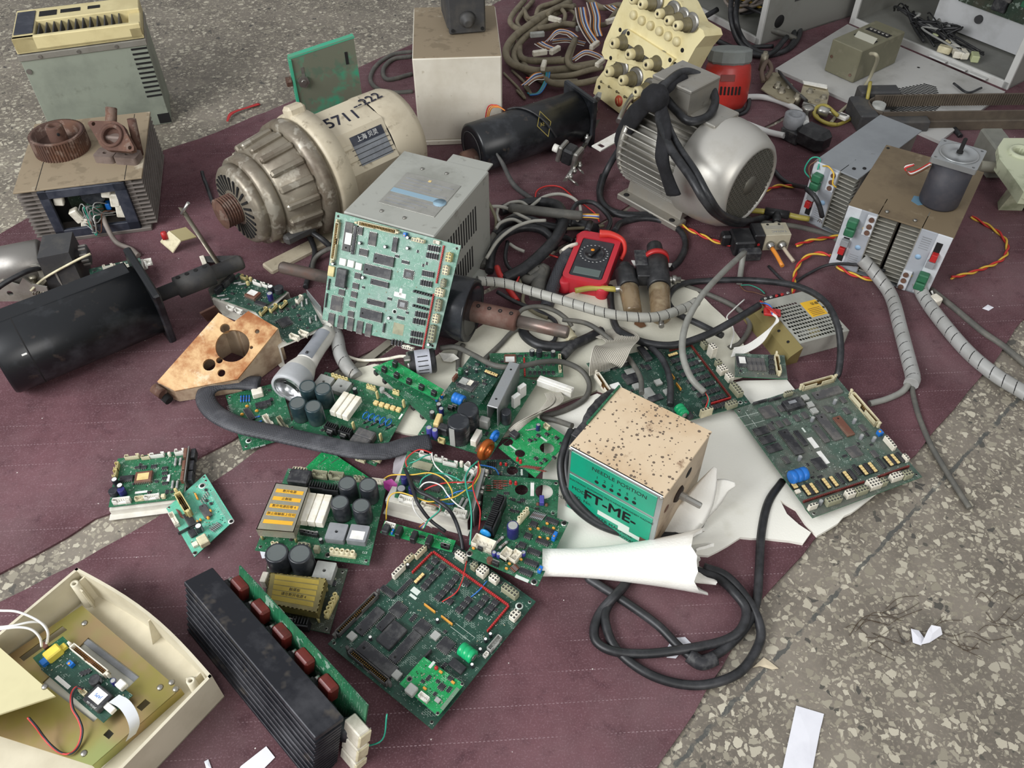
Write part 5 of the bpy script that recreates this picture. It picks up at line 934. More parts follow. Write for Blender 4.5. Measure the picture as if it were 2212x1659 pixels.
xb = xf_+.079; T.p('motor_body', MB().hexa(*[[(xx, -.106*sin(radians(32.5+45*k)), zc+.106*cos(radians(32.5+45*k))) for k in range(8)] for xx in (xb, L-.050)]), BEIGE)
T.p('rear_cap', MB().la([(.101, L-.049), (.102, L-.046), (.100, L+.015), (.094, L+.03), (.06, L+.036), (0, L+.037)], 40, O, X, cap=False), BEIGE); T.p('seam_band', MB().la([(.0995, L-.051), (.0995, L-.047)], 40, O, X, cap=False), K['dark'])
def onbody(xx, ang, rad): return MT((xx, 0, zc)) @ MR(radians(ang), 4, 'X') @ MT((0, 0, rad))
mx = (xb+L-.125)/2
npl = T.p('nameplate', MB().box((0, 0, 0), (.078, .058, .001)), mat('nameplate_blue_grey', '8f9398', .4, .4, dirt='66686c', amt=.5, scale=30), M=onbody(L-.098, 55, .0985)); T.p('nameplate_header', MB().box((0, .020, .0008), (.078, .018, .0006)), BLUEF, parent=npl)
text(T, 'nameplate_text', '上海 贝灵', MT((0, .020, .0012)), .012, K['txtw'], parent=npl)
for k in range(4): T.p('nameplate_row', MB().box((0, .004-k*.010, .0007), (.09, .0012, .0004)), K['txt'], parent=npl)
for a, xx in ((48, xb+.012), (62, xb+.012)): T.p('cooling_bump', MB().box((0, 0, 0), (.030, .010, .008), .0035), BEIGE, M=onbody(xx, a, .098))
INK = mat('blue_black_ink', '4a4a58', .8)
text(T, 'handwriting', '5711', onbody(xb+.048, 12, .0985) @ MR(radians(-4), 4, 'Z'), .040, INK, bold=.0004); text(T, 'handwriting', '--222', onbody(L-.045, 2, .1025) @ MR(radians(4), 4, 'Z'), .034, INK, bold=.0004); text(T, 'handwriting', 's', onbody(xb+.07, -8, .0985), .03, INK)
m = MB(); Bx(xf_+.05, L-.10, -.105, -.060, 0, .016, .004, 0, m); Bx(xf_+.05, L-.10, .05, .095, 0, .016, .004, 0, m); Bx(xf_+.055, xf_+.10, -.09, .08, .012, .05, .003, 0, m); Bx(L-.16, L-.12, -.09, .08, .012, .05, .003, 0, m); Bx(x1+.0, xf_+.06, -.085, -.05, .002, .014, .005, 0, m); T.p('foot_frame', m, BEIGE)
for x in (xf_+.09, L-.13): T.p('bolt_hole', MB().la([(.007, 0), (.007, .0005), (0, .0005)], 12, (x, -.082, .016), cap=False), K['dark'])
T.p('power_cable', MB().tube([(xf_-.03, -.07, .06), (xf_-.02, -.115, .05), (xf_+.0, -.15, .012), (xf_+.02, -.2, .007), (xf_+.06, -.25, .007), (xf_+.10, -.28, .008)], .006, 8), K['black']); T.p('cable_clamp', MB().box((xf_-.05, -.085, .065), (.07, .02, .02), .006), DKM)
p0, p1 = P(1020, 322, .062), P(1249, 248, .062); ax = p1-p0; L = ax.length; F = frame((p0.x, p0.y, MZ), ax); zc = .058
T = Thing('dc_motor', 'black cylindrical motor in front of the white box, diamond emblem on its side', 'motor', F); r = .056; O = (0, 0, zc)
T.p('housing', MB().la([(r*.9, 0), (r, .004), (r, L-.006)], 40, O, X), BLK); T.p('front_ring', MB().la([(r*.72, -.002), (r*.70, -.003), (r*.68, -.001)], 36, O, X, cap=False), DKM); T.p('brush_boss', MB().la([(.022, 0), (.022, -.028), (.018, -.034)], 20, (0, -.012, zc-.016), X), RUST)
T.p('square_flange', Bx(L-.004, L+.010, -r*1.08, r*1.08, .0, 2*r*1.06, .003), BLK); T.p('flange_bolt', MB().cyl((L-.006, -r*.85, zc+r*.3), (L-.012, -r*.85, zc+r*.3), .005, n=8), K['dark']); T.p('shaft', MB().cyl((L+.01, 0, zc), (L+.05, 0, zc), .010, n=16), K['steel'])
T.p('cable_tie', MB().tube([(L*.42, -r*sin(radians(a))*1.03, zc+r*cos(radians(a))*1.03) if False else (L*(.40+.25*(a+40)/130), -r*sin(radians(a))*1.04, zc+r*cos(radians(a))*1.04) for a in range(-40, 91, 13)], .0028, 6), K['black'])
M = MT((L*.56, 0, zc)) @ MR(radians(52), 4, 'X') @ MT((0, 0, r+.0006)); m = MB().prism([[(0, .03), (.019, 0), (0, -.03), (-.019, 0)], [(0, .027), (.017, 0), (0, -.027), (-.017, 0)]], 0, .0005); em = T.p('emblem', m, mat('emblem_gold', '8a7c3e', .5), M=M); text(T, 'emblem_text', 'AFA', MT((0, 0, .0003)), .012, mat('emblem_gold', '8a7c3e', .5), parent=em, ext=.0001)
for dy, c in ((0, 'orange'), (.006, 'orange'), (.012, 'red')): T.p('wire', MB().tube([(L*.36, r*.5+dy, zc+r*.9), (L*.33, r*.8+dy, zc+r*.95), (L*.29, r*1.1+dy, zc+r*.7), (L*.27, r*1.3+dy, .02)], .0014, 6), WM[c])
T.p('grey_cable', MB().tube([(.03, -r*.9, zc+.01), (.035, -r*1.3, zc-.01), (.045, -.11, .006), (.055, -.2, .006), (.06, -.27, .006)], .0052, 8, rs=[.002, .005, .006, .005, .005]), mat('dusty_black_sheath', '4b4b4a', .7, dirt='77736c', amt=.5, scale=30))
p0, p1 = P(1404, 293, .118), P(1622, 402, .118); ax = p1-p0; L = ax.length; F = frame((p0.x, p0.y, MZ), ax); zc = .114; r = .100; O = (0, 0, zc)
MOT = mat('cast_aluminium', 'aaa79f', .38, .7, dirt='857c6c', amt=.5, scale=10, dirt2='6a6256', amt2=.4, scale2=50, lo2=.62, hi2=.72); FANC = mat('silver_fan_cover', 'c8c5bd', .40, .6, dirt='8a8272', amt=.55, scale=8, lo=.5, hi=.75)
T = Thing('finned_motor', 'silver finned electric motor with a grilled fan cover', 'motor', F); xc = stat(p0, p1, 1530)
T.p('stator_body', MB().la([(.06, -.012), (.085, -.004), (.086, xc+.01)], 40, O, X), MOT)
for i in range(44):
	a = 360*i/44
	if 150 < a < 210: continue
	T.p('cooling_fin', MB().box((0, 0, 0), (xc+.004, .0035, .020), .0008), MOT, M=MT((xc/2, 0, zc)) @ MR(radians(a), 4, 'X') @ MT((0, 0, .092)))
T.p('end_bell', MB().la([(.03, -.035), (.05, -.03), (.088, -.012), (.098, -.008), (.098, .004)], 40, O, X), MOT)
e = L-xc
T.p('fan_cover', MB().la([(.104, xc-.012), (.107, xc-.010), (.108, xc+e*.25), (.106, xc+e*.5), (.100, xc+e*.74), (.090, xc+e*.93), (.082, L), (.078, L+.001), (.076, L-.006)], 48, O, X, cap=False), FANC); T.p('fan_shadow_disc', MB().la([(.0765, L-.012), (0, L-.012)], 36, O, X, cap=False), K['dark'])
m = MB(); ym = .0755
for k in range(-9, 10):
	q = k*.0082; hl = sqrt(max(ym*ym-q*q, 1e-6))
	for s in (-1, 1): R_ = MR(radians(50*s), 3, 'X'); m.box(R_ @ V((L-.004, 0, q)), (.003, 2*hl, .0030), 0, 0, R_)
m.xf(MT((0, 0, zc))); m.la([(.02, L-.0045), (.02, L-.002), (0, L-.002)], 20, O, X, cap=False); T.p('grille', m, mat('grille_grey', '77746a', .5, .5))
for a in (60, -60): T.p('cover_screw', MB().cyl((0, 0, 0), (0, 0, .004), .007, n=10), K['steel'], M=MT((xc+.004, 0, zc)) @ MR(radians(a), 4, 'X') @ MT((0, 0, .106)))
T.p('terminal_box', MB().hexa([(xc*.10, -.045, zc+.088), (xc*.75, -.045, zc+.088), (xc*.75, .055, zc+.088), (xc*.10, .055, zc+.088)], [(xc*.12, -.04, zc+.15), (xc*.72, -.04, zc+.15), (xc*.72, .05, zc+.15), (xc*.12, .05, zc+.15)]), MOT); T.p('terminal_lid', Bx(xc*.11, xc*.73, -.042, .052, zc+.15, zc+.158, .003), MOT); T.p('flat_top_plate', Bx(xc*.5, xc+.02, -.035, .045, zc+.1, zc+.108, .002), MOT)
for y in (-.078, .078): T.p('mounting_foot', MB().box((xc*.55, y, .007), (xc*1.05, .036, .014), .002), MOT)
T.p('foot_web', MB().hexa([(xc*.08, -.072, .013), (xc*1.02, -.072, .013), (xc*1.02, .072, .013), (xc*.08, .072, .013)], [(xc*.08, -.06, .06), (xc*1.02, -.06, .06), (xc*1.02, .06, .06), (xc*.08, .06, .06)]), MOT)
for x in (xc*.14, xc*.95): T.p('bolt_hole', MB().la([(.0065, 0), (.0065, .0004), (0, .0004)], 12, (x, -.085, .014), cap=False), K['dark'])
FM = F; MZC = zc; MXC = xc; ML = L
# ================================================================ more machines
GBOX = mat('grey_metal_box', 'a5a69e', .5, .1, dirt='7f7f76', amt=.6, scale=8, dirt2='6a685f', amt2=.4, scale2=40, lo2=.62, hi2=.7)
H = ZH(1038, 548, 365); F, w, d = topframe((741, 457), (938, 511), (866, 326), H)
d = (P(1035, 365, H)-P(938, 511, H)).length
T = Thing('inverter_box', 'grey metal inverter box with a blue striped plate, behind the leaning board', 'metal box', F); h = H-MZ
m = MB(); Bx(0, w, 0, d, 0, h, .002, 0, m); T.p('case', m, GBOX); T.p('top_tab', Bx(w*.50, w*.97, d-.005, d+.03, h-.006, h-.002, .001), GBOX); T.p('base_flange', Bx(w-.002, w+.022, .04, d*.75, 0, .004, .001), GBOX)
pl = T.p('rating_plate', Bx(w*.24, w*.86, d*.22, d*.70, h, h+.0012, .0004), mat('rating_plate', 'a09f98', .4, .3, dirt='85857d', amt=.5, scale=30), label='silver rating plate with a blue stripe'); T.p('blue_stripe', Bx(w*.25, w*.84, d*.40, d*.455, h+.001, h+.0018, 0), mat('blue_stripe', '8aa6b6', .5), parent=pl); T.p('blue_spot', MB().la([(.012, 0), (.012, .0008), (0, .0008)], 18, (w*.80, d*.41, h+.001), cap=False), mat('blue_stripe', '8aa6b6', .5), parent=pl)
for k in range(9):
	if k not in (3, 4): T.p('plate_row', Bx(w*.28, w*(.62+.2*((k*7) % 3)/2), d*(.26+.045*k), d*(.263+.045*k)+.0012, h+.001, h+.0016, 0), K['grey'], parent=pl)
T.p('yellow_mark', Bx(w*.52, w*.55, d*.64, d*.665, h+.001, h+.0018, 0), K['ltan'], parent=pl)
for x, y in ((.35, .80), (.62, .82), (.34, .13), (.6, .12)): T.p('screw', MB().la([(.004, 0), (.003, .002), (0, .0022)], 10, (w*x, d*y, h)), K['steel'])
m = MB()
for k in range(14):
	y = d*(.12+.045*k); Bx(w-.0005, w+.0006, y, y+.004, h*.52, h*.80, 0, 0, m)
	if k > 2 and k < 12: Bx(w-.0005, w+.0006, y, y+.004, h*.15, h*.40, 0, 0, m)
T.p('side_louvres', m, K['dark'])
p0, p1 = P(720, 603, .060), P(1022, 672, .060); ax = p1-p0; L = ax.length; F = frame((p0.x, p0.y, MZ), ax); zc = .056; r = .058; O = (0, 0, zc)
GLB = mat('gloss_black', '1e2024', .18, dirt='5a5d62', amt=.35, scale=9, dirt2='6a5a4c', amt2=.4, scale2=22, lo2=.64, hi2=.72)
T = Thing('shaft_motor', 'glossy black motor under the leaning board, rusty coupled shafts at both ends', 'motor', F); xs = max(.06, stat(p0, p1, 930))
T.p('housing', MB().la([(r*.9, xs-.12), (r, xs-.116), (r, L-.004), (r*.98, L)], 40, O, X), GLB); T.p('end_face', MB().la([(r*.98, L), (r*.8, L+.001), (r*.78, L-.004), (r*.3, L-.006), (0, L-.006)], 36, O, X, cap=False), BLK)
L1 = stat(p0, p1, 1115)-0; L2 = stat(p0, p1, 1228); cp_ = T.p('shaft_coupling', MB().la([(.016, L-.006), (.019, L), (.019, L1), (.015, L1+.003)], 24, O, X), mat('coupling_rust', '6b4c42', .7, .3, dirt='8a7a70', amt=.5, scale=30))
for k in range(4): T.p('set_screw', MB().la([(.0036, 0), (.0036, .001), (.002, .001), (.0018, -.001), (0, -.001)], 10, (L+.012+k*(L1-L-.02)/3, -.004, zc+.0186), (0, -.2, 1), cap=False), K['dark'], parent=cp_)
T.p('drive_shaft', MB().la([(.0115, L1), (.0115, L2-.004), (.009, L2)], 20, O, X), mat('worn_shaft', '8b817a', .35, .8, dirt='6a4a3e', amt=.7, scale=20))
xl = stat(p0, p1, 606); T.p('rear_shaft', MB().la([(.009, xl), (.0115, xl+.004), (.0115, 0), (.017, .002), (.017, .05)], 20, O, X), mat('worn_shaft', '8b817a', .35, .8))
for k in range(2): T.p('set_screw', MB().cyl((.008+k*.018, 0, zc+.015), (.008+k*.018, 0, zc+.0185), .004, n=8), K['dark'])
p0, p1 = P(38, 762, .068), P(322, 648, .068); ax = p1-p0; L = ax.length; F = frame((p0.x, p0.y, MZ), ax); zc = .066; r = .064; O = (0, 0, zc)
T = Thing('long_dc_motor', 'long dull black motor with a square flange lying at the left edge', 'motor', F)
T.p('housing', MB().la([(r*.96, -.03), (r, -.025), (r, L)], 44, O, X), BLK); T.p('body_bar', MB().box(((L-.04)/2, .022, zc+r*.96), (L+.02, .034, .008), .002), BLK); T.p('body_seam', MB().la([(r*1.003, .016), (r*1.003, .018)], 44, O, X, cap=False), K['dark'])
T.p('square_flange', Bx(L-.002, L+.011, -r*1.05, r*1.05, -.002, 2*r*1.04, .003).xf(MT((0, 0, zc)) @ MR(radians(10), 4, 'X') @ MT((0, 0, -zc+.004))), BLK)
T.p('shaft', MB().la([(.013, L+.01), (.013, L+.05), (.020, L+.052), (.021, L+.12), (.014, L+.122), (.014, L+.175), (.012, L+.18)], 24, O, X), DKM)
for k in range(4): T.p('set_screw', MB().cyl((L+.06+k*.017, 0, zc+.018), (L+.06+k*.017, 0, zc+.0215), .004, n=8), K['dark'])
T.p('paint_chip', MB().box((0, 0, 0), (.008, .003, .0006)), K['white'], M=MT((.01, 0, zc)) @ MR(radians(60), 4, 'X') @ MT((0, 0, r+.0004)))
p = P(150, 622, MZ); F = pframe(150, 628, 20, 640, MZ); F = frame(P(160, 640, MZ), P(60, 662, MZ)-P(160, 640, MZ)) if False else frame(P(60, 650, MZ), P(165, 628, MZ)-P(60, 650, MZ))
T = Thing('gear_motor', 'small grey geared motor with a dark gearbox, in front of the finned power unit', 'motor', F)
STL = mat('motor_grey_steel', '86837e', .4, .6, dirt='5d5650', amt=.6, scale=16)
T.p('gearbox', MB().hexa([(.045, 0, 0), (.105, -.005, 0), (.115, .07, 0), (.055, .075, 0)], [(.05, .0, .088), (.105, -.0, .088), (.112, .066, .088), (.058, .072, .088)]), DKM)
T.p('motor_can', MB().la([(.034, 0), (.040, .004), (.040, .09), (.036, .094)], 30, (-.045, .05, .05), X), STL); T.p('output_gear', MB().la([(.012, 0), (.012, .006), (.018, .008), (.018, .022), (.012, .024)], 20, (.108, .03, .055), X), DKM)
for i in range(10): a = 2*pi*i/10; T.p('gear_tooth', MB().box((.123, .03+.018*cos(a), .055+.018*sin(a)), (.014, .005, .005), .001), STL)
T.p('cable', MB().tube([(.045, .01, .06), (.02, -.01, .07), (-.03, -.03, .06), (-.07, -.05, .03), (-.09, -.08, .006)], .005, 8), K['black'])
F = frame(P(5, 640, MZ), P(150, 640, MZ)-P(5, 640, MZ)); T = Thing('thread_mechanism', 'tarnished steel mechanism with cranked plates, at the left edge beside the geared motor', 'mechanism', F)
TARN = mat('tarnished_steel', 'a09a88', .4, .7, dirt='5c5044', amt=.7, scale=30)
m = MB().prism([[(0, 0), (.09, -.012), (.10, .03), (.07, .05), (.0, .045)], circ(.03, .02, .006, 12)], .028, .031); T.p('side_plate', m, TARN); XZ = Matrix(((1, 0, 0, 0), (0, 0, -1, 0), (0, 1, 0, 0), (0, 0, 0, 1)))
for y_, pl_ in ((-.012, [(-.01, .0), (.10, .0), (.105, .035), (.08, .042), (.07, .058), (.055, .040), (.03, .052), (-.01, .045)]), (.012, [(.02, 0), (.12, 0), (.12, .05), (.09, .07), (.05, .062), (.02, .04)])): T.p('upright_plate', MB().prism([pl_, circ(.03, .02, .006, 12), circ(.085, .022, .004, 10)], 0, .003, F=MT((0, y_, 0)) @ XZ), mat('bright_steel_plate', 'b5b2a8', .4, .6, dirt='6a6050', amt=.6, scale=24))
for x, y, hh in ((.02, .01, .05), (.045, .03, .045), (.075, .005, .04), (.06, .02, .055), (.09, .02, .035)): T.p('pivot_post', MB().la([(.004, 0), (.004, hh), (.007, hh+.001), (.007, hh+.005), (.003, hh+.006)], 10, (x, y, 0)), TARN)
T.p('crank_arm', MB().box((.05, .035, .045), (.05, .008, .004), .001, R=MR(.6, 3, 'Z')), TARN); T.p('crank_arm', MB().box((.02, .03, .05), (.04, .008, .004), .001, R=MR(-.8, 3, 'Z')), K['dark']); T.p('guide_rod', MB().cyl((-.01, -.008, .008), (.135, .004, .008), .005, n=12), K['pin']); T.p('spring', MB().tube([(.07+.0025*i*.5+.0, -.012+.005*sin(i*1.57), .02+.005*cos(i*1.57)) for i in range(24)], .0009, 5, sub=2), TARN); T.p('thread_lever', MB().tube([(.075, -.02, .03), (.10, .0, .045), (.16, .02, .07), (.185, .035, .075)], .0025, 6), K['cream'])
F = frame(P(350, 530, MZ), P(400, 550, MZ)-P(350, 530, MZ))
T = Thing('button_bracket', 'small cream bent bracket with a red push button, below the finned power unit', 'bracket', F)
q = [F.inverted() @ P(*x) for x in ((347, 524, .022), (374, 547, .006), (391, 522, .030), (366, 501, .046))]
m = MB(); m.hexa(q, [p+V((0, 0, .003)) for p in q]); T.p('button_plate', m, K['cream'])
q2 = [F.inverted() @ P(*x) for x in ((366, 501, .046), (391, 522, .030), (425, 513, .030), (402, 492, .046))]; T.p('bent_wing', MB().hexa(q2, [p+V((0, 0, .002)) for p in q2]), mat('dull_cream_metal', '9a8f68', .5, .3))
p = F.inverted() @ P(354, 506, .044); T.p('red_button', MB().la([(.006, 0), (.006, .014), (.004, .016)], 16, p-V((0, 0, .012)), (-.3, .2, 1)), K['red']);
a, b2 = F.inverted() @ P(392, 450, .075), F.inverted() @ P(482, 585, .008); T.p('strap_arm', MB().tube([a, a.lerp(b2, .5), b2], .010, 4, sub=1, flat=.2), TARN); T.p('cross_arm', MB().box(F.inverted() @ P(475, 560, .012), (.07, .018, .005), .001, R=MR(.55, 3, 'Z')), DKM); T.p('set_pin', MB().cyl(F.inverted() @ P(393, 462, .075), F.inverted() @ P(407, 438, .10), .0035, n=8), K['pin']); T.p('end_clip', MB().box(F.inverted() @ P(440, 565, .012), (.03, .009, .010), .001, R=MR(-.6, 3, 'Z')), K['ivory'])
cf = lambda x, y: (320+x/3.95, 480+y/3.95)
q0, q1, q2 = P(*cf(228, 1440), .034), P(*cf(762, 1338), .040), P(*cf(855, 757), .098); F = frame(q0, q1-q0, (q1-q0).cross(q2-q0)); Zt = 0.0; nz = F.col[2].to_3d()
T = Thing('gearbox_cover', 'rust-stained cream casting with a big round hole, beside the flashlight', 'cast cover', F)
L_ = lambda u, v, z=None: F.inverted() @ (PP(u, v, q0, nz) if z is None else P(u, v, z))
RC = newmat('rust_stained_enamel'); g = G(RC)
c = g.mix(g.ramp(g.noise(14, 6, rough=.7), .38, .62), 'd8b483', 'a2683a'); c = g.mix(g.ramp(g.noise(7, 5), .45, .65, 0, .8), c, '8a4c24'); c = g.mix(g.ramp(g.noise(11, 6, g.map(0, (1, 1, 1), (4, 2, 0)), .75), .56, .68, 0, .9), c, 'e3cfae'); c = g.mix(g.ramp(g.noise(30, 5), .62, .7, 0, .6), c, '5a3218')
g.l.new(c, g.b.inputs['Base Color']); g.b.inputs['Roughness'].default_value = .35; g.l.new(g.bump(g.noise(60, 4), .2, .002), g.b.inputs['Normal'])
out = [cf(75, 1362), cf(600, 772), cf(735, 848), cf(855, 757), cf(1108, 905), cf(762, 1338), cf(228, 1440)]; o2 = [tuple(L_(*p))[:2] for p in out]
big = L_(*cf(720, 1055)); hol = [[(big.x+.0285*cos(t), big.y+.0285*sin(t)) for t in [2*pi*i/30 for i in range(30)]]]
for x, y, r_ in ((655, 905, .0085), (520, 1216, .0105), (625, 1286, .0065), (930, 932, .004), (880, 1068, .003), (608, 1178, .0055)): p = L_(*cf(x, y)); hol.append(circ(p.x, p.y, r_, 16))
m = MB().prism([o2]+hol, -.005, 0); T.p('face_plate', m, RC, label='rust stained face plate with round holes')
def wall(i, j):
	a, b2 = V((*o2[i], -.004)), V((*o2[j], -.004)); n = V((-(b2-a).y, (b2-a).x, 0)).normalized()*.005; Fi_ = F.inverted()
	dn = lambda p: Fi_ @ (lambda w_: V((w_.x, w_.y, MZ+.002)))(F @ p)
	T.p('side_wall', MB().hexa([dn(a), dn(b2), dn(b2+n), dn(a+n)], [a, b2, b2+n, a+n]), mat('stained_cream_enamel', 'b9a58c', .5, dirt='6b4a34', amt=.7, scale=18))
ar = sum(o2[i][0]*o2[(i+1) % 7][1]-o2[(i+1) % 7][0]*o2[i][1] for i in range(7))
for i in range(7): wall(i, (i+1) % 7) if ar > 0 else wall((i+1) % 7, i)
T.p('pivot_pin', MB().cyl(L_(333, 838, .034), L_(352, 852, .030), .009, n=14), RUST); T.p('pivot_bolt', MB().cyl(L_(348, 850, .022), L_(366, 866, .016), .008, n=14), K['dark'])
p = L_(445, 665, .06); T.p('hinge_plate', MB().box(p+V((0, 0, -.03)), (.03, .004, .045), .001, R=MR(.3, 3, 'Z')), RUST)
p0, p1 = P(622, 843, .034), P(709, 716, .030); ax = p1-p0; L = ax.length; F = frame((p0.x, p0.y, .004), ax); zc = .031; O = (0, 0, zc)
GP1 = mat('flashlight_grey', 'aeb0b2', .4, dirt='8c8d90', amt=.4, scale=14); GP2 = mat('flashlight_dark_grey', '8d9096', .45, dirt='6e7076', amt=.4, scale=20); WPL = mat('flashlight_white', 'cfccc4', .45, dirt='a8a49a', amt=.4, scale=20)
T = Thing('flashlight', 'grey and white plastic flashlight, lens facing the viewer, next to the rusty casting', 'flashlight', F)
T.p('head', MB().la([(.0262, .0), (.0305, .0), (.0312, .006), (.0300, .026), (.0275, .038)], 40, O, X, cap=False), GP1); T.p('reflector', MB().la([(.0262, .0), (.0262, .003), (.018, .014), (.006, .020), (0, .020)], 36, O, X, cap=False), mat('chrome_reflector', 'e8e8ea', .3, .9)); T.p('lens', MB().la([(.0258, .0042), (.0258, .0052), (0, .0056)], 36, O, X), mat('clear_lens', 'ffffff', .05, trans=1.0)); T.p('bulb', MB().la([(.003, .019), (.003, .013), (0, .011)], 12, O, X, cap=False), K['white'])
T.p('neck', MB().la([(.0275, .038), (.0265, .043), (.025, .048), (.0195, .064)], 36, O, X, cap=False), WPL); T.p('handle', MB().la([(.0195, .064), (.0175, .085), (.0165, .11), (.0178, L-.014), (.0172, L-.004), (.012, L)], 32, O, X), WPL)
m = MB()
for i in range(9): pass
for tt in range(16):
	a0 = -42+tt*84/15
m.add([V((x, -sin(radians(a))*rr_, zc+cos(radians(a))*rr_)) for x, rr_ in ((.066, .0205), (.085, .0186), (.11, .0177), (L-.03, .0188), (L-.016, .0187)) for a in range(-38, 45, 9)], [(i*10+j, i*10+j+1, (i+1)*10+j+1, (i+1)*10+j) for i in range(4) for j in range(9)], 0, True); m.f = [f[::-1] for f in m.f]
T.p('grip_panel', m, GP2, label='darker grey grip panel'); T.p('switch', MB().box((.073, -.002, zc+.0205), (.006, .004, .002), .0008), K['chip']); T.p('charge_prong', MB().cyl((L-.004, -.012, zc-.006), (L+.008, -.016, zc-.006), .0012, n=6).cyl((L-.006, -.006, zc-.01), (L+.007, -.008, zc-.012), .0012, n=6), K['pin'])
p0, p1 = P(884, 790, .028), P(938, 783, .028); ax = p1-p0; L = ax.length; F = frame((p0.x, p0.y, FZ), ax); zc = .023; O = (0, 0, zc)
T = Thing('rotary_encoder', 'black rotary encoder with a silver label and face, below the leaning board', 'encoder', F)
T.p('body', MB().la([(.021, 0), (.0215, .002), (.0215, L), (.019, L+.003)], 36, O, X), K['black']); T.p('label_band', MB().la([(.0218, L*.25), (.0218, L*.85)], 36, O, X, cap=False), mat('silver_label', 'b4b6be', .45, dirt='8a8c96', amt=.4, scale=60)); T.p('front_face', MB().la([(.0205, 0), (.0205, -.003), (.013, -.003), (.012, -.008), (.006, -.008), (.005, -.004), (0, -.004)], 32, O, X, cap=False), K['steel'])
for i in range(5):
	a = radians(20+i*22); T.p('print_row', MB().box((0, 0, 0), (L*.4, .0016, .0003)), K['txt'], M=MT((L*.55, 0, zc)) @ MR(a, 4, 'X') @ MT((0, 0, .0220)))
for a in (90, 210, 330): T.p('screw', MB().cyl((-.003, .0165*cos(radians(a)), zc+.0165*sin(radians(a))), (-.0042, .0165*cos(radians(a)), zc+.0165*sin(radians(a))), .002, n=8), K['dark'])
T.p('cable', MB().tube([F.inverted() @ P(*q) for q in ((878, 770, .05), (862, 770, .045), (830, 776, .02), (780, 778, .01), (745, 768, .01))], .0028, 8), K['ivory'], label='white cable'); T.p('cable_outlet', MB().box(F.inverted() @ P(880, 778, .05), (.012, .012, .012), .002), K['steel'])
H = .105; a_, b_, bot = P(397, 1256, H), P(681, 1594, H), P(403, 1368, MZ); x = (b_-a_).normalized(); zz = (a_-bot); zz = (zz-x*zz.dot(x)).normalized(); y = zz.cross(x); h = (a_-bot).dot(zz); F = frame(a_-zz*h, x, zz); w = .040
HSB = mat('black_anodised', '222329', .5, .3, dirt='5a5a5e', amt=.5, scale=14, dirt2='6a6258', amt2=.5, scale2=24, lo2=.6, hi2=.7)
T = Thing('heatsink_module', 'long black finned heatsink with a row of red capacitors and a standing green board', 'heatsink', F)
L = (b_-a_).length
T.p('top_fin', Bx(0, L, 0, w, h-.008, h, .001), HSB); T.p('spine', Bx(.004, L-.004, w-.012, w, 0, h-.006, .0005), HSB)
for k in range(16): z = .001+k*(h-.012)/16; T.p('cooling_fin', Bx(.001, L, .0005 if k % 2 else .002, w-.002, z, z+.0034, .0004), HSB)
y0 = w;
T.p('module_board', Bx(.02, L*.94, y0, y0+.004, .02, h*.72, 0), K['chip'])
for i in range(5):
	x_ = L*(.14+.17*i); T.p('film_capacitor', MB().box((x_, y0+.016, h*.84), (.026, .016, .026), .003), K['redk']); T.p('power_transistor', MB().box((x_-.018, y0+.008, h*.62), (.02, .012, .036), .001), K['chip']); T.p('power_transistor', MB().box((x_+.02, y0+.006, h*.68), (.014, .008, .026), .001), K['chip']); T.p('screw', MB().cyl((x_-.018, y0+.01, h*.86), (x_-.018, y0+.016, h*.86), .003, n=8), K['pin']); T.p('pin_strip', MB().box((x_+.016, y0+.034, h*.82), (.014, .006, .014), .001), K['lgrey'])
Li = T.F.inverted(); e0, e1 = Li @ P(518, 1222, .10), Li @ P(795, 1524, .10); T.p('standing_board', MB().hexa([(e0.x, e0.y-.001, .012), (e1.x, e1.y-.001, .012), (e1.x, e1.y+.0012, .012), (e0.x, e0.y+.0012, .012)], [(e0.x, e0.y-.001, e0.z), (e1.x, e1.y-.001, e1.z), (e1.x, e1.y+.0012, e1.z), (e0.x, e0.y+.0012, e0.z)]), PCB['green'], label='standing green board seen on its edge')
for z in (h*.72, h*.44, h*.16): T.p('white_connector', MB().box((e1.x-.002, e1.y-.011, z), (.028, .016, .026), .0015), K['ivory']); T.p('connector_cap', MB().box((e1.x+.012, e1.y-.010, z), (.004, .017, .022), .001), K['cream'])
T.p('capacitor', MB().la([(.011, 0), (.011, .02), (.009, .022)], 18, (L*.98, y0+.012, .05)), K['capk'])
for pts, c in (([(e1.x, e1.y, .03), (e1.x+.02, e1.y+.012, .06), (e1.x+.015, e1.y+.018, .10)], 'green'), ([(e1.x, e1.y, .02), (e1.x+.03, e1.y+.01, .01), (e1.x+.06, e1.y+.03, .004)], 'brown')): T.p('wire', MB().tube(pts, .001, 6), WM[c])
H = ZH(1237, 1090, 962, FZ); H = max(.11, min(H, .16)); F, w, d = topframe((1232, 963), (1434, 1072), (1345, 838), H, FZ); h = H-FZ
sp_ = newmat('speckled_rusty_enamel'); g = G(sp_)
c = g.mix(g.ramp(g.noise(9, 5), .4, .7), 'd9c3a4', 'c9ad8a'); v = g.vor(210, 'F1'); s_ = N(sp_, 'ShaderNodeSeparateColor'); g.l.new(v.outputs['Color'], s_.inputs[0])
k = g.math('MULTIPLY', g.math('LESS_THAN', v.outputs['Distance'], g.math('MULTIPLY', s_.outputs[1], .55)), g.math('GREATER_THAN', g.math('ADD', s_.outputs[0], g.ramp(g.noise(10, 3), .4, .7, -.2, .3)), .44)); c = g.mix(k, c, '6e5f50'); c = g.mix(g.ramp(g.noise(13, 6, rough=.8), .56, .68, 0, .8), c, '7a5840'); c = g.mix(g.ramp(g.noise(3.5, 3, g.map(0, (1, 1, 1), (.6, .1, 0))), .62, .65, 0, .9), c, '77756d')
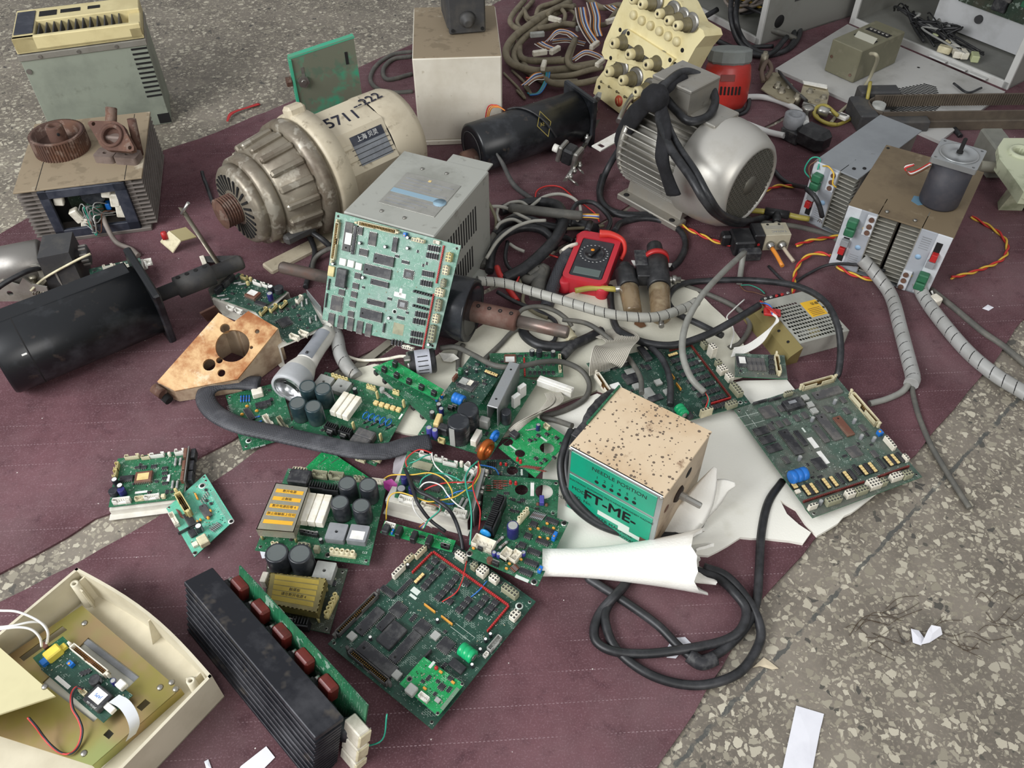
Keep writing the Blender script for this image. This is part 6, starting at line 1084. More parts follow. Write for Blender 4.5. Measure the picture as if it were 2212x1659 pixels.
g.l.new(c, g.b.inputs['Base Color']); g.b.inputs['Roughness'].default_value = .5
SIDE = mat('dirty_cream_side', 'b8a58c', .5, dirt='7a6450', amt=.7, scale=14, dirt2='4a3626', amt2=.7, scale2=18, lo2=.6, hi2=.66)
GRF = mat('green_face_panel', '0f9a78', .3, dirt='2a7a64', amt=.4, scale=16)
T = Thing('needle_position_box', 'cream box with a speckled rusty top and a lettered green front face', 'control box', F)
T.p('case', Bx(0, w, .002, d, 0, h-.001, .001), SIDE); T.p('lid', Bx(-.0015, w+.0015, -.001, d+.001, h-.003, h, .001), sp_, label='speckled rusty lid'); T.p('face_frame', Bx(0, w, -.002, .002, 0, h, .001), K['alup'])
T.p('face_panel', Bx(.004, w-.007, -.003, -.001, h*.64, h*.96, .0005), GRF); T.p('face_panel', Bx(.004, w-.007, -.003, -.001, h*.02, h*.60, .0005), GRF); RX = MR(pi/2, 4, 'X'); yf = -.0032
for i in range(6): x = w*(.33+i*.082); T.p('indicator_hole', MB().la([(.0032, 0), (.0032, .0004), (0, .0004)], 14, (x, yf+.0002, h*.70), (0, -1, 0), cap=False), K['dark']); text(T, 'printed_text', str(i+1), MT((x, yf, h*.77)) @ RX, .008, K['txt'], ext=.0001)
for body, x, z, s in (('NEEDLE POSITION', .56, .87, .0105), ('MODEL', .18, .405, .010), ('FT-ME-', .50, .40, .029), ('ELECTRONIC AUTOMATIC MULTI-HEAD EMBROIDERY MACHINE', .5, .525, .0047), ('MFG. No.', .18, .28, .009), ('DER JEAN COMPUTER MACHINE', .34, .13, .009), ('TAIWAN', .72, .05, .008)): text(T, 'printed_text', body, MT((w*x, yf, h*z)) @ RX, s, K['txt'], ext=.0001, bold=s*.025 if s > .02 else 0)
T.p('serial_strip', Bx(w*.38, w*.74, yf-.0003, yf, h*.20, h*.27, 0), K['silk']); T.p('serial_strip', Bx(w*.62, w*.86, yf-.0003, yf, h*.14, h*.20, 0), K['silk']); T.p('face_chip', Bx(w*.86, w*.99, yf-.0003, yf, h*.08, h*.22, 0), RUST)
for x, z in ((.012, .97), (.985, .97), (.985, .02)): T.p('screw', MB().la([(.0035, 0), (.003, .0016), (0, .0018)], 10, (w*x, -.002, h*z), (0, -1, 0)), K['pin'])
T.p('side_shaft', MB().la([(.006, 0), (.006, .012), (.0048, .013), (.0048, .034), (.004, .036)], 8, (w, d*.42, h*.58), X, smooth=False), K['pin']); T.p('shaft_flange', MB().la([(.014, 0), (.012, .003), (.008, .004)], 16, (w, d*.42, h*.58), X), mat('burnt_rust', '2e211a', .8))
T.p('rust_hole', MB().la([(.009, 0), (.008, .0006), (0, .0006)], 10, (w, d*.60, h*.74), X, cap=False), K['dark']); T.p('side_hole', MB().la([(.007, 0), (.006, .0006), (0, .0006)], 10, (w, d*.16, h*.62), X, cap=False), RUST); T.p('hinge_plate', Bx(-.012, .0, .02, .06, h*.5, h*.98, .001), K['chip']); T.p('rear_board', Bx(-.004, -.001, d*.35, d*1.0, h*.7, h*1.02, 0), PCB['green'])
T.p('corrugated_conduit', MB().tube([Li_ for Li_ in (F.inverted() @ P(1272, 945, .06), F.inverted() @ P(1272, 905, .07), F.inverted() @ P(1300, 868, .06), F.inverted() @ P(1325, 850, .03))], .010, 10, rs=[.010, .0085]*12), K['chip'])
# ================================================================ right side
AMPT = mat('amp_grey_sheet', '8f9396', .45, .3, dirt='7a7d80', amt=.5, scale=8, dirt2='5c5a54', amt2=.4, scale2=40, lo2=.66, hi2=.72)
AMPW = mat('amp_white_face', 'c9ccd0', .4, dirt='a4a6a8', amt=.5, scale=16); AMPG = mat('amp_grey_face', 'a2a6ac', .45, dirt='8a8c90', amt=.4, scale=16); ALF = mat('amp_fin', 'b0aea4', .45, .5, dirt='6e6858', amt=.6, scale=20)
BROWNT = mat('brown_dusty_sheet', '75664f', .75, dirt='5a4c3a', amt=.7, scale=9, dirt2='9a8c74', amt2=.6, scale2=16, lo2=.6, hi2=.68)
def amp_face(T, x0, x1, h, flip, y=-.003):
	W_ = x1-x0; X_ = (lambda t: x0+W_*t) if not flip else (lambda t: x1-W_*t)
	def B(a, b2, z0, z1, yy0, yy1, c=.0008): p, q = sorted((X_(a), X_(b2))); return Bx(p, q, yy0, yy1, h*z0, h*z1, c)
	T.p('white_front', B(0, .28, 0, 1, y, 0), AMPW); T.p('grey_front', B(.28, .60, 0, 1, y, 0), AMPG); zf = (lambda z: 1-z) if flip else (lambda z: z)
	def Bz(a, b2, z0, z1, yy0, yy1, c=.0008): z0, z1 = sorted((zf(z0), zf(z1))); return B(a, b2, z0, z1, yy0, yy1, c)
	for z in (.80, .66): T.p('green_terminal', Bz(.10, .30, z-.06, z+.06, y-.016, y, .002), K['dgrn'])
	T.p('terminal_lug_plate', Bz(.42, .60, .66, .98, y-.006, y), AMPW)
	for z in (.93, .82, .72): T.p('terminal_screw', MB().cyl((X_(.52), y-.006, h*zf(z)), (X_(.52), y-.009, h*zf(z)), .005, n=10), RUST)
	T.p('switch_slot', Bz(.12, .24, .12, .52, y-.0006, y, 0), K['dark']); T.p('red_plug', Bz(.11, .23, .27, .38, y-.012, y), K['red']); T.p('grey_plug', Bz(.10, .26, .40, .50, y-.010, y), K['grey'])
	T.p('blue_emblem', MB().la([(.0055, 0), (.0055, .0004), (0, .0004)], 16, (X_(.45), y-.0002, h*zf(.42)), (0, -1, 0), cap=False), mat('pale_blue_print', '90b0cc', .6)); T.p('earth_mark', MB().la([(.004, 0), (.004, .0004), (0, .0004)], 12, (X_(.44), y-.0002, h*zf(.74)), (0, -1, 0), cap=False), K['ltan'])
	for k in range(6): T.p('print_row', Bz(.34, .52, .10+.035*k, .112+.035*k, y-.0004, y, 0), K['grey'])
	T.p('fin_wall', B(.58, .61, 0, 1, y, .06), ALF)
	for k in range(14): T.p('cooling_fin', B(.61, .98, .05+k*.066, .066+k*.066, .0, .16), ALF)
	T.p('fin_back', B(.9, 1, 0.02, .98, .02, .16), FINM)
H = ZH(1725, 478, 352); F, w, d = topframe((1762, 346), (1853, 386), (1870, 236), H); h = H-MZ
d = (P(1872, 234, H)-P(1764, 344, H)).length; T = Thing('servo_amplifier', 'single grey servo amplifier with a plain sheet lid, beside the fan-cooled motor', 'amplifier', F)
T.p('lid', Bx(-.001, w+.001, -.001, d, h-.003, h, .001), AMPT); T.p('case', Bx(.002, w*.55, 0, d-.002, .002, h-.003, .001), AMPW); T.p('rear_case', Bx(w*.55, w-.004, .16, d-.004, .002, h-.003, .001), FINM); amp_face(T, 0, w, h, False)
T.p('base_sheet', Bx(0, w, -.004, d, 0, .003, .0005), AMPT)
for x, y in ((.9, .16), (.75, .1), (.85, .55)): T.p('lid_screw', MB().la([(.004, 0), (.003, .002), (0, .002)], 8, (w*x, d*y, h)), K['dark'])
for pts, c in (([(.01, -.006, h*.7), (-.012, -.01, h*.82), (-.008, -.005, h*1.02), (.006, .004, h*1.03), (.014, -.01, h*.92)], 'green'), ([(.02, -.004, h*.98), (.035, -.012, h*1.04), (.05, -.014, h*.98), (.055, -.016, h*.84), (.062, -.010, h*.78)], 'yellow'), ([(.012, -.012, h*.68), (-.004, -.012, h*.9), (.004, -.004, h*1.02)], 'brown')): T.p('wire', MB().tube(pts, .0016, 6), WM[c])
p5 = [F.inverted() @ P(*q) for q in ((1742, 408, .10), (1760, 425, .10), (1770, 445, .085), (1776, 468, .06))]; T.p('black_lead', MB().tube(p5, .005, 8), K['black']);
for s in (-1, 0, 1): T.p('bare_end', MB().tube([p5[-1], p5[-1]+V((s*.005, -.004, -.012))], .001, 5, sub=0), K['pin'])
H = ZH(1798, 572, 443); F, w, d = topframe((1834, 443), (2060, 514), (1928, 316), H); h = H-MZ; d = (P(1928, 316, H)-P(1834, 443, H)).length; HV, FV = H, F
T = Thing('servo_amplifier', 'twin servo amplifiers under one brown dusty sheet, stepper motor standing on top', 'amplifier', F)
T.p('lid', Bx(-.001, w+.001, -.001, d, h-.003, h, .001), BROWNT, label='brown dusty lid'); half = w*.5
T.p('case', Bx(.002, half*.55, 0, d-.002, .002, h-.003, .001), AMPW); T.p('case', Bx(w-half*.55, w-.002, 0, d-.002, .002, h-.003, .001), FINM); T.p('rear_case', Bx(half*.55, w-half*.55, .16, d-.004, .002, h-.003, .001), K['dark']); T.p('base_sheet', Bx(0, w, -.004, d, 0, .003, .0005), AMPT)
amp_face(T, 0, half*.98, h, False); amp_face(T, half*1.02, w, h, True)
T.p('blue_smear', MB().prism([[(w*.5, d*.30), (w*.58, d*.27), (w*.66, d*.33), (w*.6, d*.40), (w*.5, d*.38)]], h, h+.0003), mat('blue_smear', '5c7f94', .7))
for x, y in ((.35, .06), (.62, .06)): T.p('lid_screw', MB().la([(.004, 0), (.003, .003), (0, .003)], 8, (w*x, d*y, h)), K['steel'])
F = frame(P(2048, 440, HV), P(2100, 372, HV+.1)-P(2020, 345, HV+.1)); cb = P(2034, 437, HV); ct_h = ZH(2034, 437, 334, HV); hh = ct_h-HV
q = [P(u, v, ct_h) for u, v in ((2017, 344), (2106, 370), (2127, 321), (2037, 299))]; cen = sum(q, V())/4; cen.z = HV+.0005; F = frame(cen, (q[1]-q[0])); a = ((q[1]-q[0]).length+(q[2]-q[1]).length)/2
T = Thing('stepper_motor', 'black stepper motor with square aluminium flange, standing on the brown dusty lid', 'stepper motor', F); s = a/2
T.p('motor_body', MB().la([(s*.86, 0), (s*.9, .004), (s*.9, hh-.008)], 40), mat('ribbed_black', '33333a', .6, dirt='4a4548', amt=.5, scale=30)); holes_ = [circ(sx*s*.82, sy*s*.82, s*.07, 10) for sx in (-1, 1) for sy in (-1, 1)]
T.p('flange', MB().prism([rrect(-s, -s, s, s, s*.1)]+holes_, hh-.010, hh), K['alup']); T.p('pilot_ring', MB().la([(s*.86, hh), (s*.86, hh+.002), (s*.80, hh+.002), (s*.78, hh+.0006), (s*.40, hh+.0006), (s*.34, hh+.0025), (s*.2, hh+.0025)], 40), K['alup']); T.p('shaft', MB().la([(s*.14, hh), (s*.14, hh+.006), (s*.09, hh+.006), (s*.09, hh+.03), (s*.07, hh+.031)], 16), K['dark'])
for i, (c, dy) in enumerate((('red', 0), ('white', .004), ('brown', .008))): T.p('lead_wire', MB().tube([T.I @ P(u, v-dy*400*0, z) for u, v, z in ((2010, 352+i*3, ct_h-.02), (1985, 366+i*3, ct_h-.045), (1965, 372+i*3, ct_h-.06), (1955, 364-i*3, ct_h-.055), (1975, 356-i, ct_h-.045))], .0017, 6), WM[c])
H = ZH(1731, 778, 742); H = min(max(H, .035), .05); F, w, d = topframe((1729, 742), (1835, 714), (1659, 648), H); d = (P(1659, 648, H)-P(1729, 742, H)).length; h = H-MZ
T = Thing('power_supply', 'perforated metal power supply with a yellow warning label and gold bracket', 'power supply', F)
PSU = mat('zinc_steel', 'b2b2a8', .45, .3, dirt='7c7a70', amt=.4, scale=14)
m = MB(); nx, ny = 16, 11; hl = []
for i in range(nx):
	for j in range(ny):
		x, y = w*.06+(i+.5*(j % 2))*w*.9/nx, d*.07+j*d*.80/ny
		if x < w*.95 and not (w*.55 < x < w*.92 and d*.40 < y < d*.80): hl.append([(x+.0030*cos(t), y+.0030*sin(t)) for t in [pi*k/3+.5 for k in range(6)]])
m.prism([[(0, 0), (w, 0), (w, d), (0, d)]]+hl, h-.0012, h); T.p('perforated_cover', m, PSU)
m = MB(); Bx(0, w, 0, .0012, 0, h-.0012, 0, 0, m); Bx(w-.0012, w, 0, d, 0, h-.0012, 0, 0, m); Bx(0, .0012, 0, d, 0, h-.0012, 0, 0, m); Bx(0, w, 0, d, 0, .0014, 0, 0, m); T.p('case', m, PSU); T.p('inner_board', Bx(.003, w-.003, .003, d-.003, .004, .006, 0), PCB['grime'])
for x, y, r_, hh2, k_ in ((.3, .6, .010, .022, 'capk'), (.5, .25, .012, .02, 'ycream'), (.7, .3, .009, .02, 'capk'), (.3, .25, .008, .024, 'lgrey')): T.p('inner_component', MB().la([(r_, 0), (r_, hh2), (r_*.9, hh2+.001)], 14, (w*x, d*y, .006)), K[k_])
lb = T.p('yellow_label', Bx(w*.58, w*.90, d*.43, d*.77, h, h+.0005, 0), mat('yellow_label', 'e6b52c', .5)); text(T, 'label_text', '警告', MT((w*.82, d*.7, h+.0006)) @ MR(pi, 4, 'Z'), .008, K['txt'], parent=lb, ext=.0001)
for k in range(5): T.p('label_row', Bx(w*.62, w*.86, d*(.46+.035*k), d*(.468+.035*k), h+.0004, h+.0008, 0), K['brown'], parent=lb)
GOLD = mat('passivated_gold', '9a8c5c', .38, .7, dirt='6e6238', amt=.5, scale=10)
m = MB(); Bx(-.0022, 0, -.004, d+.01, 0, h, .0004, 0, m); Bx(-.045, 0, -.004, d+.012, 0, .002, .0004, 0, m); m2 = Bx(-.030, -.0, -.004, d+.012, 0, .0022)
T.p('gold_bracket', MB().hexa([(-.036, -.010, 0), (-.003, -.010, 0), (-.003, d+.004, 0), (-.036, d+.004, 0)], [(-.022, -.010, h*.55), (-.0005, -.010, h*.96), (-.0005, d+.004, h*.96), (-.022, d+.004, h*.55)]), GOLD)
for y in (.15, .4, .85): T.p('bracket_hole', MB().la([(.0028, 0), (.0028, .0006), (0, .0006)], 10, (-.011, d*y, h*.76), (-.45, 0, 1), cap=False), K['dark'])
T.p('terminal_block', Bx(.004, w*.45, d, d+.018, .004, h*.8, .002), K['black'])
for i in range(5): T.p('terminal_screw', MB().cyl((.010+i*.012, d+.010, h*.8), (.010+i*.012, d+.010, h*.8+.003), .003, n=8), K['red' if i in (2, 3) else 'pin'])
for x, y in ((1.0, .2), (1.0, .8)): T.p('case_screw', MB().cyl((w, d*y, h*.5), (w+.003, d*y, h*.5), .003, n=8), K['pin'])
Lp = lambda *q: T.I @ P(*q)
for i in range(7): T.p('white_wire', MB().tube([Lp(1655+i*2, 660+i*3, H+.006), Lp(1676+i, 680+i*2, H+.008), Lp(1672-i*.5, 700+i, H+.002), Lp(1640+i, 728+i*2, .03), Lp(1612, 746+i*2.5, .02), Lp(1585-i, 752+i*3, .016)], .0012, 6), WM['white'])
for pts, c in (([(1640, 655, H), (1655, 656, H+.012), (1666, 664, H+.01), (1668, 680, H+.006)], 'blue'), ([(1642, 650, H), (1660, 662, H+.010), (1676, 676, H+.012)], 'red'), ([(1648, 658, H), (1664, 670, H+.012), (1680, 680, H+.01)], 'red'), ([(1608, 647, .012), (1585, 668, .012), (1570, 685, .012), (1580, 700, .012), (1585, 720, .014), (1578, 750, .02)], 'white')): T.p('wire', MB().tube([Lp(*q) for q in pts], .0014, 6), WM[c])
T.p('red_sleeve', MB().box(Lp(1668, 675, H+.004), (.03, .018, .006), .002, R=MR(-.5, 3, 'Z')), K['red'])
F = frame(P(1590, 540, MZ), P(1710, 535, MZ)-P(1590, 540, MZ)); T = Thing('solenoid_valve', 'pneumatic solenoid valve with a black coil and beige block, below the fan cover', 'valve', F); Lp = lambda *q: T.I @ P(*q)
x1, x2, x3, x4 = [Lp(u, 540, .02).x for u in (1588, 1655, 1668, 1712)]; VB = mat('valve_beige', 'b5ae98', .5, dirt='8c846e', amt=.4, scale=20)
T.p('valve_block', Bx(x2, x4, -.006, .036, 0, .038, .001), VB); T.p('pilot_block', Bx(x2-.022, x2, -.008, .036, 0, .040, .002), K['black']); T.p('coil', Bx(x1-.002, x2-.022, -.022, .030, 0, .034, .003), K['black']); T.p('coil_plug', Bx(x1-.02, x1, .006, .030, .004, .03, .004), K['black']); T.p('coil_base', Bx(x1+.006, x2-.012, -.04, -.02, 0, .022, .003), K['chip']); T.p('red_mark', MB().cyl((x2-.012, -.008, .018), (x2-.012, -.0095, .018), .003, n=10), K['red'])
for u in (.25, .7): px = x2+(x4-x2)*u; T.p('fitting', MB().la([(.008, 0), (.008, .008), (.0055, .009), (.0055, .014)], 12, (px, -.006, .016), (0, -1, 0)), K['steel']); T.p('block_screw', MB().la([(.0028, 0), (.0028, .0004), (0, .0004)], 10, (px, .030, .038), cap=False), K['dark'])
text(T, 'printed_text', 'TAIYAC', MT(((x2+x4)/2+.004, .006, .0382)) @ MR(pi, 4, 'Z'), .009, K['grey'], ext=.0001)
for k in range(3): T.p('print_row', Bx(x2+.006, x4-.01, .016+k*.004, .0168+k*.004, .038, .0383, 0), K['grey'])
px = x2+(x4-x2)*.25; T.p('orange_hose', MB().tube([(px, -.02, .016), (px+.004, -.04, .014), (px+.008, -.07, .010)], .0042, 8, sub=3), mat('orange_hose', 'dc8a34', .4)); px = x2+(x4-x2)*.7; T.p('clear_hose', MB().tube([(px, -.02, .016), (px+.005, -.035, .012), (px+.012, -.055, .008)], .0038, 8, sub=3), mat('dull_hose', 'b5a894', .35)); T.p('top_fitting', MB().la([(.008, 0), (.008, .01), (.006, .012)], 12, ((x2+x4)/2-.004, .036, .02), (0, 1, 0)), K['cream'])
F = frame(P(1680, 470, MZ), P(1748, 468, MZ)-P(1620, 452, MZ)); T = Thing('tee_fitting', 'black tee fitting with yellow tube stubs, above the beige valve block', 'tube fitting', F); Lp = lambda *q: T.I @ P(*q)
YT = mat('yellow_tube', 'a89a48', .4, dirt='847a40', amt=.4, scale=30)
T.p('tee_body', MB().cyl(Lp(1652, 456, .02), Lp(1704, 465, .02), .009, n=14).cyl(Lp(1678, 462, .02), Lp(1678, 482, .016), .009, n=14), K['black']); T.p('yellow_tube', MB().tube([Lp(1606, 453, .016), Lp(1628, 455, .018), Lp(1654, 457, .02)], .006, 10, sub=3), YT); T.p('yellow_tube', MB().tube([Lp(1702, 464, .02), Lp(1728, 470, .022), Lp(1748, 473, .022)], .006, 10, sub=3), YT); T.p('clear_tube', MB().tube([Lp(1677, 480, .016), Lp(1675, 495, .016), Lp(1674, 508, .018)], .0055, 10, sub=3), mat('milky_tube', 'b9b4a4', .35))
F = frame(P(1392, 690, FZ), P(1440, 690, FZ)-P(1392, 690, FZ)); T = Thing('air_filter_regulator', 'black twin air filter and regulator with amber bowls, lying on the foam', 'air regulator', F); Lp = lambda *q: T.I @ P(*q)
AMB = mat('amber_bowl', 'a89272', .22, trans=.45, dirt='6e543a', amt=.8, scale=22, dirt2='d8c8a4', amt2=.5, scale2=14)
a0, a1, a2, a3, a4, a5 = [Lp(*q) for q in ((1428, 690, .034), (1424, 622, .040), (1418, 564, .046), (1417, 556, .047), (1413, 530, .050), (1428, 700, .034))]
T.p('regulator_body', MB().cyl(a1, a2, .022, n=24, ch=.002), K['black']); T.p('red_ring', MB().cyl(a2, a3, .0245, n=24), K['red']); T.p('knob', MB().cyl(a3, a4, .0165, .015, n=14, ch=.002), K['black']); T.p('bowl', MB().cyl(a0, a1, .018, .020, n=24, ch=.004), AMB); T.p('drain', MB().cyl(a0, a0+(a0-a1).normalized()*.018, .005, n=10), K['steel'])
b0, b1, b2_, b3 = [Lp(*q) for q in ((1368, 678, .030), (1358, 622, .034), (1350, 585, .038), (1349, 570, .042))]
T.p('filter_head', MB().cyl(b1, b2_, .020, n=24, ch=.002), K['black']); T.p('filter_cap', MB().cyl(b2_, b3, .014, .011, n=18, ch=.002), K['black']); T.p('bowl', MB().cyl(b0, b1, .0165, .0185, n=24, ch=.004), AMB); T.p('bridge_block', MB().box(b1.lerp(a2, .52)+V((0, -.004, .002)), (.028, .04, .026), .002), K['black']); T.p('mounting_yoke', MB().box(b2_.lerp(a2, .5)+V((0, .008, .012)), (.024, .046, .008), .002), K['chip'])
T.p('side_port', MB().cyl(a1.lerp(a2, .3), a1.lerp(a2, .3)+V((.042, 0, 0)), .006, n=10).la([(.009, 0), (.009, .008)], 6, a1.lerp(a2, .3)+V((.026, 0, 0)), X), K['steel']); T.p('side_port', MB().cyl(b1, b1+V((-.026, -.004, 0)), .006, n=10), K['steel']); T.p('yellow_tube', MB().tube([b1+V((-.024, -.004, 0)), Lp(1280, 622, .028), Lp(1242, 628, .022)], .0055, 10, sub=4), YT); T.p('white_gasket', MB().prism([[(-.03, .0), (.04, -.004), (.045, .006), (-.02, .014), (-.034, .016)]], 0, .002).xf(MT(a2+V((-.01, .01, -.02)))), K['white'])
zt = .040; q = [P(u, v, zt) for u, v in ((1213, 597), (1303, 617), (1349, 512), (1254, 497))]; cen = sum(q, V())/4; F = frame((cen.x, cen.y, MZ), (q[1]-q[0])+(q[2]-q[3])); w = ((q[1]-q[0]).length+(q[2]-q[3]).length)/2; d = ((q[3]-q[0]).length+(q[2]-q[1]).length)/2; h = zt-MZ
HOL = mat('red_rubber', 'c22b38', .5, dirt='9a3038', amt=.35, scale=20)
T = Thing('multimeter', 'digital multimeter with a dark face in a red rubber holster', 'multimeter', F)
m = MB().prism([rrect(-w/2, -d/2, w/2, d/2, .014)], 0, h*.72); m.prism([rrect(-w/2, -d/2, w/2, d/2, .014), rrect(-w/2+.011, -d/2+.012, w/2-.010, d/2-.022, .006)], h*.72, h); T.p('holster', m, HOL);
for sx in (-1, 1):
	for sy in (-1, 1): T.p('holster_corner', MB().la([(.012, 0), (.013, .004), (.013, h*.7), (.010, h*.78)], 16, (sx*(w/2-.006), sy*(d/2-.006), 0)), HOL)
z = h*.72; T.p('meter_face', MB().box((0, -.004, z+.003), (w-.02, d-.034, .010), .002), mat('meter_face', '2b2d31', .5, dirt='4c4e52', amt=.3, scale=30)); T.p('dial', MB().la([(.021, 0), (.020, .002), (.018, .0026), (.017, .001), (0, .001)], 32, (0, .012, z+.008), cap=False), K['chip']); T.p('dial_knob', MB().box((0, .012, z+.012), (.008, .036, .010), .003, R=MR(-.35, 3, 'Z')), K['black']); T.p('orange_pointer', MB().la([(.0038, 0), (.0036, .001), (0, .001)], 14, (-.003, .012, z+.0165)), mat('orange_dot', 'e8921c', .5))
T.p('display_window', MB().box((0, -d*.30, z+.0085), (w-.034, .020, .002), .0006), mat('lcd_grey', '5c6864', .25))
for i in range(22): a = 2*pi*i/22; T.p('scale_mark', MB().box((.027*cos(a), .012+.027*sin(a), z+.0081), (.003, .0012, .0003)), K['txtw'])
T.p('red_plug', MB().tube([(-.002, d/2-.008, h+.004), (.02, d/2-.006, h+.006), (.045, d/2-.012, h+.002), (.055, d/2-.03, h-.008), (.052, d/2-.05, h-.018)], .0055, 8, rs=[.009, .007, .005, .004, .004]), mat('red_lead', 'c8352c', .45)); T.p('black_plug', MB().cyl((-.03, d/2+.0, h-.004), (-.03, d/2+.028, h), .008, n=12), K['black'])
DZ = .020
DS = mat('door_white', 'bdbcb8', .5, dirt='9a9892', amt=.6, scale=5, dirt2='86847c', amt2=.4, scale2=16, lo2=.6, hi2=.75)
F = frame(P(1675, 148, .012), P(2030, 305, .012)-P(1675, 148, .012)); T = Thing('steel_sheet', 'pale dusty sheet metal door with a perforated patch, lying flat under the transformer', 'metal sheet', F)
q = [F.inverted() @ P(u, v, .012) for u, v in ((1675, 148), (2030, 305), (2172, 198), (1831, 52))]; m = MB().hexa([V((p.x, p.y, -.008)) for p in q], [V((p.x, p.y, 0)) for p in q]); T.p('sheet', m, DS)
m = MB();
for i in range(24):
	for j in range(24):
		u, v = i/23, j/23; p = F.inverted() @ P(1955+(2062-1955)*u-(70*v), 170+(195-165)*u+v*62, .012)
		if abs(u-.5)+abs(v-.5) < .62: m.la([(.0034, .0004), (0, .0004)], 6, (p.x, p.y, 0), cap=False)
T.p('perforated_patch', m, K['dark'], label='patch of small round holes'); T.p('screw_hole', MB().la([(.004, .0004), (0, .0004)], 10, tuple(F.inverted() @ P(1984, 146, .012)), cap=False), K['dark'])
H = ZH(1844, 181, 112, .013); F, w, d = topframe((1799, 84), (1863, 111), (1872, 39), H, .013); d = (P(1934, 61, H)-P(1863, 111, H)).length; h = H-.013
OLV = mat('olive_grey_box', '77745f', .55, dirt='5f5c4a', amt=.5, scale=10, dirt2='8d8874', amt2=.4, scale2=20); T = Thing('transformer_box', 'olive grey metal transformer box with a slotted top, on the door sheet', 'metal box', F)
T.p('case', Bx(0, w, 0, d, 0, h, .002), OLV); T.p('top_slot', Bx(w*.18, w*.92, d*.62, d*.74, h-.001, h+.0008, 0), K['dark']); T.p('top_slot', Bx(w*.2, w*.9, d*.34, d*.42, h-.001, h+.0008, 0), K['dark']); T.p('lifted_tab', MB().hexa([(w*.28, d*.30, h), (w*.92, d*.30, h), (w*.92, d*.31, h), (w*.28, d*.31, h)], [(w*.28, d*.36, h+.012), (w*.92, d*.36, h+.012), (w*.92, d*.37, h+.012), (w*.28, d*.37, h+.012)]), mat('tab_grey', 'a5a496', .5))
for i in range(5): T.p('terminal_screw', MB().cyl((w*(.3+.13*i), d*.68, h), (w*(.3+.13*i), d*.68, h+.004), .005, n=8), K['steel'])
for x, z in ((.12, .5), (.85, .2)): T.p('screw', MB().cyl((w*x, 0, h*z), (w*x, -.002, h*z), .004, n=8), RUST)
T.p('pale_cable', MB().tube([T.I @ P(*q) for q in ((1880, 116, .11), (1892, 118, .12), (1895, 130, .10), (1885, 155, .05), (1872, 180, .018), (1845, 215, .010), (1812, 245, .008), (1795, 265, .008))], .0045, 8), mat('pale_cable', 'aaa48c', .5))
CW = mat('cabinet_white', 'c4c4c0', .45, dirt='a4a29c', amt=.4, scale=8); CG = mat('cabinet_grey', '8a8a84', .55, dirt='73716a', amt=.5, scale=8)
def cabinet(label, fr, fl, back, Hc, inner):
	a, b2, c2 = P(*fl, MZ), P(*fr, MZ), P(*back, MZ); F = frame(a, b2-a); w = (b2-a).length; Li = F.inverted(); d = abs((Li @ c2).y); T = Thing('cabinet', label, 'cabinet', F); t = .016
	T.p('side_panel', Bx(w-.004, w, 0, d, 0, Hc, .001), CG); T.p('side_panel', Bx(0, .004, 0, d, 0, Hc, .001), CG); T.p('back_panel', Bx(0, w, d-.004, d, 0, Hc, .001), CG); T.p('base', Bx(0, w, 0, d, 0, .006, .001), CG); T.p('top_panel', Bx(0, w, 0, d, Hc-.006, Hc, .001), CG)
	m = MB(); Bx(w-t, w+.001, -.004, .004, 0, Hc, .001, 0, m); Bx(-.001, t, -.004, .004, 0, Hc, .001, 0, m); Bx(0, w, -.004, .004, 0, t*1.2, .001, 0, m); Bx(0, w, -.004, .004, Hc-t, Hc, .001, 0, m); T.p('front_frame', m, CW, label='white front frame'); return T, w, d
T, w, d = cabinet('open cabinet with a white front frame and cables inside, top middle', (1640, 99), (1470, 8), (1800, 0), .30, 0)
for k in range(9): T.p('louvre', Bx(w-.0005, w+.0012, d*.25, d*.85, .10+k*.022, .106+k*.022, 0), DKM)
T.p('cable_hole', MB().la([(.018, 0), (.018, .0006), (0, .0006)], 16, (w, .06, .055), X, cap=False), K['dark']); T.p('inner_board', Bx(.02, w-.02, d*.55, d*.56, .02, .25, 0), PCB['grime'])
rr = random.Random(8)
for i in range(12): T.p('cable', MB().tube([(w*rr.uniform(.05, .4), .06+rr.random()*.06, .02+rr.random()*.15), (w*.5, .02+rr.random()*.08, .015+rr.random()*.05), (w*rr.uniform(.55, .9), .03+rr.random()*.1, .02+rr.random()*.1)], rr.choice((.004, .006)), 7), rr.choice((K['black'], mat('grey_sheath', '8a8078', .6), WM['yellow'], K['black'])))
T, w, d = cabinet('open cabinet with a white inner panel and a circuit board, top right corner', (2176, 194), (1836, 50), (2420, 120), .34, 0)
T.p('inner_panel', Bx(w*.30, w-.03, d*.40, d*.405, .012, .33, .001), mat('inner_panel_white', 'c9cacb', .5, dirt='a0a09e', amt=.6, scale=7)); T.p('inner_board', Bx(w*.42, w*.94, d*.40-.014, d*.40-.008, .095, .25, 0), PCB['grime'], label='dark circuit board'); T.p('panel_knob', MB().cyl((w*.56, d*.40, .065), (w*.56, d*.40-.008, .065), .011, n=14), DKM)
for i in range(14): T.p('board_component', MB().box((w*rr.uniform(.46, .9), d*.40-.02, rr.uniform(.11, .23)), (rr.uniform(.01, .05), .012, rr.uniform(.01, .04)), .002), rr.choice((K['chip'], K['chipg'], K['dgrn'], K['lgrey'])))
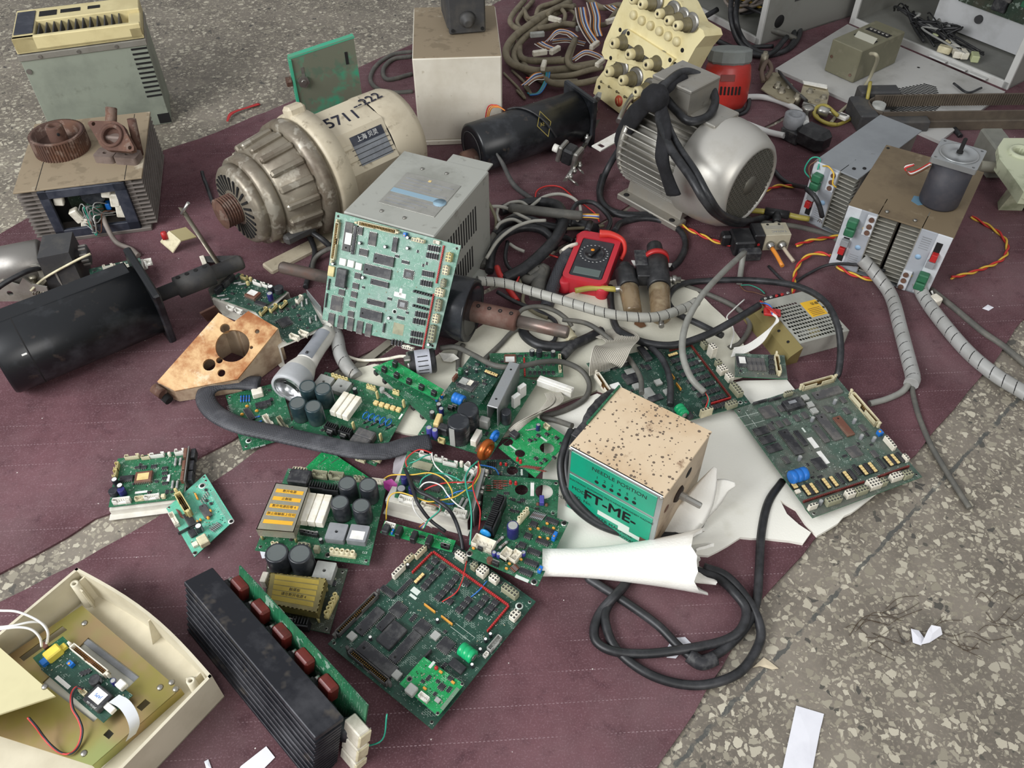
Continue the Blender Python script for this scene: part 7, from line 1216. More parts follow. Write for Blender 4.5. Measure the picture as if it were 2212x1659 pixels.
for i in range(22):
	x = w*rr.uniform(.05, .5); T.p('harness_wire', MB().tube([(x, d*.3, .02+rr.random()*.03), (x+.03, .10, .03+rr.random()*.03), (w*rr.uniform(.25, .6), .05+rr.random()*.05, .02+rr.random()*.02), (w*rr.uniform(.4, .75), .03+rr.random()*.06, .012+rr.random()*.02)], rr.choice((.002, .003, .0045)), 6), rr.choice((K['black'], K['black'], K['black'], K['black'], WM['grey'])))
for i in range(7): T.p('wire_plug', MB().box((w*rr.uniform(.40, .75), rr.uniform(.02, .09), .022), (.034, .02, .018), .002, R=MR(rr.uniform(-1, 1), 3, 'Z')), rr.choice((K['ivory'], K['jst'], K['cream'], mat('pale_green_plug', 'b9bf94', .5))))
for i in range(3): T.p('lip_clip', MB().box((w*(.60+.12*i), -.010, .010), (.05, .02, .004), .001), CW)
F = frame(P(1905, 226, MZ), P(2212, 222, MZ)-P(1905, 226, MZ)); T = Thing('linear_rail', 'long brown belt-driven rail running out of the right edge, on the door sheet', 'rail', F); Lp = lambda *q: T.I @ P(*q); zb = .05
BR = mat('brown_belt', '4f463c', .7, dirt='6a5f50', amt=.6, scale=14); xa = Lp(1890, 212, zb).x; xe = Lp(2420, 210, zb).x
y1, y2 = Lp(1960, 210, zb).y, Lp(1960, 240, zb).y
T.p('belt', MB().box(((xa+xe)/2, y1, zb-.012), (xe-xa, .004, .030), .001).box(((xa+xe)/2, y2, zb-.018), (xe-xa, .004, .026), .001), BR)
T.p('belt_teeth', (lambda m: [m.box((xa+.02+i*.006, y1-.0028, zb-.012), (.003, .003, .029)) for i in range(int((xe-xa)/.006)-6)] and m)(MB()), BR, kind='stuff')
T.p('belt_bend', MB().tube([(xa, y1, zb-.014), (xa-.018, (y1*.8+y2*.2), zb-.015), (xa-.022, (y1+y2)/2, zb-.016), (xa-.018, (y1*.2+y2*.8), zb-.018), (xa, y2, zb-.018)], .014, 8, flat=.14, up=(1, 0, 0)), BR); T.p('belt_pulley', MB().la([(.016, 0), (.016, .028)], 24, (xa, (y1+y2)/2, zb-.03)), K['lgrey'])
T.p('rail_bar', Bx(xa+.02, xe, y2-.014, y2+.004, 0, zb-.024, .002), BR); T.p('end_block', MB().box((xa-.035, (y1+y2)/2, .022), (.045, .10, .044), .004), DKM); T.p('carriage', MB().box((xa+.02, y1+.03, .03), (.10, .04, .05), .004), DKM); T.p('carriage_plate', MB().box((xa+.05, y2-.015, .02), (.12, .03, .03), .004), DKM)
T.p('yellow_tube', MB().tube([Lp(1880, 178, .07), Lp(1876, 200, .06), Lp(1868, 230, .03), Lp(1840, 255, .010), Lp(1805, 270, .008), Lp(1775, 262, .010), Lp(1762, 248, .02)], .0045, 8), YT)
# ================================================================ plastic case, foam roll, yarn unit, small mechanisms
Hc = .066; C_, B_ = P(458, 1460, Hc), P(166, 1226, Hc); y = (C_-B_); l = y.length; y = y.normalized(); x = V((y.y, -y.x, 0)); F = frame((B_.x, B_.y, MZ), x); W_ = .30; h = Hc-MZ
CASE = mat('case_beige', 'cdc5ae', .5, dirt='a39a82', amt=.4, scale=10); CASEI = CASE
T = Thing('display_case', 'open beige plastic case with a gold plate and circuit inside, bottom left corner', 'plastic case', F); t = .004
def casewall(p, q, hp, hq, n, name='side_wall'):
	p, q, n = V(p), V(q), V(n)*t; k = V((0, 0, 1)); T.p(name, MB().hexa([p, q, q+n, p+n], [p+k*hp, q+k*hq, q+n+k*hq, p+n+k*hp]), CASE)
casewall((0, 0, 0), (W_, 0, 0), h, h, (0, 1, 0)); casewall((W_, l, 0), (0, l, 0), h, h, (0, -1, 0)); casewall((W_, 0, 0), (W_, l, 0), h, h, (-1, 0, 0))
pts = [(-.012*sin(pi*i/12), l*i/12, 0) for i in range(13)]; m = MB(); n_ = len(pts)
m.add([V(p) for p in pts]+[V(p)+V((0, 0, h)) for p in pts]+[V(p)+V((t, 0, 0)) for p in pts]+[V(p)+V((t, 0, h)) for p in pts], [(i+1, i, n_+i, n_+i+1) for i in range(n_-1)]+[(2*n_+i, 2*n_+i+1, 3*n_+i+1, 3*n_+i) for i in range(n_-1)]+[(n_+i+1, n_+i, 3*n_+i, 3*n_+i+1) for i in range(n_-1)]); T.p('curved_wall', m, CASE)
T.p('case_floor', MB().prism([[(p[0], p[1]) for p in pts]+[(W_, l), (W_, 0)]], 0, .003), CASE)
for bx, by in ((.012, .014), (.014, l-.02), (.004, l*.5)):
	if by != l*.5: T.p('screw_post', MB().la([(.007, .003), (.0055, h*.92), (.0025, h*.92), (.0022, h*.5)], 14, (bx+.004, by, 0), cap=False).box((bx-.004, by, h*.45), (.012, .002, h*.85)).box((bx+.004, by+(.006 if by < .1 else -.006), h*.4), (.002, .012, h*.75)), CASE)
	else: T.p('wall_rib', MB().hexa([(-.008, by, .003), (.006, by, .003), (.006, by+.002, .003), (-.008, by+.002, .003)], [(-.008, by, h*.8), (-.005, by, h*.8), (-.005, by+.002, h*.8), (-.008, by+.002, h*.8)]), CASE)
PG = newmat('passivated_plate'); g = G(PG); c = g.mix(g.ramp(g.noise(11, 3), .4, .6), 'a59a58', 'b39a72'); c = g.mix(g.ramp(g.noise(6, 3, g.map(0, (1, 1, 1), (3, 1, 0))), .5, .65), c, 'a8b070'); g.l.new(c, g.b.inputs['Base Color']); g.b.inputs['Metallic'].default_value = .75; g.b.inputs['Roughness'].default_value = .36; g.l.new(g.bump(g.noise(9, 2), .15, .004), g.b.inputs['Normal'])
zg = .022; Lp = lambda u, v, z=zg+MZ: T.I @ P(u, v, z)
cc = lambda a, b2: (a/3.615, 1200+b2/3.615)
q = [Lp(*cc(*p)) for p in ((640, 390), (1400, 1045), (720, 1640), (-500, 1250), (80, 770))]; win = [Lp(*cc(*p)) for p in ((690, 640), (1090, 945), (730, 1300), (330, 990))]; win2 = [Lp(*cc(*p)) for p in ((485, 550), (525, 580), (185, 825), (150, 795))]; w3 = [Lp(*cc(*p)) for p in ((1135, 1120), (1175, 1150), (1105, 1215), (1065, 1185))]; w4 = [Lp(*cc(*p)) for p in ((850, 1355), (890, 1390), (850, 1435), (805, 1400))]
f2 = lambda L: [(p.x, p.y) for p in L]
gp = T.p('gold_plate', MB().prism([f2(q), f2(win), f2(win2), f2(w3), f2(w4)], zg-.0016, zg), PG, label='iridescent gold mounting plate'); T.p('plate_fold', MB().hexa([q[1]+V((0, 0, -.018)), q[2]+V((0, 0, -.018)), q[2]+V((-.002, 0, -.018)), q[1]+V((-.002, 0, -.018))], [q[1], q[2], q[2]+V((-.002, 0, 0)), q[1]+V((-.002, 0, 0))]), PG)
for u, v in ((660, 528), (1250, 1030), (1372, 1042), (1340, 990), (655, 1545)): p = Lp(*cc(u, v)); T.p('plate_screw', MB().la([(.0045, 0), (.003, .0015), (0, .0016)], 10, (p.x, p.y, zg)), K['steel'], parent=gp)
T.p('display_glass', MB().hexa([V((p.x, p.y, zg-.006)) for p in win], [V((p.x, p.y, zg-.003)) for p in win]), mat('display_glass', 'd2d0c2', .2, dirt='b0ae9e', amt=.5, scale=12)); T.p('display_bezel', MB().hexa([V((p.x, p.y, zg-.003)) for p in (win[0].lerp(win[3], .02), win[1].lerp(win[2], .02), win[1].lerp(win[2], .12), win[0].lerp(win[3], .12))], [V((p.x, p.y, zg-.001)) for p in (win[0].lerp(win[3], .02), win[1].lerp(win[2], .02), win[1].lerp(win[2], .12), win[0].lerp(win[3], .12))]), K['grey'])
s = Board('', [(*cc(a, b2), zg+.012+MZ) for a, b2 in ((320, 890), (805, 1305), (1035, 1090), (545, 705))], 'dark', thing=T, holes=False); s.cr = C_CASE
s.add('idc', 690, 805, 68, 8, 10, 'ivory', 'brown', rot=0); s.add('silk', 490, 990, 26, 5, 'white'); s.add('trim', 545, 838, 8, 6, 7); s.add('cap', 735, 965, 14, 9, 'chip', 'chip'); s.add('blk', 760, 1105, 28, 24, 10, 'chip', 'buzzer_module'); st_ = s.add('silk', 765, 1095, 19, 15, 'jst', z=.0102); s.text('JAPS', 765, 1095, .1); p = s.loc(768, 1098, .0105); text(T, 'sticker_text', 'JAPS', s.rel @ MT((p.x, p.y, .0105)) @ MR(radians(180), 4, 'Z'), .0055, K['blue'], ext=.0001); p = s.loc(712, 1165, .0105); text(T, 'sticker_text', 'JAPS Co. USA', s.rel @ MT((p.x, p.y, .0103)) @ MR(radians(180), 4, 'Z'), .0028, K['txtw'], ext=.0001)
s.add('cap', 880, 975, 7, 12, 'capb', 'lgrey'); s.add('blk', 940, 1000, 12, 10, 9, 'jst', 'connector'); s.add('jst', 645, 1060, 3, 3, 6, 9, 'cream'); s.add('blk', 840, 1175, 20, 8, 7, 'jst', 'connector'); s.row('soic', 640, 920, 690, 900, 3, 7, 4); s.fill(81, 30, SMALL)
s2 = Board('', [(*cc(a, b2), zg+.010+MZ) for a, b2 in ((255, 800), (330, 890), (560, 700), (490, 630))], 'green', thing=T, holes=False); s2.cr = C_CASE
s2.add('blk', 400, 745, 20, 14, 14, 'yel', 'transformer', rot=90); s2.add('blk', 490, 705, 8, 7, 8, 'yel', 'film_capacitor'); s2.add('blk', 345, 815, 9, 12, 9, 'blue', 'trimmer'); s2.add('blk', 345, 700, 10, 6, 5, 'brown', 'connector')
for pp in ([(0, 430), (140, 440), (300, 510), (370, 590), (370, 680)], [(0, 560), (120, 545), (240, 520), (330, 530), (375, 600), (365, 690)], [(0, 575), (150, 560), (250, 580), (310, 640), (325, 710)]): T.p('white_wire', MB().tube([Lp(*cc(a, b2), z_) for (a, b2), z_ in zip(pp, (.085, .085, .08, .07, .055, .045))], .0016, 7), WM['white'])
for dx, c in ((0, 'red'), (10, 'black')): T.p('wire', MB().tube([Lp(*cc(a+dx, b2), z_) for (a, b2), z_ in zip([(640, 1040), (590, 1030), (555, 1090), (560, 1190), (610, 1280), (635, 1370), (610, 1480), (550, 1545), (470, 1540), (390, 1480), (330, 1410), (280, 1340), (215, 1265)], (.05, .052, .05, .045, .04, .035, .03, .03, .03, .035, .04, .05, .058))], .0013, 6), WM[c])
fl = [(930, 1085), (1010, 1130), (1070, 1220), (1090, 1310), (1060, 1390)]; zz = (.055, .058, .052, .04, .022); m = MB(); n_ = len(fl); dv = (Lp(*cc(860, 1140), .05)-Lp(*cc(940, 1080), .05)); dv.z = 0
q = spline([Lp(*cc(a, b2), z_) for (a, b2), z_ in zip(fl, zz)], 4); m.add([p for p in q]+[p+dv for p in q]+[p+V((0, 0, -.0006)) for p in q]+[p+dv+V((0, 0, -.0006)) for p in q], [(i, i+1, len(q)+i+1, len(q)+i)[::-1] for i in range(len(q)-1)]+[(2*len(q)+i, 2*len(q)+i+1, 3*len(q)+i+1, 3*len(q)+i) for i in range(len(q)-1)], 0, True); T.p('flat_cable', m, mat('flat_cable_white', 'cfd2d6', .4), label='white flat ribbon cable')
zl = h+.012; q = [T.I @ P(u, v, zl) for u, v in ((119, 1503), (0, 1399), (-260, 1480), (-60, 1640))]; q[3] = q[0]+(q[2]-q[1]); T.p('lid_panel', MB().hexa([p-V((0, 0, .003)) for p in q], q), mat('lid_panel_cream', 'c5bd94', .5, dirt='a59d78', amt=.4, scale=6)); p = q[0].lerp(q[1], .18)+V((0, 0, .0)); T.p('lid_screw', MB().la([(.004, 0), (.003, .002), (0, .002)], 10, p), K['steel'])
T.p('frosted_tray', MB().box(Lp(*cc(570, 1240), .02)+V((0, 0, -.006)), (.05, .13, .004), .001), mat('frosted_strip', 'b2b2a8', .3, trans=.3, dirt='8c8c84', amt=.5, scale=10))
ROLL = mat('white_foam_roll', 'f4f2ea', .7, dirt='d8d4c4', amt=.4, scale=9, lo=.6, hi=.8, bump=.3, bscale=300)
p0, p1 = P(1172, 1216, .020), P(1510, 1222, .024); F = frame((p0.x, p0.y, MZ), (p1-p0)); L = (p1-p0).length; T = Thing('foam_roll', 'rolled white foam sheet flaring at its torn right end, in front of the rusty box', 'foam roll', F)
def roll(r0, r1, r2, turns, x0, x1, thick, seed, tear):
	rnd = random.Random(seed); m = MB(); nx, na = 16, 46; ph_ = [rnd.uniform(0, 6) for _ in range(4)]; jag = [tear*(.8*sin(j*.28+ph_[0])+.45*sin(j*.61+ph_[1])+.12*sin(j*1.9+ph_[2])) for j in range(na+1)]
	for lay in (0, 1):
		for i in range(nx+1):
			for j in range(na+1):
				a = 2*pi*turns*j/na-pi*.62; t = i/nx; xx = x0+(x1-x0)*t+jag[j]*max(0, t-.55)*2.2; r = (r0*(1-t)**2+2*r1*t*(1-t)+r2*t*t)*(1+.10*j/na)-lay*thick; r *= 1+.03*sin(3*a)*t
				m.v.append(V((xx, r*cos(a)*1.0, max(.0015, r0*.92+(r-r0)*.35+r*.80*sin(a)))))
	k = (nx+1)*(na+1)
	for lay in (0, 1):
		for i in range(nx):
			for j in range(na):
				f = (lay*k+i*(na+1)+j, lay*k+i*(na+1)+j+1, lay*k+(i+1)*(na+1)+j+1, lay*k+(i+1)*(na+1)+j); m.f.append(f[::-1] if lay == 0 else f); m.m.append(0); m.sm.append(True)
	for i, b2 in ((0, 0), (nx, 1)):
		for j in range(na):
			a_ = i*(na+1)+j; f = (a_, a_+1, k+a_+1, k+a_); m.f.append(f if b2 else f[::-1]); m.m.append(0); m.sm.append(False)
	for j in (0, na):
		for i in range(nx):
			a_ = i*(na+1)+j; m.f.append((a_, a_+na+1, k+a_+na+1, k+a_)); m.m.append(0); m.sm.append(False)
	return m
T.p('outer_layer', roll(.0195, .018, .046, 1.12, 0, L*.97, .004, 5, .013), ROLL); T.p('inner_layer', roll(.013, .014, .030, .8, .01, L*1.01, .004, 8, .015), ROLL)
F = frame(P(1470, 1150, FZ), (1, 0, 0)); T = Thing('foam_offcut', 'torn white foam sliver curling up beside the box shaft', 'foam offcut', F); Lp = lambda *q: T.I @ P(*q)
for pts in ([(1440, 1165, .012), (1480, 1120, .03), (1530, 1075, .05), (1560, 1052, .065), (1588, 1046, .072)], [(1462, 1150, .012), (1500, 1100, .04), (1525, 1055, .07), (1545, 1010, .095)]):
	T.p('curled_strip', MB().tube([Lp(*p) for p in pts], .016, 8, flat=.22, rs=[.022, .024, .020, .013, .003], up=(0, -.5, 1)), ROLL)
A_, B2, C2 = P(1277, 200, .020), P(1352, 246, .020), P(1352, -5, .26); n = (B2-A_).cross(C2-A_).normalized(); n = n if n.dot(EYE-A_) > 0 else -n; o = (A_+B2+C2)/3; x = (B2-A_); F = frame(o, x, n); Fi = F.inverted()
T = Thing('thread_tension_unit', 'cream plastic thread tension unit with rows of tension knobs and a red 11 sticker', 'tension unit', F)
YU = mat('tension_cream', 'e6daaa', .45, dirt='bda866', amt=.4, scale=12, dirt2='8a6e3a', amt2=.5, scale2=26, lo2=.66, hi2=.74); OLIVE = mat('tension_knob_dark', '6e6548', .5, dirt='4c4634', amt=.5, scale=40); KNB = mat('tension_knob_cream', 'd8cca0', .45, dirt='a08e5c', amt=.4, scale=40)
c3 = lambda a, b2: (960+a/3.687, b2/3.687)
def yl(a, b2, hh=0.0): u, v = c3(a, b2); return Fi @ PP(u, v, o+F.col[2].to_3d()*hh, F.col[2].to_3d())
def slab(pts, z0, z1, name, mt=YU):
	q = [yl(*p, z1) for p in pts]; T.p(name, MB().prism([[(p.x, p.y) for p in q]], z0, z1), mt)
slab([(1480, -120), (1380, 90), (1275, 330), (1252, 420), (1275, 470), (1320, 480), (1880, 600), (2000, 380), (2075, 290), (2060, 240), (1960, 180), (1880, 20), (1740, -140)], -.046, .012, 'upper_housing'); slab([(1320, 430), (1270, 560), (1215, 630), (1500, 800), (1720, 660), (1830, 470)], -.04, .006, 'lower_housing'); slab([(1460, 235), (1420, 320), (1770, 560), (1830, 470)], .008, .020, 'raised_strip'); slab([(1215, 628), (1185, 745), (1395, 905), (1530, 830), (1490, 790)], -.05, -.002, 'base_strip')
def knob(a, b2, s=1.0, base=.014):
	p = yl(a, b2, base+.03); z = base
	kb = T.p('tension_knob', MB().la([(.017*s, z), (.017*s, z+.004), (.013*s, z+.005), (.013*s, z+.018), (.0115*s, z+.019), (.0115*s, z+.024)], 20, (p.x, p.y, 0)), OLIVE); T.p('knob_cap', MB().la([(.011*s, z+.024), (.011*s, z+.036), (.0075*s, z+.039), (.005*s, z+.039), (.0045*s, z+.033), (0, z+.033)], 20, (p.x, p.y, 0), cap=False), KNB, parent=kb); T.p('knob_screw', MB().la([(.0032*s, z+.033), (.0032*s, z+.038), (0, z+.038)], 10, (p.x, p.y, 0), cap=False), K['dark'], parent=kb)
	T.p('tension_disc', MB().la([(.022*s, z-.0015), (.022*s, z), (.015*s, z+.001)], 20, (p.x+.008, p.y+.008, 0)), K['steel'], parent=kb)
for a, b2 in ((1355, 345), (1480, 432), (1622, 515)): knob(a, b2, 1.1, .016)
for a, b2 in ((1312, 570), (1425, 640), (1540, 730)): knob(a, b2, 1.1, .008)
for a, b2 in ((1510, -5), (1580, 35), (1715, 110), (1790, 165), (1860, 205)): knob(a, b2, .95, .018)
for a, b2 in ((1495, 120), (1560, 165), (1630, 205), (1700, 248), (1770, 290), (1838, 332)): p = yl(a, b2, .02); T.p('white_button', MB().la([(.010, .012), (.010, .018), (.008, .021), (0, .0215)], 16, (p.x, p.y, 0), cap=False), KNB)
for a, b2, hh in ((1400, 238, .012), (1465, 265, .020), (1797, 478, .020), (1838, 512, .012), (1325, 462, .012), (1895, 400, .012), (1233, 695, -.002)): p = yl(a, b2, hh); T.p('screw_hole', MB().la([(.005, hh), (.005, hh+.0006), (0, hh+.0006)], 12, (p.x, p.y, 0), cap=False), K['dark'])
for i in range(5): p = yl(1250+i*62, 650+i*40, .006); T.p('edge_screw', MB().la([(.0035, .005), (.0035, .0075), (0, .0075)], 10, (p.x, p.y, 0), cap=False), OLIVE)
p = yl(1385, 805, 0); T.p('red_sticker', MB().la([(.0135, -.002), (.0135, -.0012), (0, -.0012)], 24, (p.x, p.y, 0), cap=False), mat('red_sticker', 'c4553a', .5)); text(T, 'sticker_text', '11', MT((p.x, p.y, -.0010)) @ MR(radians(30), 4, 'Z'), .018, K['ltan'], ext=.0001)
T.p('support_leg', MB().hexa([Fi @ P(*q) for q in ((1270, 235, MZ), (1282, 238, MZ), (1282, 225, MZ), (1272, 222, MZ))], [Fi @ P(*q) for q in ((1290, 208, .07), (1298, 212, .07), (1300, 200, .07), (1292, 198, .07))]), K['lgrey']); T.p('support_leg', MB().box(Fi @ P(1420, 60, .10), (.12, .08, .05), .01), YU)
c = P(1562, 236, MZ); T = Thing('red_siren_motor', 'red domed blower with a grey collar, behind the finned motor', 'blower', frame(c, (1, 0, 0), (-.12, .25, 1))); REDP = mat('red_enamel', 'b03028', .35, dirt='7a2a24', amt=.4, scale=12)
m = MB().la([(.020, .0), (.046, .004), (.056, .025), (.058, .075), (.054, .105), (.046, .118)], 36); m.v = [V((p.x, p.y*.8, p.z)) for p in m.v]; T.p('housing', m, REDP)
m = MB().la([(.050, .112), (.055, .118), (.053, .142), (.045, .146), (.02, .147)], 12, smooth=False); m.v = [V((p.x, p.y*.8, p.z)) for p in m.v]; T.p('grey_collar', m, mat('collar_grey', '858a86', .5, dirt='66686a', amt=.5))
for i in range(6): T.p('vent_slot', MB().box((-.022+i*.009, -.0462+abs(i-2.5)*.0012, .055), (.0045, .004, .020), .001), K['dark'])
T.p('badge', MB().box((-.01, -.0455, .085), (.034, .003, .016), .001), mat('badge_dark_red', '7a3a34', .5)); T.p('base_ring', MB().la([(.05, 0), (.052, .008), (.03, .010)], 24, (0, 0, -.001)), K['black'])
F = frame(P(2140, 420, MZ), (1, 0, 0)); T = Thing('cast_arm_bracket', 'chipped pale green cast bracket with a round hole, cut off by the right edge', 'bracket', F); Lp = lambda *q: T.I @ P(*q); PGN = mat('pale_green_enamel', 'c2c7aa', .45, dirt='7e8868', amt=.8, scale=13, dirt2='4a4238', amt2=.7, scale2=22, lo2=.62, hi2=.68)
c6 = lambda a, b2: (1640+a/3.607, 220+b2/3.607); q = [Lp(*c6(*p), .11) for p in ((1905, 282), (1860, 350), (1870, 440), (1960, 560), (2060, 700), (2200, 760), (2250, 500), (2150, 282))]; hc_ = Lp(*c6(2045, 400), .11)
T.p('face', MB().prism([[(p.x, p.y) for p in q], circ(hc_.x, hc_.y, .020, 20)], .092, .106), PGN); T.p('boss', MB().la([(.027, .106), (.026, .112), (.020, .112), (.020, .09)], 24, (hc_.x, hc_.y, 0), cap=False), PGN)
for a, b2 in ((2, 3), (3, 4)): T.p('side_web', MB().hexa([V((q[i].x, q[i].y, .078)) for i in (a, b2)]+[V((q[i].x+.012, q[i].y-.002, .078)) for i in (b2, a)], [V((q[i].x, q[i].y, .092)) for i in (a, b2)]+[V((q[i].x+.012, q[i].y-.002, .092)) for i in (b2, a)]), PGN)
a_, b2 = Lp(*c6(2010, 690), .07), Lp(*c6(2040, 800), .012); T.p('lower_arm', MB().hexa([b2+V((-.05, -.01, -.008)), b2+V((.0, -.012, -.008)), b2+V((.01, .02, -.008)), b2+V((-.04, .02, -.008))], [a_+V((-.008, -.01, .02)), a_+V((.03, -.01, .02)), a_+V((.03, .012, .02)), a_+V((-.008, .012, .02))]), PGN); T.p('black_shoe', MB().box(b2+V((.03, 0, .008)), (.06, .05, .03), .008), K['black']); T.p('milky_cover', MB().box(Lp(*c6(1830, 400), .05), (.05, .10, .07), .004), mat('milky_plastic', '8e8e84', .35, trans=.3, dirt='6e6e64', amt=.5)); T.p('grey_tube', MB().cyl(Lp(*c6(1720, 500), .06), Lp(*c6(1890, 520), .06), .012, n=14), mat('dull_tube_grey', '8a8778', .6))
F = frame(P(1232, 380, MZ), P(1330, 250, MZ)-P(1232, 380, MZ)); T = Thing('trimmer_actuator', 'small black stepper with steel linkage and a white slotted plate, by the black round motor', 'actuator', F); Lp = lambda *q: T.I @ P(*q)
a_, b2 = Lp(1196, 318, .055), Lp(1245, 340, .045); d_ = (b2-a_).normalized(); T.p('motor_boss', MB().cyl(a_, a_+d_*.016, .009, n=16), K['jst']); e = a_+d_*.016; Rm = d_.to_track_quat('Z', 'Y').to_matrix().to_4x4()
def sq(s0, l0, l1, nm, mt): T.p(nm, MB().box((0, 0, (l0+l1)/2), (s0, s0, l1-l0), s0*.12).xf(MT(e) @ Rm), mt)
sq(.040, 0, .011, 'end_cap', K['steel']); sq(.038, .011, .038, 'stack', K['black']); sq(.040, .038, .050, 'end_cap', K['steel'])
for i, (u0, v0, u1, v1, wd) in enumerate(((1238, 352, 1262, 312, .018), (1222, 388, 1245, 352, .020), (1262, 318, 1290, 262, .018), (1228, 385, 1246, 398, .014), (1246, 362, 1258, 372, .012))): a_, b2 = Lp(u0, v0, .03), Lp(u1, v1, .035); T.p('link_bar', MB().tube([a_, (a_+b2)/2, b2], wd*.6, 4, sub=1, flat=.35), K['steel'] if i != 2 else DKM)
for u, v in ((1242, 352), (1256, 330), (1232, 384), (1268, 300), (1252, 360), (1240, 372)): p = Lp(u, v, .03); T.p('link_screw', MB().la([(.006, .025), (.006, .032), (.003, .033), (.003, .038)], 10, (p.x, p.y, 0)), K['pin'])
q = [Lp(1278, 317, .05), Lp(1297, 328, .05), Lp(1325, 280, .055), Lp(1304, 265, .055)]; o3 = frame(q[0], q[1]-q[0], (q[1]-q[0]).cross(q[3]-q[0])); w_, h_ = (q[1]-q[0]).length, (q[3]-q[0]).length; T.p('slotted_plate', MB().prism([[(0, 0), (w_, 0), (w_, h_), (0, h_)], rrect(w_*.22, h_*.10, w_*.80, h_*.22, .003), rrect(w_*.22, h_*.78, w_*.80, h_*.90, .003)], 0, .003, F=o3), K['jst'], label='white slotted plate')
T.p('clevis_rod', MB().tube([Lp(1336, 262, .05), Lp(1350, 232, .06), Lp(1366, 208, .07), Lp(1400, 170, .11), Lp(1412, 130, .14)], .004, 8, rs=[.007, .006, .007, .003, .002]), K['pin'])
F = frame(P(1700, 200, MZ), P(1790, 240, MZ)-P(1700, 200, MZ)); T = Thing('needle_mechanism', 'tarnished steel needle mechanism of two drilled plates, left of the door sheet', 'mechanism', F); Lp = lambda *q: T.I @ P(*q); c5_ = lambda a, b2: (1560+a/3.393, b2/3.393)
def plate(pts, hl, z, nm='plate', mt=None):
	q = [Lp(*c5_(*p), z+MZ) for p in pts]; T.p(nm, MB().prism([[(p.x, p.y) for p in q]]+[circ(*tuple(Lp(*c5_(a, b2), z+MZ))[:2], r, 14) for a, b2, r in hl], z-.003, z), mt or mat('nickel_plate', 'b5ab90', .38, .5, dirt='6e6450', amt=.5, scale=24))
plate([(285, 650), (370, 530), (430, 530), (560, 700), (520, 760), (400, 720)], [(415, 568, .003), (405, 640, .012), (480, 720, .004)], .022); plate([(570, 700), (600, 600), (770, 640), (785, 690), (765, 780), (680, 770)], [(675, 655, .003), (730, 705, .003), (645, 745, .003)], .026); plate([(590, 590), (770, 622), (770, 645), (600, 610)], [], .032, 'white_bar', K['jst'])
for a, b2, hh in ((405, 640, .03), (430, 690, .034), (490, 655, .03), (545, 735, .035), (690, 770, .03), (735, 745, .034), (300, 470, .05), (340, 560, .03), (635, 700, .034)): p = Lp(*c5_(a, b2), .02); T.p('pivot_screw', MB().la([(.010, 0), (.010, hh-.008), (.006, hh-.007), (.006, hh)], 12, (p.x, p.y, 0)), TARN)
T.p('dark_lever', MB().tube([Lp(*c5_(420, 530), .035), Lp(*c5_(510, 640), .035), Lp(*c5_(620, 740), .03)], .010, 4, sub=2, flat=.4), DKM); T.p('guide_rod', MB().cyl(Lp(*c5_(590, 760), .03), Lp(*c5_(910, 860), .02), .006, n=12), K['pin']); T.p('rod_sleeve', MB().cyl(Lp(*c5_(690, 800), .027), Lp(*c5_(780, 830), .024), .012, n=16), K['pin']); T.p('rod_clip', MB().box(Lp(*c5_(885, 855), .02), (.026, .02, .01), .002), K['jst']); T.p('fuzzy_thread', MB().tube([Lp(*c5_(300, 600), .03), Lp(*c5_(290, 520), .045), Lp(*c5_(330, 450), .05), Lp(*c5_(360, 510), .04), Lp(*c5_(320, 580), .03)], .006, 6), mat('brown_lint', '6a5a4e', .9)); T.p('pale_loop', MB().tube([Lp(*c5_(850, 850), .025), Lp(*c5_(760, 775), .035), Lp(*c5_(690, 790), .035), Lp(*c5_(680, 850), .02), Lp(*c5_(760, 900), .012), Lp(*c5_(840, 915), .010)], .0045, 7), mat('yellow_tube', 'a89a48', .4))
F = frame(P(1720, 300, MZ), P(1790, 335, MZ)-P(1720, 300, MZ)); T = Thing('air_valve', 'black valve with a grey fitting, below the drilled plates', 'valve', F); Lp = lambda *q: T.I @ P(*q)
T.p('coil_body', MB().box(Lp(1757, 297, .03), (.075, .055, .05), .012), K['black']); T.p('fitting_block', MB().la([(.022, 0), (.024, .004), (.024, .03), (.014, .031), (.013, .024), (0, .024)], 20, Lp(1712, 272, .035), cap=False), K['grey']); T.p('fitting_stem', MB().la([(.011, 0), (.011, .03), (.014, .031), (.014, .038), (.006, .039)], 14, Lp(1738, 262, .03)), K['steel']); T.p('clamp', MB().box(Lp(1708, 292, .02), (.05, .02, .03), .003), K['chip']); T.p('bracket_rod', MB().cyl(Lp(1695, 290, .02), Lp(1765, 325, .012), .003, n=8), K['pin'])
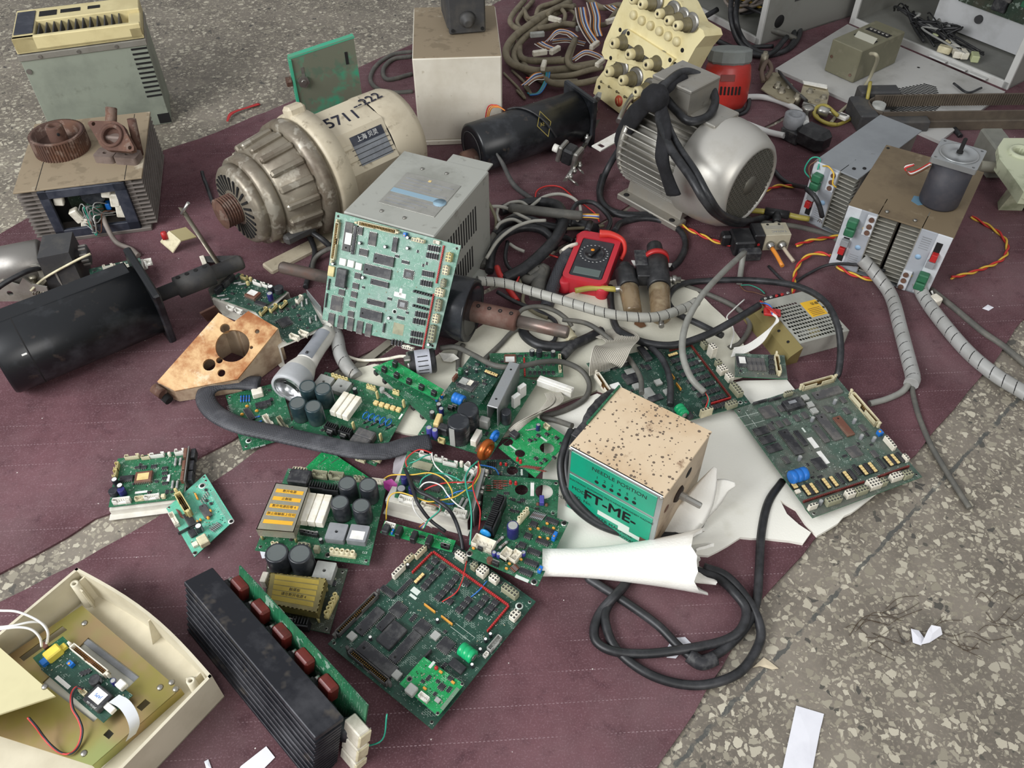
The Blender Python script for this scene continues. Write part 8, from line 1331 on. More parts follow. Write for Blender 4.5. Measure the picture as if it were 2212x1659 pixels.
# ================================================================ cables, harness, scraps
CBK = mat('black_cable', '1e1f21', .45, dirt='4a4a4d', amt=.45, scale=30); CGR = mat('grey_cable', '8f8f88', .5, dirt='66655e', amt=.4, scale=30); CDG = mat('dusty_grey_cable', '565550', .6, dirt='7a766c', amt=.5, scale=30); CTAN = mat('taped_harness', '7d7460', .8, dirt='585040', amt=.6, scale=30, bump=.4, bscale=90); CPALE = mat('pale_grey_cable', 'b0aea4', .5, dirt='8a877c', amt=.4, scale=20)
def cable(label, pts, r, m=None, name='cable', group=None, sub=7, flat=1.0, n=8, rs=None):
	return solo(name, MB().tube([P(*q) for q in pts], r, n, sub=sub, flat=flat, rs=rs, up=(0, 0, 1) if flat != 1 else None), m or CBK, label, 'cable', group)
def wrapped(label, pts, r, m, gap=.018, m2=None):
	q = spline([P(*x) for x in pts], 10); mb = MB().tube(q, r, 12, sub=0); acc = 0
	for i in range(1, len(q)-1):
		acc += (q[i]-q[i-1]).length
		if acc > gap:
			acc = 0; t = (q[i+1]-q[i-1]).normalized(); ax = (t+V((.25, .1, .25))).normalized(); mb.la([(r*1.02, -.0006), (r*1.05, 0), (r*1.02, .0008)], 14, q[i], ax, 1, cap=False)
	return solo('wrapped_cable', mb, [m, m2 or K['dark']], label, 'cable')
SPG = mat('spiral_wrap_grey', 'a3a3a0', .45, dirt='807e78', amt=.5, scale=14, dirt2='7a6c4c', amt2=.5, scale2=9, lo2=.64, hi2=.7)
wrapped('grey spiral-wrapped cable from the twin amplifiers, with a black tail forking off at its end', [(1862, 560, .045), (1890, 590, .03), (1925, 640, .014), (1945, 710, .014), (1962, 775, .014), (1972, 815, .014), (1968, 830, .014)], .0125, SPG)
wrapped('grey spiral-wrapped cable running off the right edge over the terrazzo', [(1985, 610, .03), (1995, 640, .014), (2030, 690, .014), (2090, 760, .013), (2150, 810, .013), (2212, 848, .013), (2260, 880, .013)], .0125, SPG)
wrapped('grey spiral-wrapped cable arching from under the leaning board across the foam', [(1030, 606, .09), (1090, 612, .075), (1150, 630, .07), (1225, 652, .07), (1300, 674, .07), (1360, 684, .068), (1420, 684, .062), (1480, 665, .05), (1505, 652, .045)], .0088, mat('spiral_wrap_pale', 'a5a49c', .5, dirt='8c8a80', amt=.5, scale=14), .016)
wrapped('thick grey spiral conduit curling below the flashlight tail', [(716, 700, .03), (728, 730, .022), (735, 765, .018), (752, 795, .016), (770, 815, .012)], .0125, SPG, .03)
cable('black cable forking from the spiral wrap out onto the terrazzo', [(1970, 822, .01), (1972, 850, .006), (1985, 900, .006), (2010, 960, .006), (2045, 1020, .005), (2070, 1060, .005), (2095, 1098, .005)], .0045, CDG)
cable('grey cable from the spiral wrap to the dusty board', [(1968, 820, .012), (1950, 845, .008), (1915, 862, .008), (1878, 872, .008)], .0055, CGR)
cable('dark cable lying along the right spiral wrap', [(2010, 625, .01), (2060, 665, .007), (2120, 715, .007), (2170, 750, .006), (2230, 800, .006)], .006, CDG)
cable('pale milky plug lead beside the amplifiers', [(2012, 628, .02), (2020, 650, .008), (2026, 668, .006), (2016, 680, .006)], .002, WM['white'])
solo('plug', MB().box(P(2018, 650, .014), (.022, .02, .020), .003, R=MR(.5, 3, 'Z')), K['ivory'], 'white plug beside the right spiral wrap', 'plug')
cable('black cable running down from the dusty board into the coil at the bottom', [(1690, 1040, .008), (1660, 1085, .010), (1645, 1150, .010), (1640, 1230, .010), (1634, 1300, .012), (1610, 1355, .012), (1560, 1405, .010), (1510, 1425, .010), (1470, 1400, .010), (1420, 1350, .010), (1350, 1300, .010), (1290, 1262, .010), (1272, 1248, .010), (1290, 1238, .008), (1350, 1238, .008)], .0065)
cable('black cable looped widest at the bottom, over the mat edge', [(1365, 1240, .008), (1345, 1270, .010), (1315, 1305, .010), (1307, 1340, .010), (1330, 1400, .009), (1390, 1450, .009), (1460, 1476, .008), (1530, 1478, .008), (1600, 1450, .007), (1640, 1390, .007), (1640, 1345, .012), (1615, 1295, .016), (1570, 1245, .012), (1520, 1225, .010)], .0065)
cable('black cable forming the inner loop of the coil at the bottom', [(1500, 1232, .010), (1550, 1248, .010), (1590, 1285, .018), (1612, 1320, .018), (1600, 1360, .018), (1560, 1385, .014), (1480, 1402, .018), (1400, 1412, .012), (1330, 1408, .012), (1290, 1388, .009), (1284, 1355, .009), (1300, 1318, .009), (1330, 1285, .018), (1362, 1248, .010)], .0065)
cable('black tape wrapped splice on the coil', [(1488, 1415, .014), (1515, 1432, .012), (1545, 1422, .012)], .010, K['chip'], 'tape_splice')
for k, o_ in enumerate((0, 12)): cable(('outer' if k == 0 else 'inner')+' black cable hugging the green face of the rusty box', [(1235+o_, 930, .09), (1222+o_, 960, .085), (1212+o_, 1010, .07), (1228+o_, 1075, .045), (1280+o_, 1125, .022), (1350, 1152-o_*.4, .016), (1430, 1162-o_*.4, .016), (1495, 1150-o_*.4, .016), (1518, 1120, .016)], .0065)
BRD = newmat('braided_sleeve'); g = G(BRD); v = N(BRD, 'ShaderNodeTexChecker'); v.inputs['Scale'].default_value = 520; g.l.new(g.map(.8), v.inputs[0]); c = g.mix(v.outputs['Fac'], '232327', '44454a'); c = g.mix(g.ramp(g.noise(18, 4), .5, .75, 0, .5), c, '66666a'); g.l.new(c, g.b.inputs['Base Color']); g.b.inputs['Roughness'].default_value = .6
cable('wide black braided cable sleeve curving in front of the power board', [(560, 828, .022), (500, 826, .024), (462, 832, .026), (443, 856, .024), (462, 890, .022), (515, 918, .024), (590, 935, .028), (680, 955, .032), (770, 973, .034), (830, 975, .034), (880, 962, .032), (930, 955, .028)], .016, BRD, 'braided_sleeve', flat=.4, n=12)
cable('short black braided sleeve beside the multimeter', [(1228, 545, .03), (1215, 570, .03), (1200, 605, .025), (1188, 640, .018), (1180, 665, .012)], .013, BRD, 'braided_sleeve')
cable('black cable loop reaching from the power supply over the dark board', [(1640, 660, .05), (1590, 690, .05), (1530, 722, .04), (1460, 745, .036), (1400, 742, .036), (1355, 725, .03), (1330, 705, .02), (1320, 660, .014), (1318, 620, .012)], .0068)
cable('black cable arching high around the power supply to the dusty board', [(1560, 725, .03), (1510, 700, .02), (1460, 675, .018), (1443, 645, .018), (1470, 615, .016), (1540, 606, .016), (1630, 606, .03), (1720, 618, .06), (1780, 650, .07), (1808, 700, .065), (1816, 750, .045), (1812, 800, .025), (1805, 815, .015)], .006)
cable('thin dark cable on the mat behind the valve cable', [(1480, 618, .008), (1530, 636, .008), (1590, 665, .008), (1620, 700, .008), (1600, 740, .008), (1575, 752, .010)], .005, CDG)
cable('grey cable bowing from the valve coil to the dark board', [(1608, 545, .04), (1560, 590, .07), (1515, 640, .085), (1482, 700, .08), (1474, 760, .07), (1492, 815, .06), (1522, 848, .05)], .0058, CGR)
for i, c_ in enumerate(('red', 'green', 'black')): cable(c_+' wire from the grey cable into the cream plug', [(1524, 848, .048), (1530+i*2, 862, .045), (1524+i*5, 880, .040)], .0011, WM[c_], 'wire', sub=4)
cable('grey cable stub hanging from the valve', [(1606, 548, .03), (1601, 580, .010), (1597, 612, .008)], .0058, CGR)
for c_, pp in (('green', [(1600, 616, .008), (1620, 616, .008), (1640, 624, .008), (1652, 634, .008)]), ('brown', [(1598, 616, .008), (1610, 628, .008), (1632, 632, .008), (1655, 640, .010)])): cable(c_+' wire from the valve cable to the power supply', pp, .0011, WM[c_], 'wire')
cable('thin black cable from the amplifiers down to the power supply', [(1912, 585, .03), (1850, 572, .03), (1790, 572, .02), (1745, 592, .008), (1710, 613, .008), (1690, 605, .006), (1660, 575, .006)], .0030)
cable('black cable curving through the dark board chips', [(1215, 690, .03), (1270, 700, .03), (1320, 735, .03), (1362, 780, .035), (1383, 815, .04), (1386, 850, .045)], .0045, CDG); cable('black cable dropping behind the rusty box', [(1395, 740, .03), (1430, 775, .035), (1447, 820, .035), (1448, 875, .03)], .0058)
cable('grey-black cable looping over the foam beside the aluminium rail', [(700, 780, .008) if False else (950, 752, .03), (985, 750, .03), (1025, 768, .045), (1070, 790, .06), (1120, 792, .055), (1170, 782, .045), (1215, 782, .03), (1255, 800, .02), (1273, 830, .014), (1262, 862, .014), (1215, 888, .014), (1170, 900, .014), (1200, 908, .016), (1236, 920, .03)], .0048, CDG)
cable('dark cable passing under the aluminium rail board', [(1000, 745, .012), (992, 770, .012), (990, 800, .012)], .0048, CDG); cable('dark cable crossing the foam by the coupled shaft', [(1048, 775, .012), (1080, 745, .012), (1110, 715, .012), (1150, 700, .012), (1190, 705, .012), (1240, 720, .012)], .0048, CDG)
cable('thick black hose under the coupled shaft', [(1130, 700, .012), (1135, 725, .012), (1165, 745, .014), (1210, 750, .014), (1240, 745, .014)], .010)
cable('dark cable over the rusty coupling', [(1112, 690, .05), (1130, 668, .055), (1165, 662, .05), (1200, 672, .04), (1225, 690, .03), (1235, 705, .02)], .0042, CDG); solo('taped_plug', MB().cyl(P(1222, 712, .016), P(1238, 735, .016), .010, n=12).cyl(P(1238, 735, .014), P(1236, 750, .012), .006, n=10), K['cream'], 'cream taped plug at the end of the coupled shaft', 'plug'); solo('taped_joint', MB().tube([P(1215, 770, .02), P(1240, 745, .022), P(1270, 730, .016), P(1300, 715, .012)], .009, 8), K['chip'], 'black taped cable joint on the foam beside the cream plug', 'cable joint')
def ribbon(label, pts, w_, n, cols, dirs=None, name='ribbon_cable', parentT=None, up=(0, 0, 1)):
	q = spline([P(*x) for x in pts], 6); m = MB(); k = len(q); ds = []
	for i in range(k):
		t = (q[min(i+1, k-1)]-q[max(i-1, 0)]).normalized(); a = V(dirs[0]).lerp(V(dirs[-1]), i/(k-1)) if dirs else t.cross(V(up)); a = (a-t*a.dot(t)).normalized(); ds.append((a, t.cross(a)))
	p_ = w_/n
	for j in range(n):
		vs = []
		for i in range(k):
			a, b_ = ds[i]; c0 = q[i]+a*((j-n/2)*p_)
			vs += [c0, c0+a*p_*.5+b_*p_*.42, c0+a*p_, c0+a*p_*.5-b_*p_*.42]
		m.add(vs, [(i*4+s_, i*4+(s_+1) % 4, i*4+4+(s_+1) % 4, i*4+4+s_) for i in range(k-1) for s_ in range(4)], j % len(cols), True)
	ms = [c_ if not isinstance(c_, str) else WM[c_] for c_ in cols]
	if parentT: m.v = [parentT.I @ p for p in m.v]; return parentT.p(name, m, ms)
	return solo(name, m, ms, label, 'ribbon cable')
RG = mat('ribbon_grey', 'c2bdb0', .5, dirt='9a9486', amt=.4, scale=20)
T = Thing('ribbon_lead', 'pale grey ribbon cable with a wide white plug, beside the aluminium rail', 'ribbon cable', frame(P(1200, 835, .03), P(1236, 848, .03)-P(1164, 822, .03)))
T.p('plug', MB().box((0, 0, 0), (.064, .014, .014), .001).box((0, 0, .0075), (.060, .004, .002), .0004, 0), K['jst'], label='wide white plug')
for o_ in (0, 18): ribbon('', [(1185+o_, 848, .03), (1190+o_, 865, .032), (1170+o_*.6, 885, .03), (1130+o_*.4, 912, .03), (1105+o_*.3, 935, .02)], .014, 8, [RG], dirs=[(1, -.3, 0), (.2, .6, .6)], parentT=T)
ribbon('grey ribbon cable folded into the dark board plug', [(1306, 800, .03), (1308, 780, .05), (1325, 755, .055), (1345, 735, .04), (1330, 722, .02), (1310, 716, .012)], .060, 20, [RG], dirs=[(1, .45, 0), (1, .35, 0)])
def twisted(label, pts, cols=('yellow', 'red'), r=.0022):
	q = spline([P(*x) for x in pts], 14); out = [[], []]; L = 0
	for i, p in enumerate(q):
		t = (q[min(i+1, len(q)-1)]-q[max(i-1, 0)]).normalized(); L += (p-q[i-1]).length if i else 0; a = t.cross(V((0, 0, 1))).normalized(); b_ = t.cross(a); th = L*110
		for s_ in (0, 1): out[s_].append(p+(a*cos(th+pi*s_)+b_*sin(th+pi*s_))*r)
	T = Thing('twisted_lead', label, 'cable', MT(q[0]))
	for s_ in (0, 1): T.p('strand', MB().tube([p-q[0] for p in out[s_]], r, 6, sub=0), WM[cols[s_]])
twisted('red and yellow twisted lead running from the silver motor to the valve coil', [(1447, 468, .008), (1478, 490, .008), (1515, 508, .008), (1548, 522, .008), (1584, 530, .012)]); twisted('red and yellow twisted lead between the valve block and the amplifiers', [(1720, 530, .012), (1750, 520, .010), (1785, 514, .010), (1812, 510, .012)]); twisted('red and yellow twisted lead dropping to the power supply terminals', [(1795, 552, .02), (1765, 547, .016), (1735, 560, .012), (1718, 590, .010), (1714, 635, .02)]); twisted('red and yellow twisted lead in front of the twin amplifiers', [(1808, 575, .008), (1835, 590, .010), (1865, 600, .012), (1895, 606, .012)]); twisted('red and yellow twisted lead bowing out at the right of the twin amplifiers', [(2098, 468, .008), (2130, 485, .008), (2160, 505, .008), (2176, 530, .008), (2165, 560, .008), (2110, 585, .008), (2055, 600, .008)]); twisted('red and yellow twisted lead behind the fan cover', [(1652, 412, .010), (1680, 402, .010), (1705, 402, .010), (1740, 405, .02)])
cable('black sheathed lead joining the single amplifier', [(1672, 368, .012), (1690, 388, .012), (1715, 400, .014), (1745, 405, .05)], .005); cable('dark cable under the fan cover and valve tee', [(1500, 470, .006), (1580, 462, .006), (1640, 480, .006), (1720, 490, .006), (1790, 508, .006), (1810, 520, .006)], .0062, CDG)
T = Thing('tied_cable_bundle', 'black cables tied with black cloth draped over the silver motor', 'cable', FM); Lp = lambda *q: T.I @ P(*q); CLO = mat('black_cloth', '17171a', .95, dirt='2c2c30', amt=.5, scale=30, bump=.4, bscale=200)
for pts, r_ in (([(1415, 215, .27), (1440, 180, .28), (1480, 155, .28), (1525, 175, .26), (1545, 215, .24), (1530, 250, .23), (1490, 262, .23), (1462, 240, .235), (1440, 215, .245)], .0085), ([(1412, 212, .26), (1385, 245, .20), (1345, 310, .10), (1310, 370, .03), (1296, 420, .012), (1310, 452, .008), (1360, 468, .008), (1450, 468, .008)], .0075), ([(1425, 215, .26), (1425, 260, .24), (1448, 320, .225), (1490, 380, .215), (1520, 430, .19), (1548, 462, .14), (1590, 482, .05), (1640, 474, .012), (1670, 462, .010)], .0085), ([(1432, 215, .26), (1440, 260, .24), (1462, 310, .225), (1502, 370, .22), (1532, 425, .195), (1560, 462, .14), (1605, 478, .05), (1650, 470, .015)], .0065)): T.p('cable', MB().tube([Lp(*q) for q in pts], r_, 8), CBK)
for pts, r_, fl_ in (([(1425, 205, .262), (1440, 185, .27), (1465, 168, .27)], .022, .5), ([(1405, 215, .262), (1370, 250, .20), (1345, 290, .14), (1340, 315, .10)], .022, .4), ([(1425, 225, .255), (1435, 280, .236), (1430, 340, .205), (1442, 385, .165), (1455, 420, .135)], .020, .35)): T.p('cloth_strip', MB().tube([Lp(*q) for q in pts], r_, 10, flat=fl_, rs=[r_*.7, r_, r_*.9, r_*1.1], up=(0, -1, .3)), CLO)
T.p('cloth_knot', MB().la([(.004, -.03), (.022, -.018), (.028, 0), (.022, .018), (.004, .03)], 14, Lp(1415, 212, .268), (1, .2, .6)), CLO)
T = Thing('cable_tangle', 'tangled heap of black and grey cables between the grey box and the multimeter', 'cable tangle', P(1160, 520, MZ)); Lp = lambda *q: T.I @ P(*q); c4 = lambda L: [Lp(1000+a/4.366, 380+b_/4.366, z) for a, b_, z in L]
for L, r_, m_ in (([(380, 980, .02), (600, 860, .03), (800, 680, .035), (900, 550, .04), (950, 400, .04), (880, 280, .03), (700, 250, .02), (500, 280, .02), (350, 330, .02)], .012, CBK), ([(250, 900, .015), (280, 700, .02), (380, 560, .03), (550, 490, .03), (720, 500, .03), (830, 580, .02), (860, 680, .015)], .009, CBK), ([(300, 560, .012), (420, 440, .02), (620, 420, .02), (800, 480, .016), (980, 500, .012)], .010, CBK), ([(200, 860, .01), (260, 640, .012), (350, 480, .014), (500, 380, .016), (700, 330, .02), (850, 350, .03)], .008, CDG), ([(440, 300, .05), (700, 330, .055), (950, 360, .055), (1120, 375, .05)], .010, CDG), ([(420, 620, .02), (400, 780, .02), (450, 880, .02), (560, 900, .02), (700, 900, .02)], .004, CBK), ([(620, 950, .016), (720, 880, .02), (740, 920, .02), (640, 980, .016), (560, 960, .012)], .010, CDG), ([(1000, 480, .02), (1020, 360, .03), (1080, 260, .035), (1220, 250, .03), (1330, 330, .025), (1390, 420, .02), (1370, 500, .02), (1350, 540, .03)], .005, CBK), ([(1320, 0, .02), (1290, 120, .012), (1310, 240, .012), (1400, 330, .01), (1600, 370, .008), (1950, 350, .008)], .0075, CBK), ([(1430, 520, .02), (1500, 440, .012), (1700, 400, .008), (1900, 430, .008), (2060, 530, .008), (2100, 660, .008), (2040, 800, .008), (1960, 870, .012)], .0070, CBK), ([(900, 470, .016), (1020, 440, .014), (1150, 470, .014), (1250, 500, .02)], .012, CBK), ([(860, 540, .012), (960, 580, .012), (1040, 620, .012)], .006, CBK), ([(700, 1150, .012), (720, 1000, .012), (760, 880, .014)], .016, CDG), ([(320, 1090, .03), (480, 1180, .02), (620, 1240, .014), (780, 1310, .013), (880, 1390, .013), (870, 1540, .013), (800, 1590, .013)], .004, CBK)): T.p('black_cable' if m_ is CBK else 'dusty_cable', MB().tube(c4(L), r_, 8), m_)
for L, m_ in (([(220, 780, .03), (330, 610, .05), (480, 490, .055), (640, 430, .055), (780, 420, .05)], CPALE), ([(150, 330, .03), (270, 290, .04), (400, 300, .045), (540, 370, .045), (640, 420, .04)], CPALE), ([(640, 290, .03), (760, 200, .03), (900, 170, .03), (1020, 200, .03), (1090, 260, .03), (1110, 340, .03), (1080, 420, .03)], CPALE), ([(380, 290, .03), (460, 250, .035), (560, 250, .035), (640, 320, .03)], CPALE), ([(310, 500, .03), (360, 440, .035), (470, 410, .04), (580, 460, .035)], CPALE), ([(160, 140, .06), (240, 250, .05), (310, 400, .03), (310, 500, .02)], mat('olive_cable', '76705a', .6)), ([(440, 640, .014), (500, 680, .014), (580, 715, .012)], CPALE), ([(330, 310, .03), (320, 370, .03), (350, 440, .03)], CPALE), ([(920, 500, .02), (1150, 490, .016), (1330, 470, .014)], mat('olive_cable', '76705a', .6)), ([(530, 980, .02), (570, 1100, .015), (570, 1200, .013), (680, 1290, .013), (800, 1340, .013)], mat('olive_cable', '76705a', .6))): T.p('pale_cable', MB().tube(c4(L), .0036, 7), m_)
for i, c_ in enumerate(('yellow', 'orange', 'white', 'blue', 'purple', 'yellow')): T.p('stripped_wire', MB().tube(c4([(1110, 360+i*6, .05), (1200, 362+i*6, .05), (1285, 362+i*8, .048)]), .0012, 5, sub=3), WM[c_])
RL = WM['red']
for L, r_ in (([(680, 230, .01), (700, 140, .012), (800, 95, .012), (930, 110, .012), (1050, 210, .02), (1180, 300, .02), (1250, 360, .014), (1285, 430, .012)], .0018), ([(740, 735, .02), (800, 740, .02), (900, 770, .02)], .0018), ([(320, 860, .03), (345, 930, .03), (375, 960, .025)], .006), ([(425, 1060, .02), (460, 1110, .018), (510, 1180, .016)], .006), ([(530, 950, .025), (505, 1000, .025), (440, 1070, .02)], .002)): T.p('red_test_lead', MB().tube(c4(L), r_, 7), RL)
solo('paper_scrap', MB().tube([P(1212, 545, .03), P(1225, 535, .035), P(1243, 530, .035)], .016, 6, flat=.3, sub=3), K['ivory'], 'crumpled cream paper wrap beside the multimeter', 'paper')
T = Thing('wire_harness', 'pile of dusty taped wire harness with rainbow ribbon cables, top centre', 'wire harness', P(1180, 130, MZ)); Lp = lambda *q: T.I @ P(*q); c3w = lambda L: [Lp(960+a/3.687, b_/3.687, z) for a, b_, z in L]
for L, r_ in (([(640, 0, .02), (540, 120, .03), (530, 190, .03), (620, 240, .03), (780, 220, .04), (950, 190, .04), (1050, 200, .04)], .013), ([(1000, 20, .03), (850, 90, .04), (720, 170, .05), (560, 290, .05), (490, 400, .04), (530, 500, .03), (700, 560, .03), (850, 560, .03), (1000, 540, .03), (1230, 500, .03)], .016), ([(600, 300, .03), (600, 430, .03), (660, 480, .03), (830, 490, .04), (960, 480, .05)], .014), ([(1040, 310, .05), (990, 420, .06), (980, 490, .05), (1040, 540, .04), (1240, 510, .03)], .012), ([(630, 70, .02), (680, 150, .025), (800, 100, .05), (950, 50, .05), (1030, 60, .04)], .011), ([(750, 600, .02), (850, 660, .025), (950, 670, .03), (1100, 660, .03), (1230, 630, .03)], .014), ([(620, 480, .02), (700, 590, .02), (830, 610, .02), (1000, 600, .03), (1150, 560, .04), (1260, 540, .04)], .012), ([(1240, 200, .03), (1290, 190, .03), (1340, 130, .03), (1380, 80, .03)], .012), ([(730, 130, .02), (760, 60, .03), (880, 20, .03), (1000, -30, .03), (1200, -20, .03)], .012), ([(950, 180, .03), (960, 110, .04), (900, 60, .05), (820, 120, .05)], .010), ([(540, 560, .012), (640, 660, .012), (690, 750, .012), (640, 690, .012)], .006), ([(1100, -40, .02), (1250, 60, .02), (1400, 40, .03), (1480, 100, .03)], .014)):
	T.p('taped_branch', MB().tube(c3w(L), r_*.62, 8), CTAN); rr = random.Random(int(r_*9e5)+len(L)); dx, dy = rr.uniform(-70, 70), rr.uniform(-60, 60); T.p('taped_branch', MB().tube(c3w([(a*(.96+.06*rr.random())+dx, b_+dy*rr.uniform(.3, 1.2), max(.01, z*.75)) for a, b_, z in L if a < 1180]), r_*.55, 7), CTAN) if sum(p[0] < 1180 for p in L) > 2 else None
RB = ['white', 'brown', 'black', 'orange', 'grey', 'white', 'brown', 'blue', 'white', 'orange']
for L, d_ in (([(1080, 60, .06), (1100, 170, .07), (1140, 260, .06), (1210, 360, .04)], (1, .5, 0)), ([(1170, 20, .06), (1200, 130, .07), (1200, 220, .06), (1220, 290, .05)], (1, .1, 0)), ([(750, 340, .04), (800, 370, .04), (880, 400, .04)], (.2, 1, 0)), ([(820, 330, .045), (900, 260, .055), (980, 260, .05), (1040, 300, .045)], (.3, 1, 0)), ([(1020, 480, .04), (1120, 420, .05), (1210, 440, .04), (1260, 470, .03)], (.2, 1, 0)), ([(640, 680, .03), (720, 620, .035), (790, 600, .03)], (.3, 1, 0)), ([(860, 330, .03), (980, 320, .035), (1120, 350, .03)], (0, 1, 0)), ([(1300, 40, .03), (1360, 80, .03), (1420, 90, .03)], (0, 1, 0))): ribbon('', [(960+a/3.687, b_/3.687, z) for a, b_, z in L], .030, 10, RB, dirs=[d_, d_], parentT=T)
for i, c_ in enumerate(('green', 'blue', 'green', 'purple', 'green', 'blue', 'red', 'red')): T.p('loose_wire', MB().tube(c3w([(810+i*6, 570, .03), (800+i*5, 640, .025), (740+i*5, 740, .015), (660+i*4, 740+i*4, .012)] if i < 6 else [(650, 600+i*3, .02), (720, 610+i*2, .02), (780, 605, .02)]), .0018, 5), WM[c_])
for a, b_, r_ in ((1195, 360, 1.0), (880, 400, .9), (1100, 220, .5), (790, 520, 1.4), (760, 420, .3), (1240, 500, 1.0), (740, 275, .2), (1330, 165, .6), (880, 155, -.6)): T.p('harness_plug', MB().box(c3w([(a, b_, .05)])[0], (.040, .012, .014), .002, R=MR(r_, 3, 'Z')), K['ivory'] if a not in (1100, 740) else K['lgrey'])
solo('mains_plug', MB().cyl(P(1228, 198, .05), P(1246, 212, .04), .020, .012, n=14).cyl(P(1246, 212, .04), P(1262, 210, .03), .009, .006, n=10), K['lgrey'], 'grey mains plug behind the square flange of the black motor', 'plug')
cable('grey cable looping out from behind the tall white box', [(890, 112, .006), (850, 118, .006), (815, 140, .006), (800, 170, .006), (815, 192, .006), (850, 200, .006), (892, 198, .006)], .006, CDG); cable('inner grey cable loop beside the tall white box', [(890, 122, .008), (850, 128, .008), (828, 150, .008), (838, 172, .008), (890, 160, .008)], .006, CDG)
for k, pp in enumerate(([(1595, -10, .10), (1590, 40, .08), (1605, 85, .03), (1640, 112, .012), (1690, 112, .012), (1715, 85, .012), (1710, 50, .012)], [(1580, -10, .10), (1580, 45, .07), (1600, 95, .02), (1650, 120, .010), (1705, 105, .010), (1728, 70, .010), (1715, 35, .010)], [(1550, 20, .05), (1515, 45, .03), (1530, 75, .012), (1600, 110, .012), (1660, 118, .018), (1700, 80, .03)])): cable(('outer', 'middle', 'inner')[k]+' black cable spilling from the open cabinet, top middle', pp, .0075)
cable('thick grey lead poking from the cabinet side hole', [(1655, 62, .04), (1690, 72, .03), (1718, 84, .014)], .008, CDG); cable('white tube from the red blower to the black valve', [(1596, 210, .012), (1650, 210, .012), (1700, 225, .014), (1735, 248, .04), (1742, 268, .05)], .0075, mat('white_tube', 'cfcfcc', .4)); cable('white tube from behind the silver motor to the valve clamp', [(1590, 258, .012), (1625, 272, .012), (1660, 285, .014), (1694, 293, .02)], .0075, mat('white_tube', 'cfcfcc', .4)); cable('black cable ring behind the red blower', [(1600, 195, .010), (1618, 210, .008), (1612, 240, .008), (1580, 252, .008)], .005); cable('dark cable along the mat behind the red blower', [(1500, 130, .008), (1560, 110, .008), (1620, 102, .008), (1670, 100, .008)], .006); cable('black cable hanging down from the rail', [(2058, 255, .02), (2060, 275, .01), (2075, 295, .008)], .006)
cable('black cable from the clutch motor to the leaning board', [(664, 500, .03), (680, 545, .010), (668, 590, .010), (660, 620, .010)], .0055); cable('dark cable looping behind the leaning board', [(672, 600, .010), (680, 560, .014), (705, 540, .03), (730, 535, .06)], .005, CDG)
cable('frayed black and yellow lead left of the clutch motor', [(436, 370, .03), (440, 385, .02), (446, 400, .012), (460, 440, .006)], .004)
cable('white wire end on the mat beside the rail corner', [(2060, 180, .02), (2090, 200, .02), (2120, 190, .02)], .003)
PAP = mat('white_paper', 'e2e2e8', .8, dirt='c4c4cc', amt=.3, scale=20)
def scrap(label, pts, m_=PAP, name='paper_scrap', cat='paper', z=MZ+.001, lift=(), group=None):
	q = [P(u, v, z+(lift[i] if i < len(lift) else .001)) for i, (u, v) in enumerate(pts)]; n_ = len(q); c_ = sum(q, V())/n_+V((0, 0, .001)); k = V((0, 0, -.0006)); mb = MB().add(q+[p+k for p in q]+[c_, c_+k], [(i, (i+1) % n_, 2*n_) for i in range(n_)]+[((i+1) % n_+n_, i+n_, 2*n_+1) for i in range(n_)]+[(i+n_, (i+1) % n_+n_, (i+1) % n_, i) for i in range(n_)])
	ar = sum((q[i]-c_).cross(q[(i+1) % n_]-c_).z for i in range(n_))
	if ar < 0: mb.f = [f[::-1] for f in mb.f]
	return solo(name, mb, m_, label, cat, group)
scrap('long strip of white paper on the terrazzo at the bottom right', [(1720, 1524), (1780, 1542), (1776, 1560), (1772, 1575), (1752, 1680), (1686, 1680)], z=.001); scrap('curled scrap of paper on the terrazzo among hairs', [(1990, 1392), (2005, 1360), (2012, 1350), (2032, 1354), (2036, 1370), (2008, 1388)], z=.001, lift=(.001, .012, .014, .012, .003)); scrap('grey lavender half of the curled scrap', [(1968, 1358), (1985, 1362), (1998, 1380), (1990, 1394), (1972, 1388)], z=.001, lift=(.004,))
scrap('white paper scrap under the looped black cable', [(1452, 1378), (1480, 1376), (1494, 1390), (1480, 1398), (1460, 1422), (1440, 1420), (1442, 1398)]); scrap('torn beige scrap half under the cable at the mat edge', [(1626, 1442), (1650, 1420), (1662, 1428), (1682, 1444), (1668, 1446), (1640, 1438)], mat('beige_scrap', 'cdbfa4', .8), z=.001); scrap('white paper sheet under the heatsink at the bottom', [(575, 1612), (594, 1636), (560, 1670), (500, 1690), (520, 1655)]); scrap('tiny white paper shred at the bottom left', [(441, 1645), (450, 1640), (458, 1662), (448, 1668)]); scrap('small pale chip on the mat at the far right', [(2122, 666), (2134, 658), (2147, 664), (2136, 671)]); scrap('white paper under the covered power board', [(560, 1186), (590, 1180), (594, 1204), (566, 1206)])
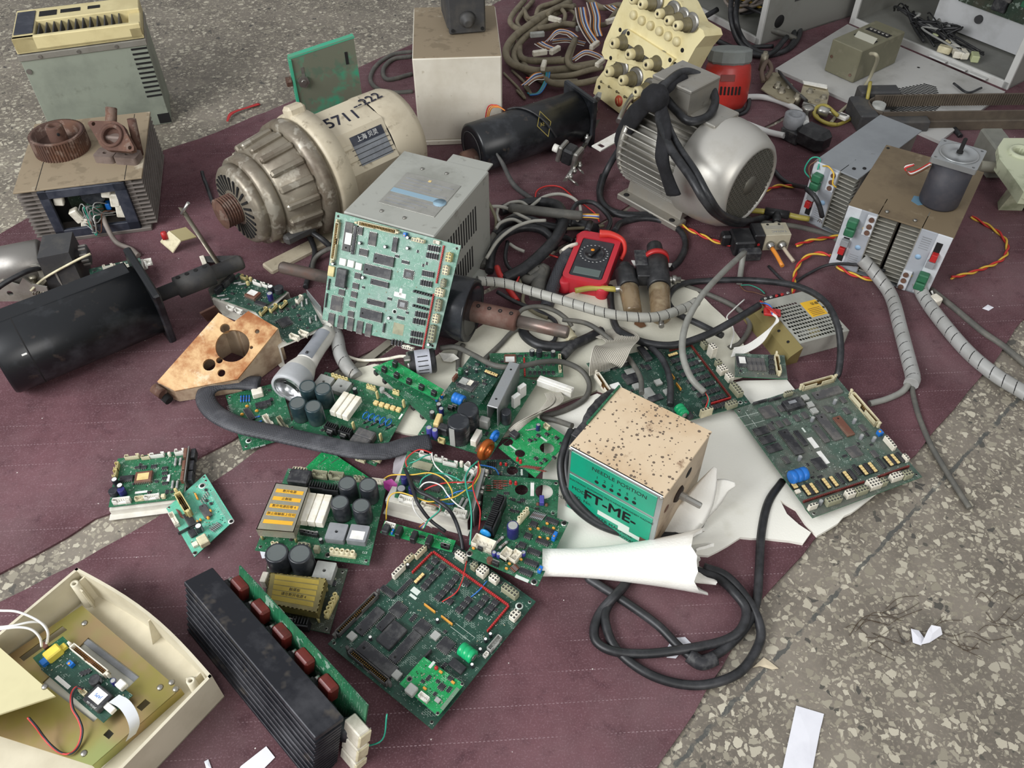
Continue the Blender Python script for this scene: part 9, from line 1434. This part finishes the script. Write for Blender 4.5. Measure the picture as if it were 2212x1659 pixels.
scrap('magenta plastic scrap between the covered board and wired driver', [(828, 1040), (846, 1034), (858, 1046), (856, 1060), (840, 1062), (830, 1054)], mat('magenta_plastic', 'a83a8c', .5), 'plastic_scrap', 'plastic scrap', lift=(.03, .034, .03, .02, .02, .02)); scrap('grey lavender bag piece beside the wired driver', [(850, 1000), (862, 972), (884, 966), (880, 1000), (862, 1026), (848, 1022)], mat('bag_grey', '9c969a', .5), 'plastic_scrap', 'plastic scrap', lift=(.01, .03, .03, .02)); scrap('crumpled white film piece beside the encoder', [(948, 762), (980, 764), (992, 774), (974, 782), (958, 780)], K['jst'], 'plastic_scrap', 'plastic scrap', z=FZ+.002, lift=(.002, .012, .006)); scrap('dark rusty crumb patch on the foam by the regulator', [(1372, 690), (1385, 686), (1396, 704), (1384, 708), (1370, 700)], mat('rust_crumbs', '6a4a30', .9), 'rust_crumbs', 'debris', z=FZ+.001)
solo('plastic_tape', MB().tube([P(491, 262, .006), P(497, 248, .008), (P(510, 240, .008)), P(535, 232, .006), P(560, 224, .004)], .006, 6, flat=.2, rs=[.003, .006, .004, .007], up=(0, 0, 1)), K['red'], 'strip of red plastic tape on the terrazzo, left of the green plate', 'plastic strip')
solo('packing_strip', MB().prism([[tuple(P(u, v, 0))[:2] for u, v in ((762, 795), (838, 738), (852, 744), (790, 795), (775, 800))]], MZ+.001, MZ+.002), mat('packing_strip', '8a8578', .6), 'dull grey packing strip below the leaning board', 'strip')
rr = random.Random(12); m = MB()
for i in range(34):
	u, v = rr.choice(((1900, 1340), (2010, 1365), (2080, 1370), (2150, 1320), (1870, 1370))); u += rr.uniform(-45, 45); v += rr.uniform(-30, 30); a = rr.uniform(-.6, .6); L_ = rr.uniform(30, 90); b_ = rr.uniform(-25, 25)
	m.tube([P(u, v, .0012), P(u+L_*.4*cos(a), v+L_*.4*sin(a)+b_, .0016), P(u+L_*cos(a), v+L_*sin(a), .0012)], .00035, 4, sub=5)
solo('hair_wisps', m, mat('brown_hair', '4a3a2a', .6), 'wisps of brown hair and thread on the terrazzo', 'hair', kind='stuff')
# ================================================================ repeats share a group
GROUPS = {'circuit board': 'circuit boards spread over the mats', 'cable': 'loose cables and leads', 'paper': 'paper scraps', 'amplifier': 'amplifier units', 'cabinet': 'open cabinets', 'mat': 'maroon felt mats', 'foam sheet': 'foam sheets', 'motor': 'electric motors', 'metal box': 'metal boxes', 'plug': 'loose plugs', 'ribbon cable': 'ribbon cables', 'plastic scrap': 'plastic scraps', 'bracket': 'metal brackets', 'mechanism': 'thread mechanisms'}
for o in scene.objects:
	if o.parent is None and o.get('category') in GROUPS: o['group'] = GROUPS[o['category']]
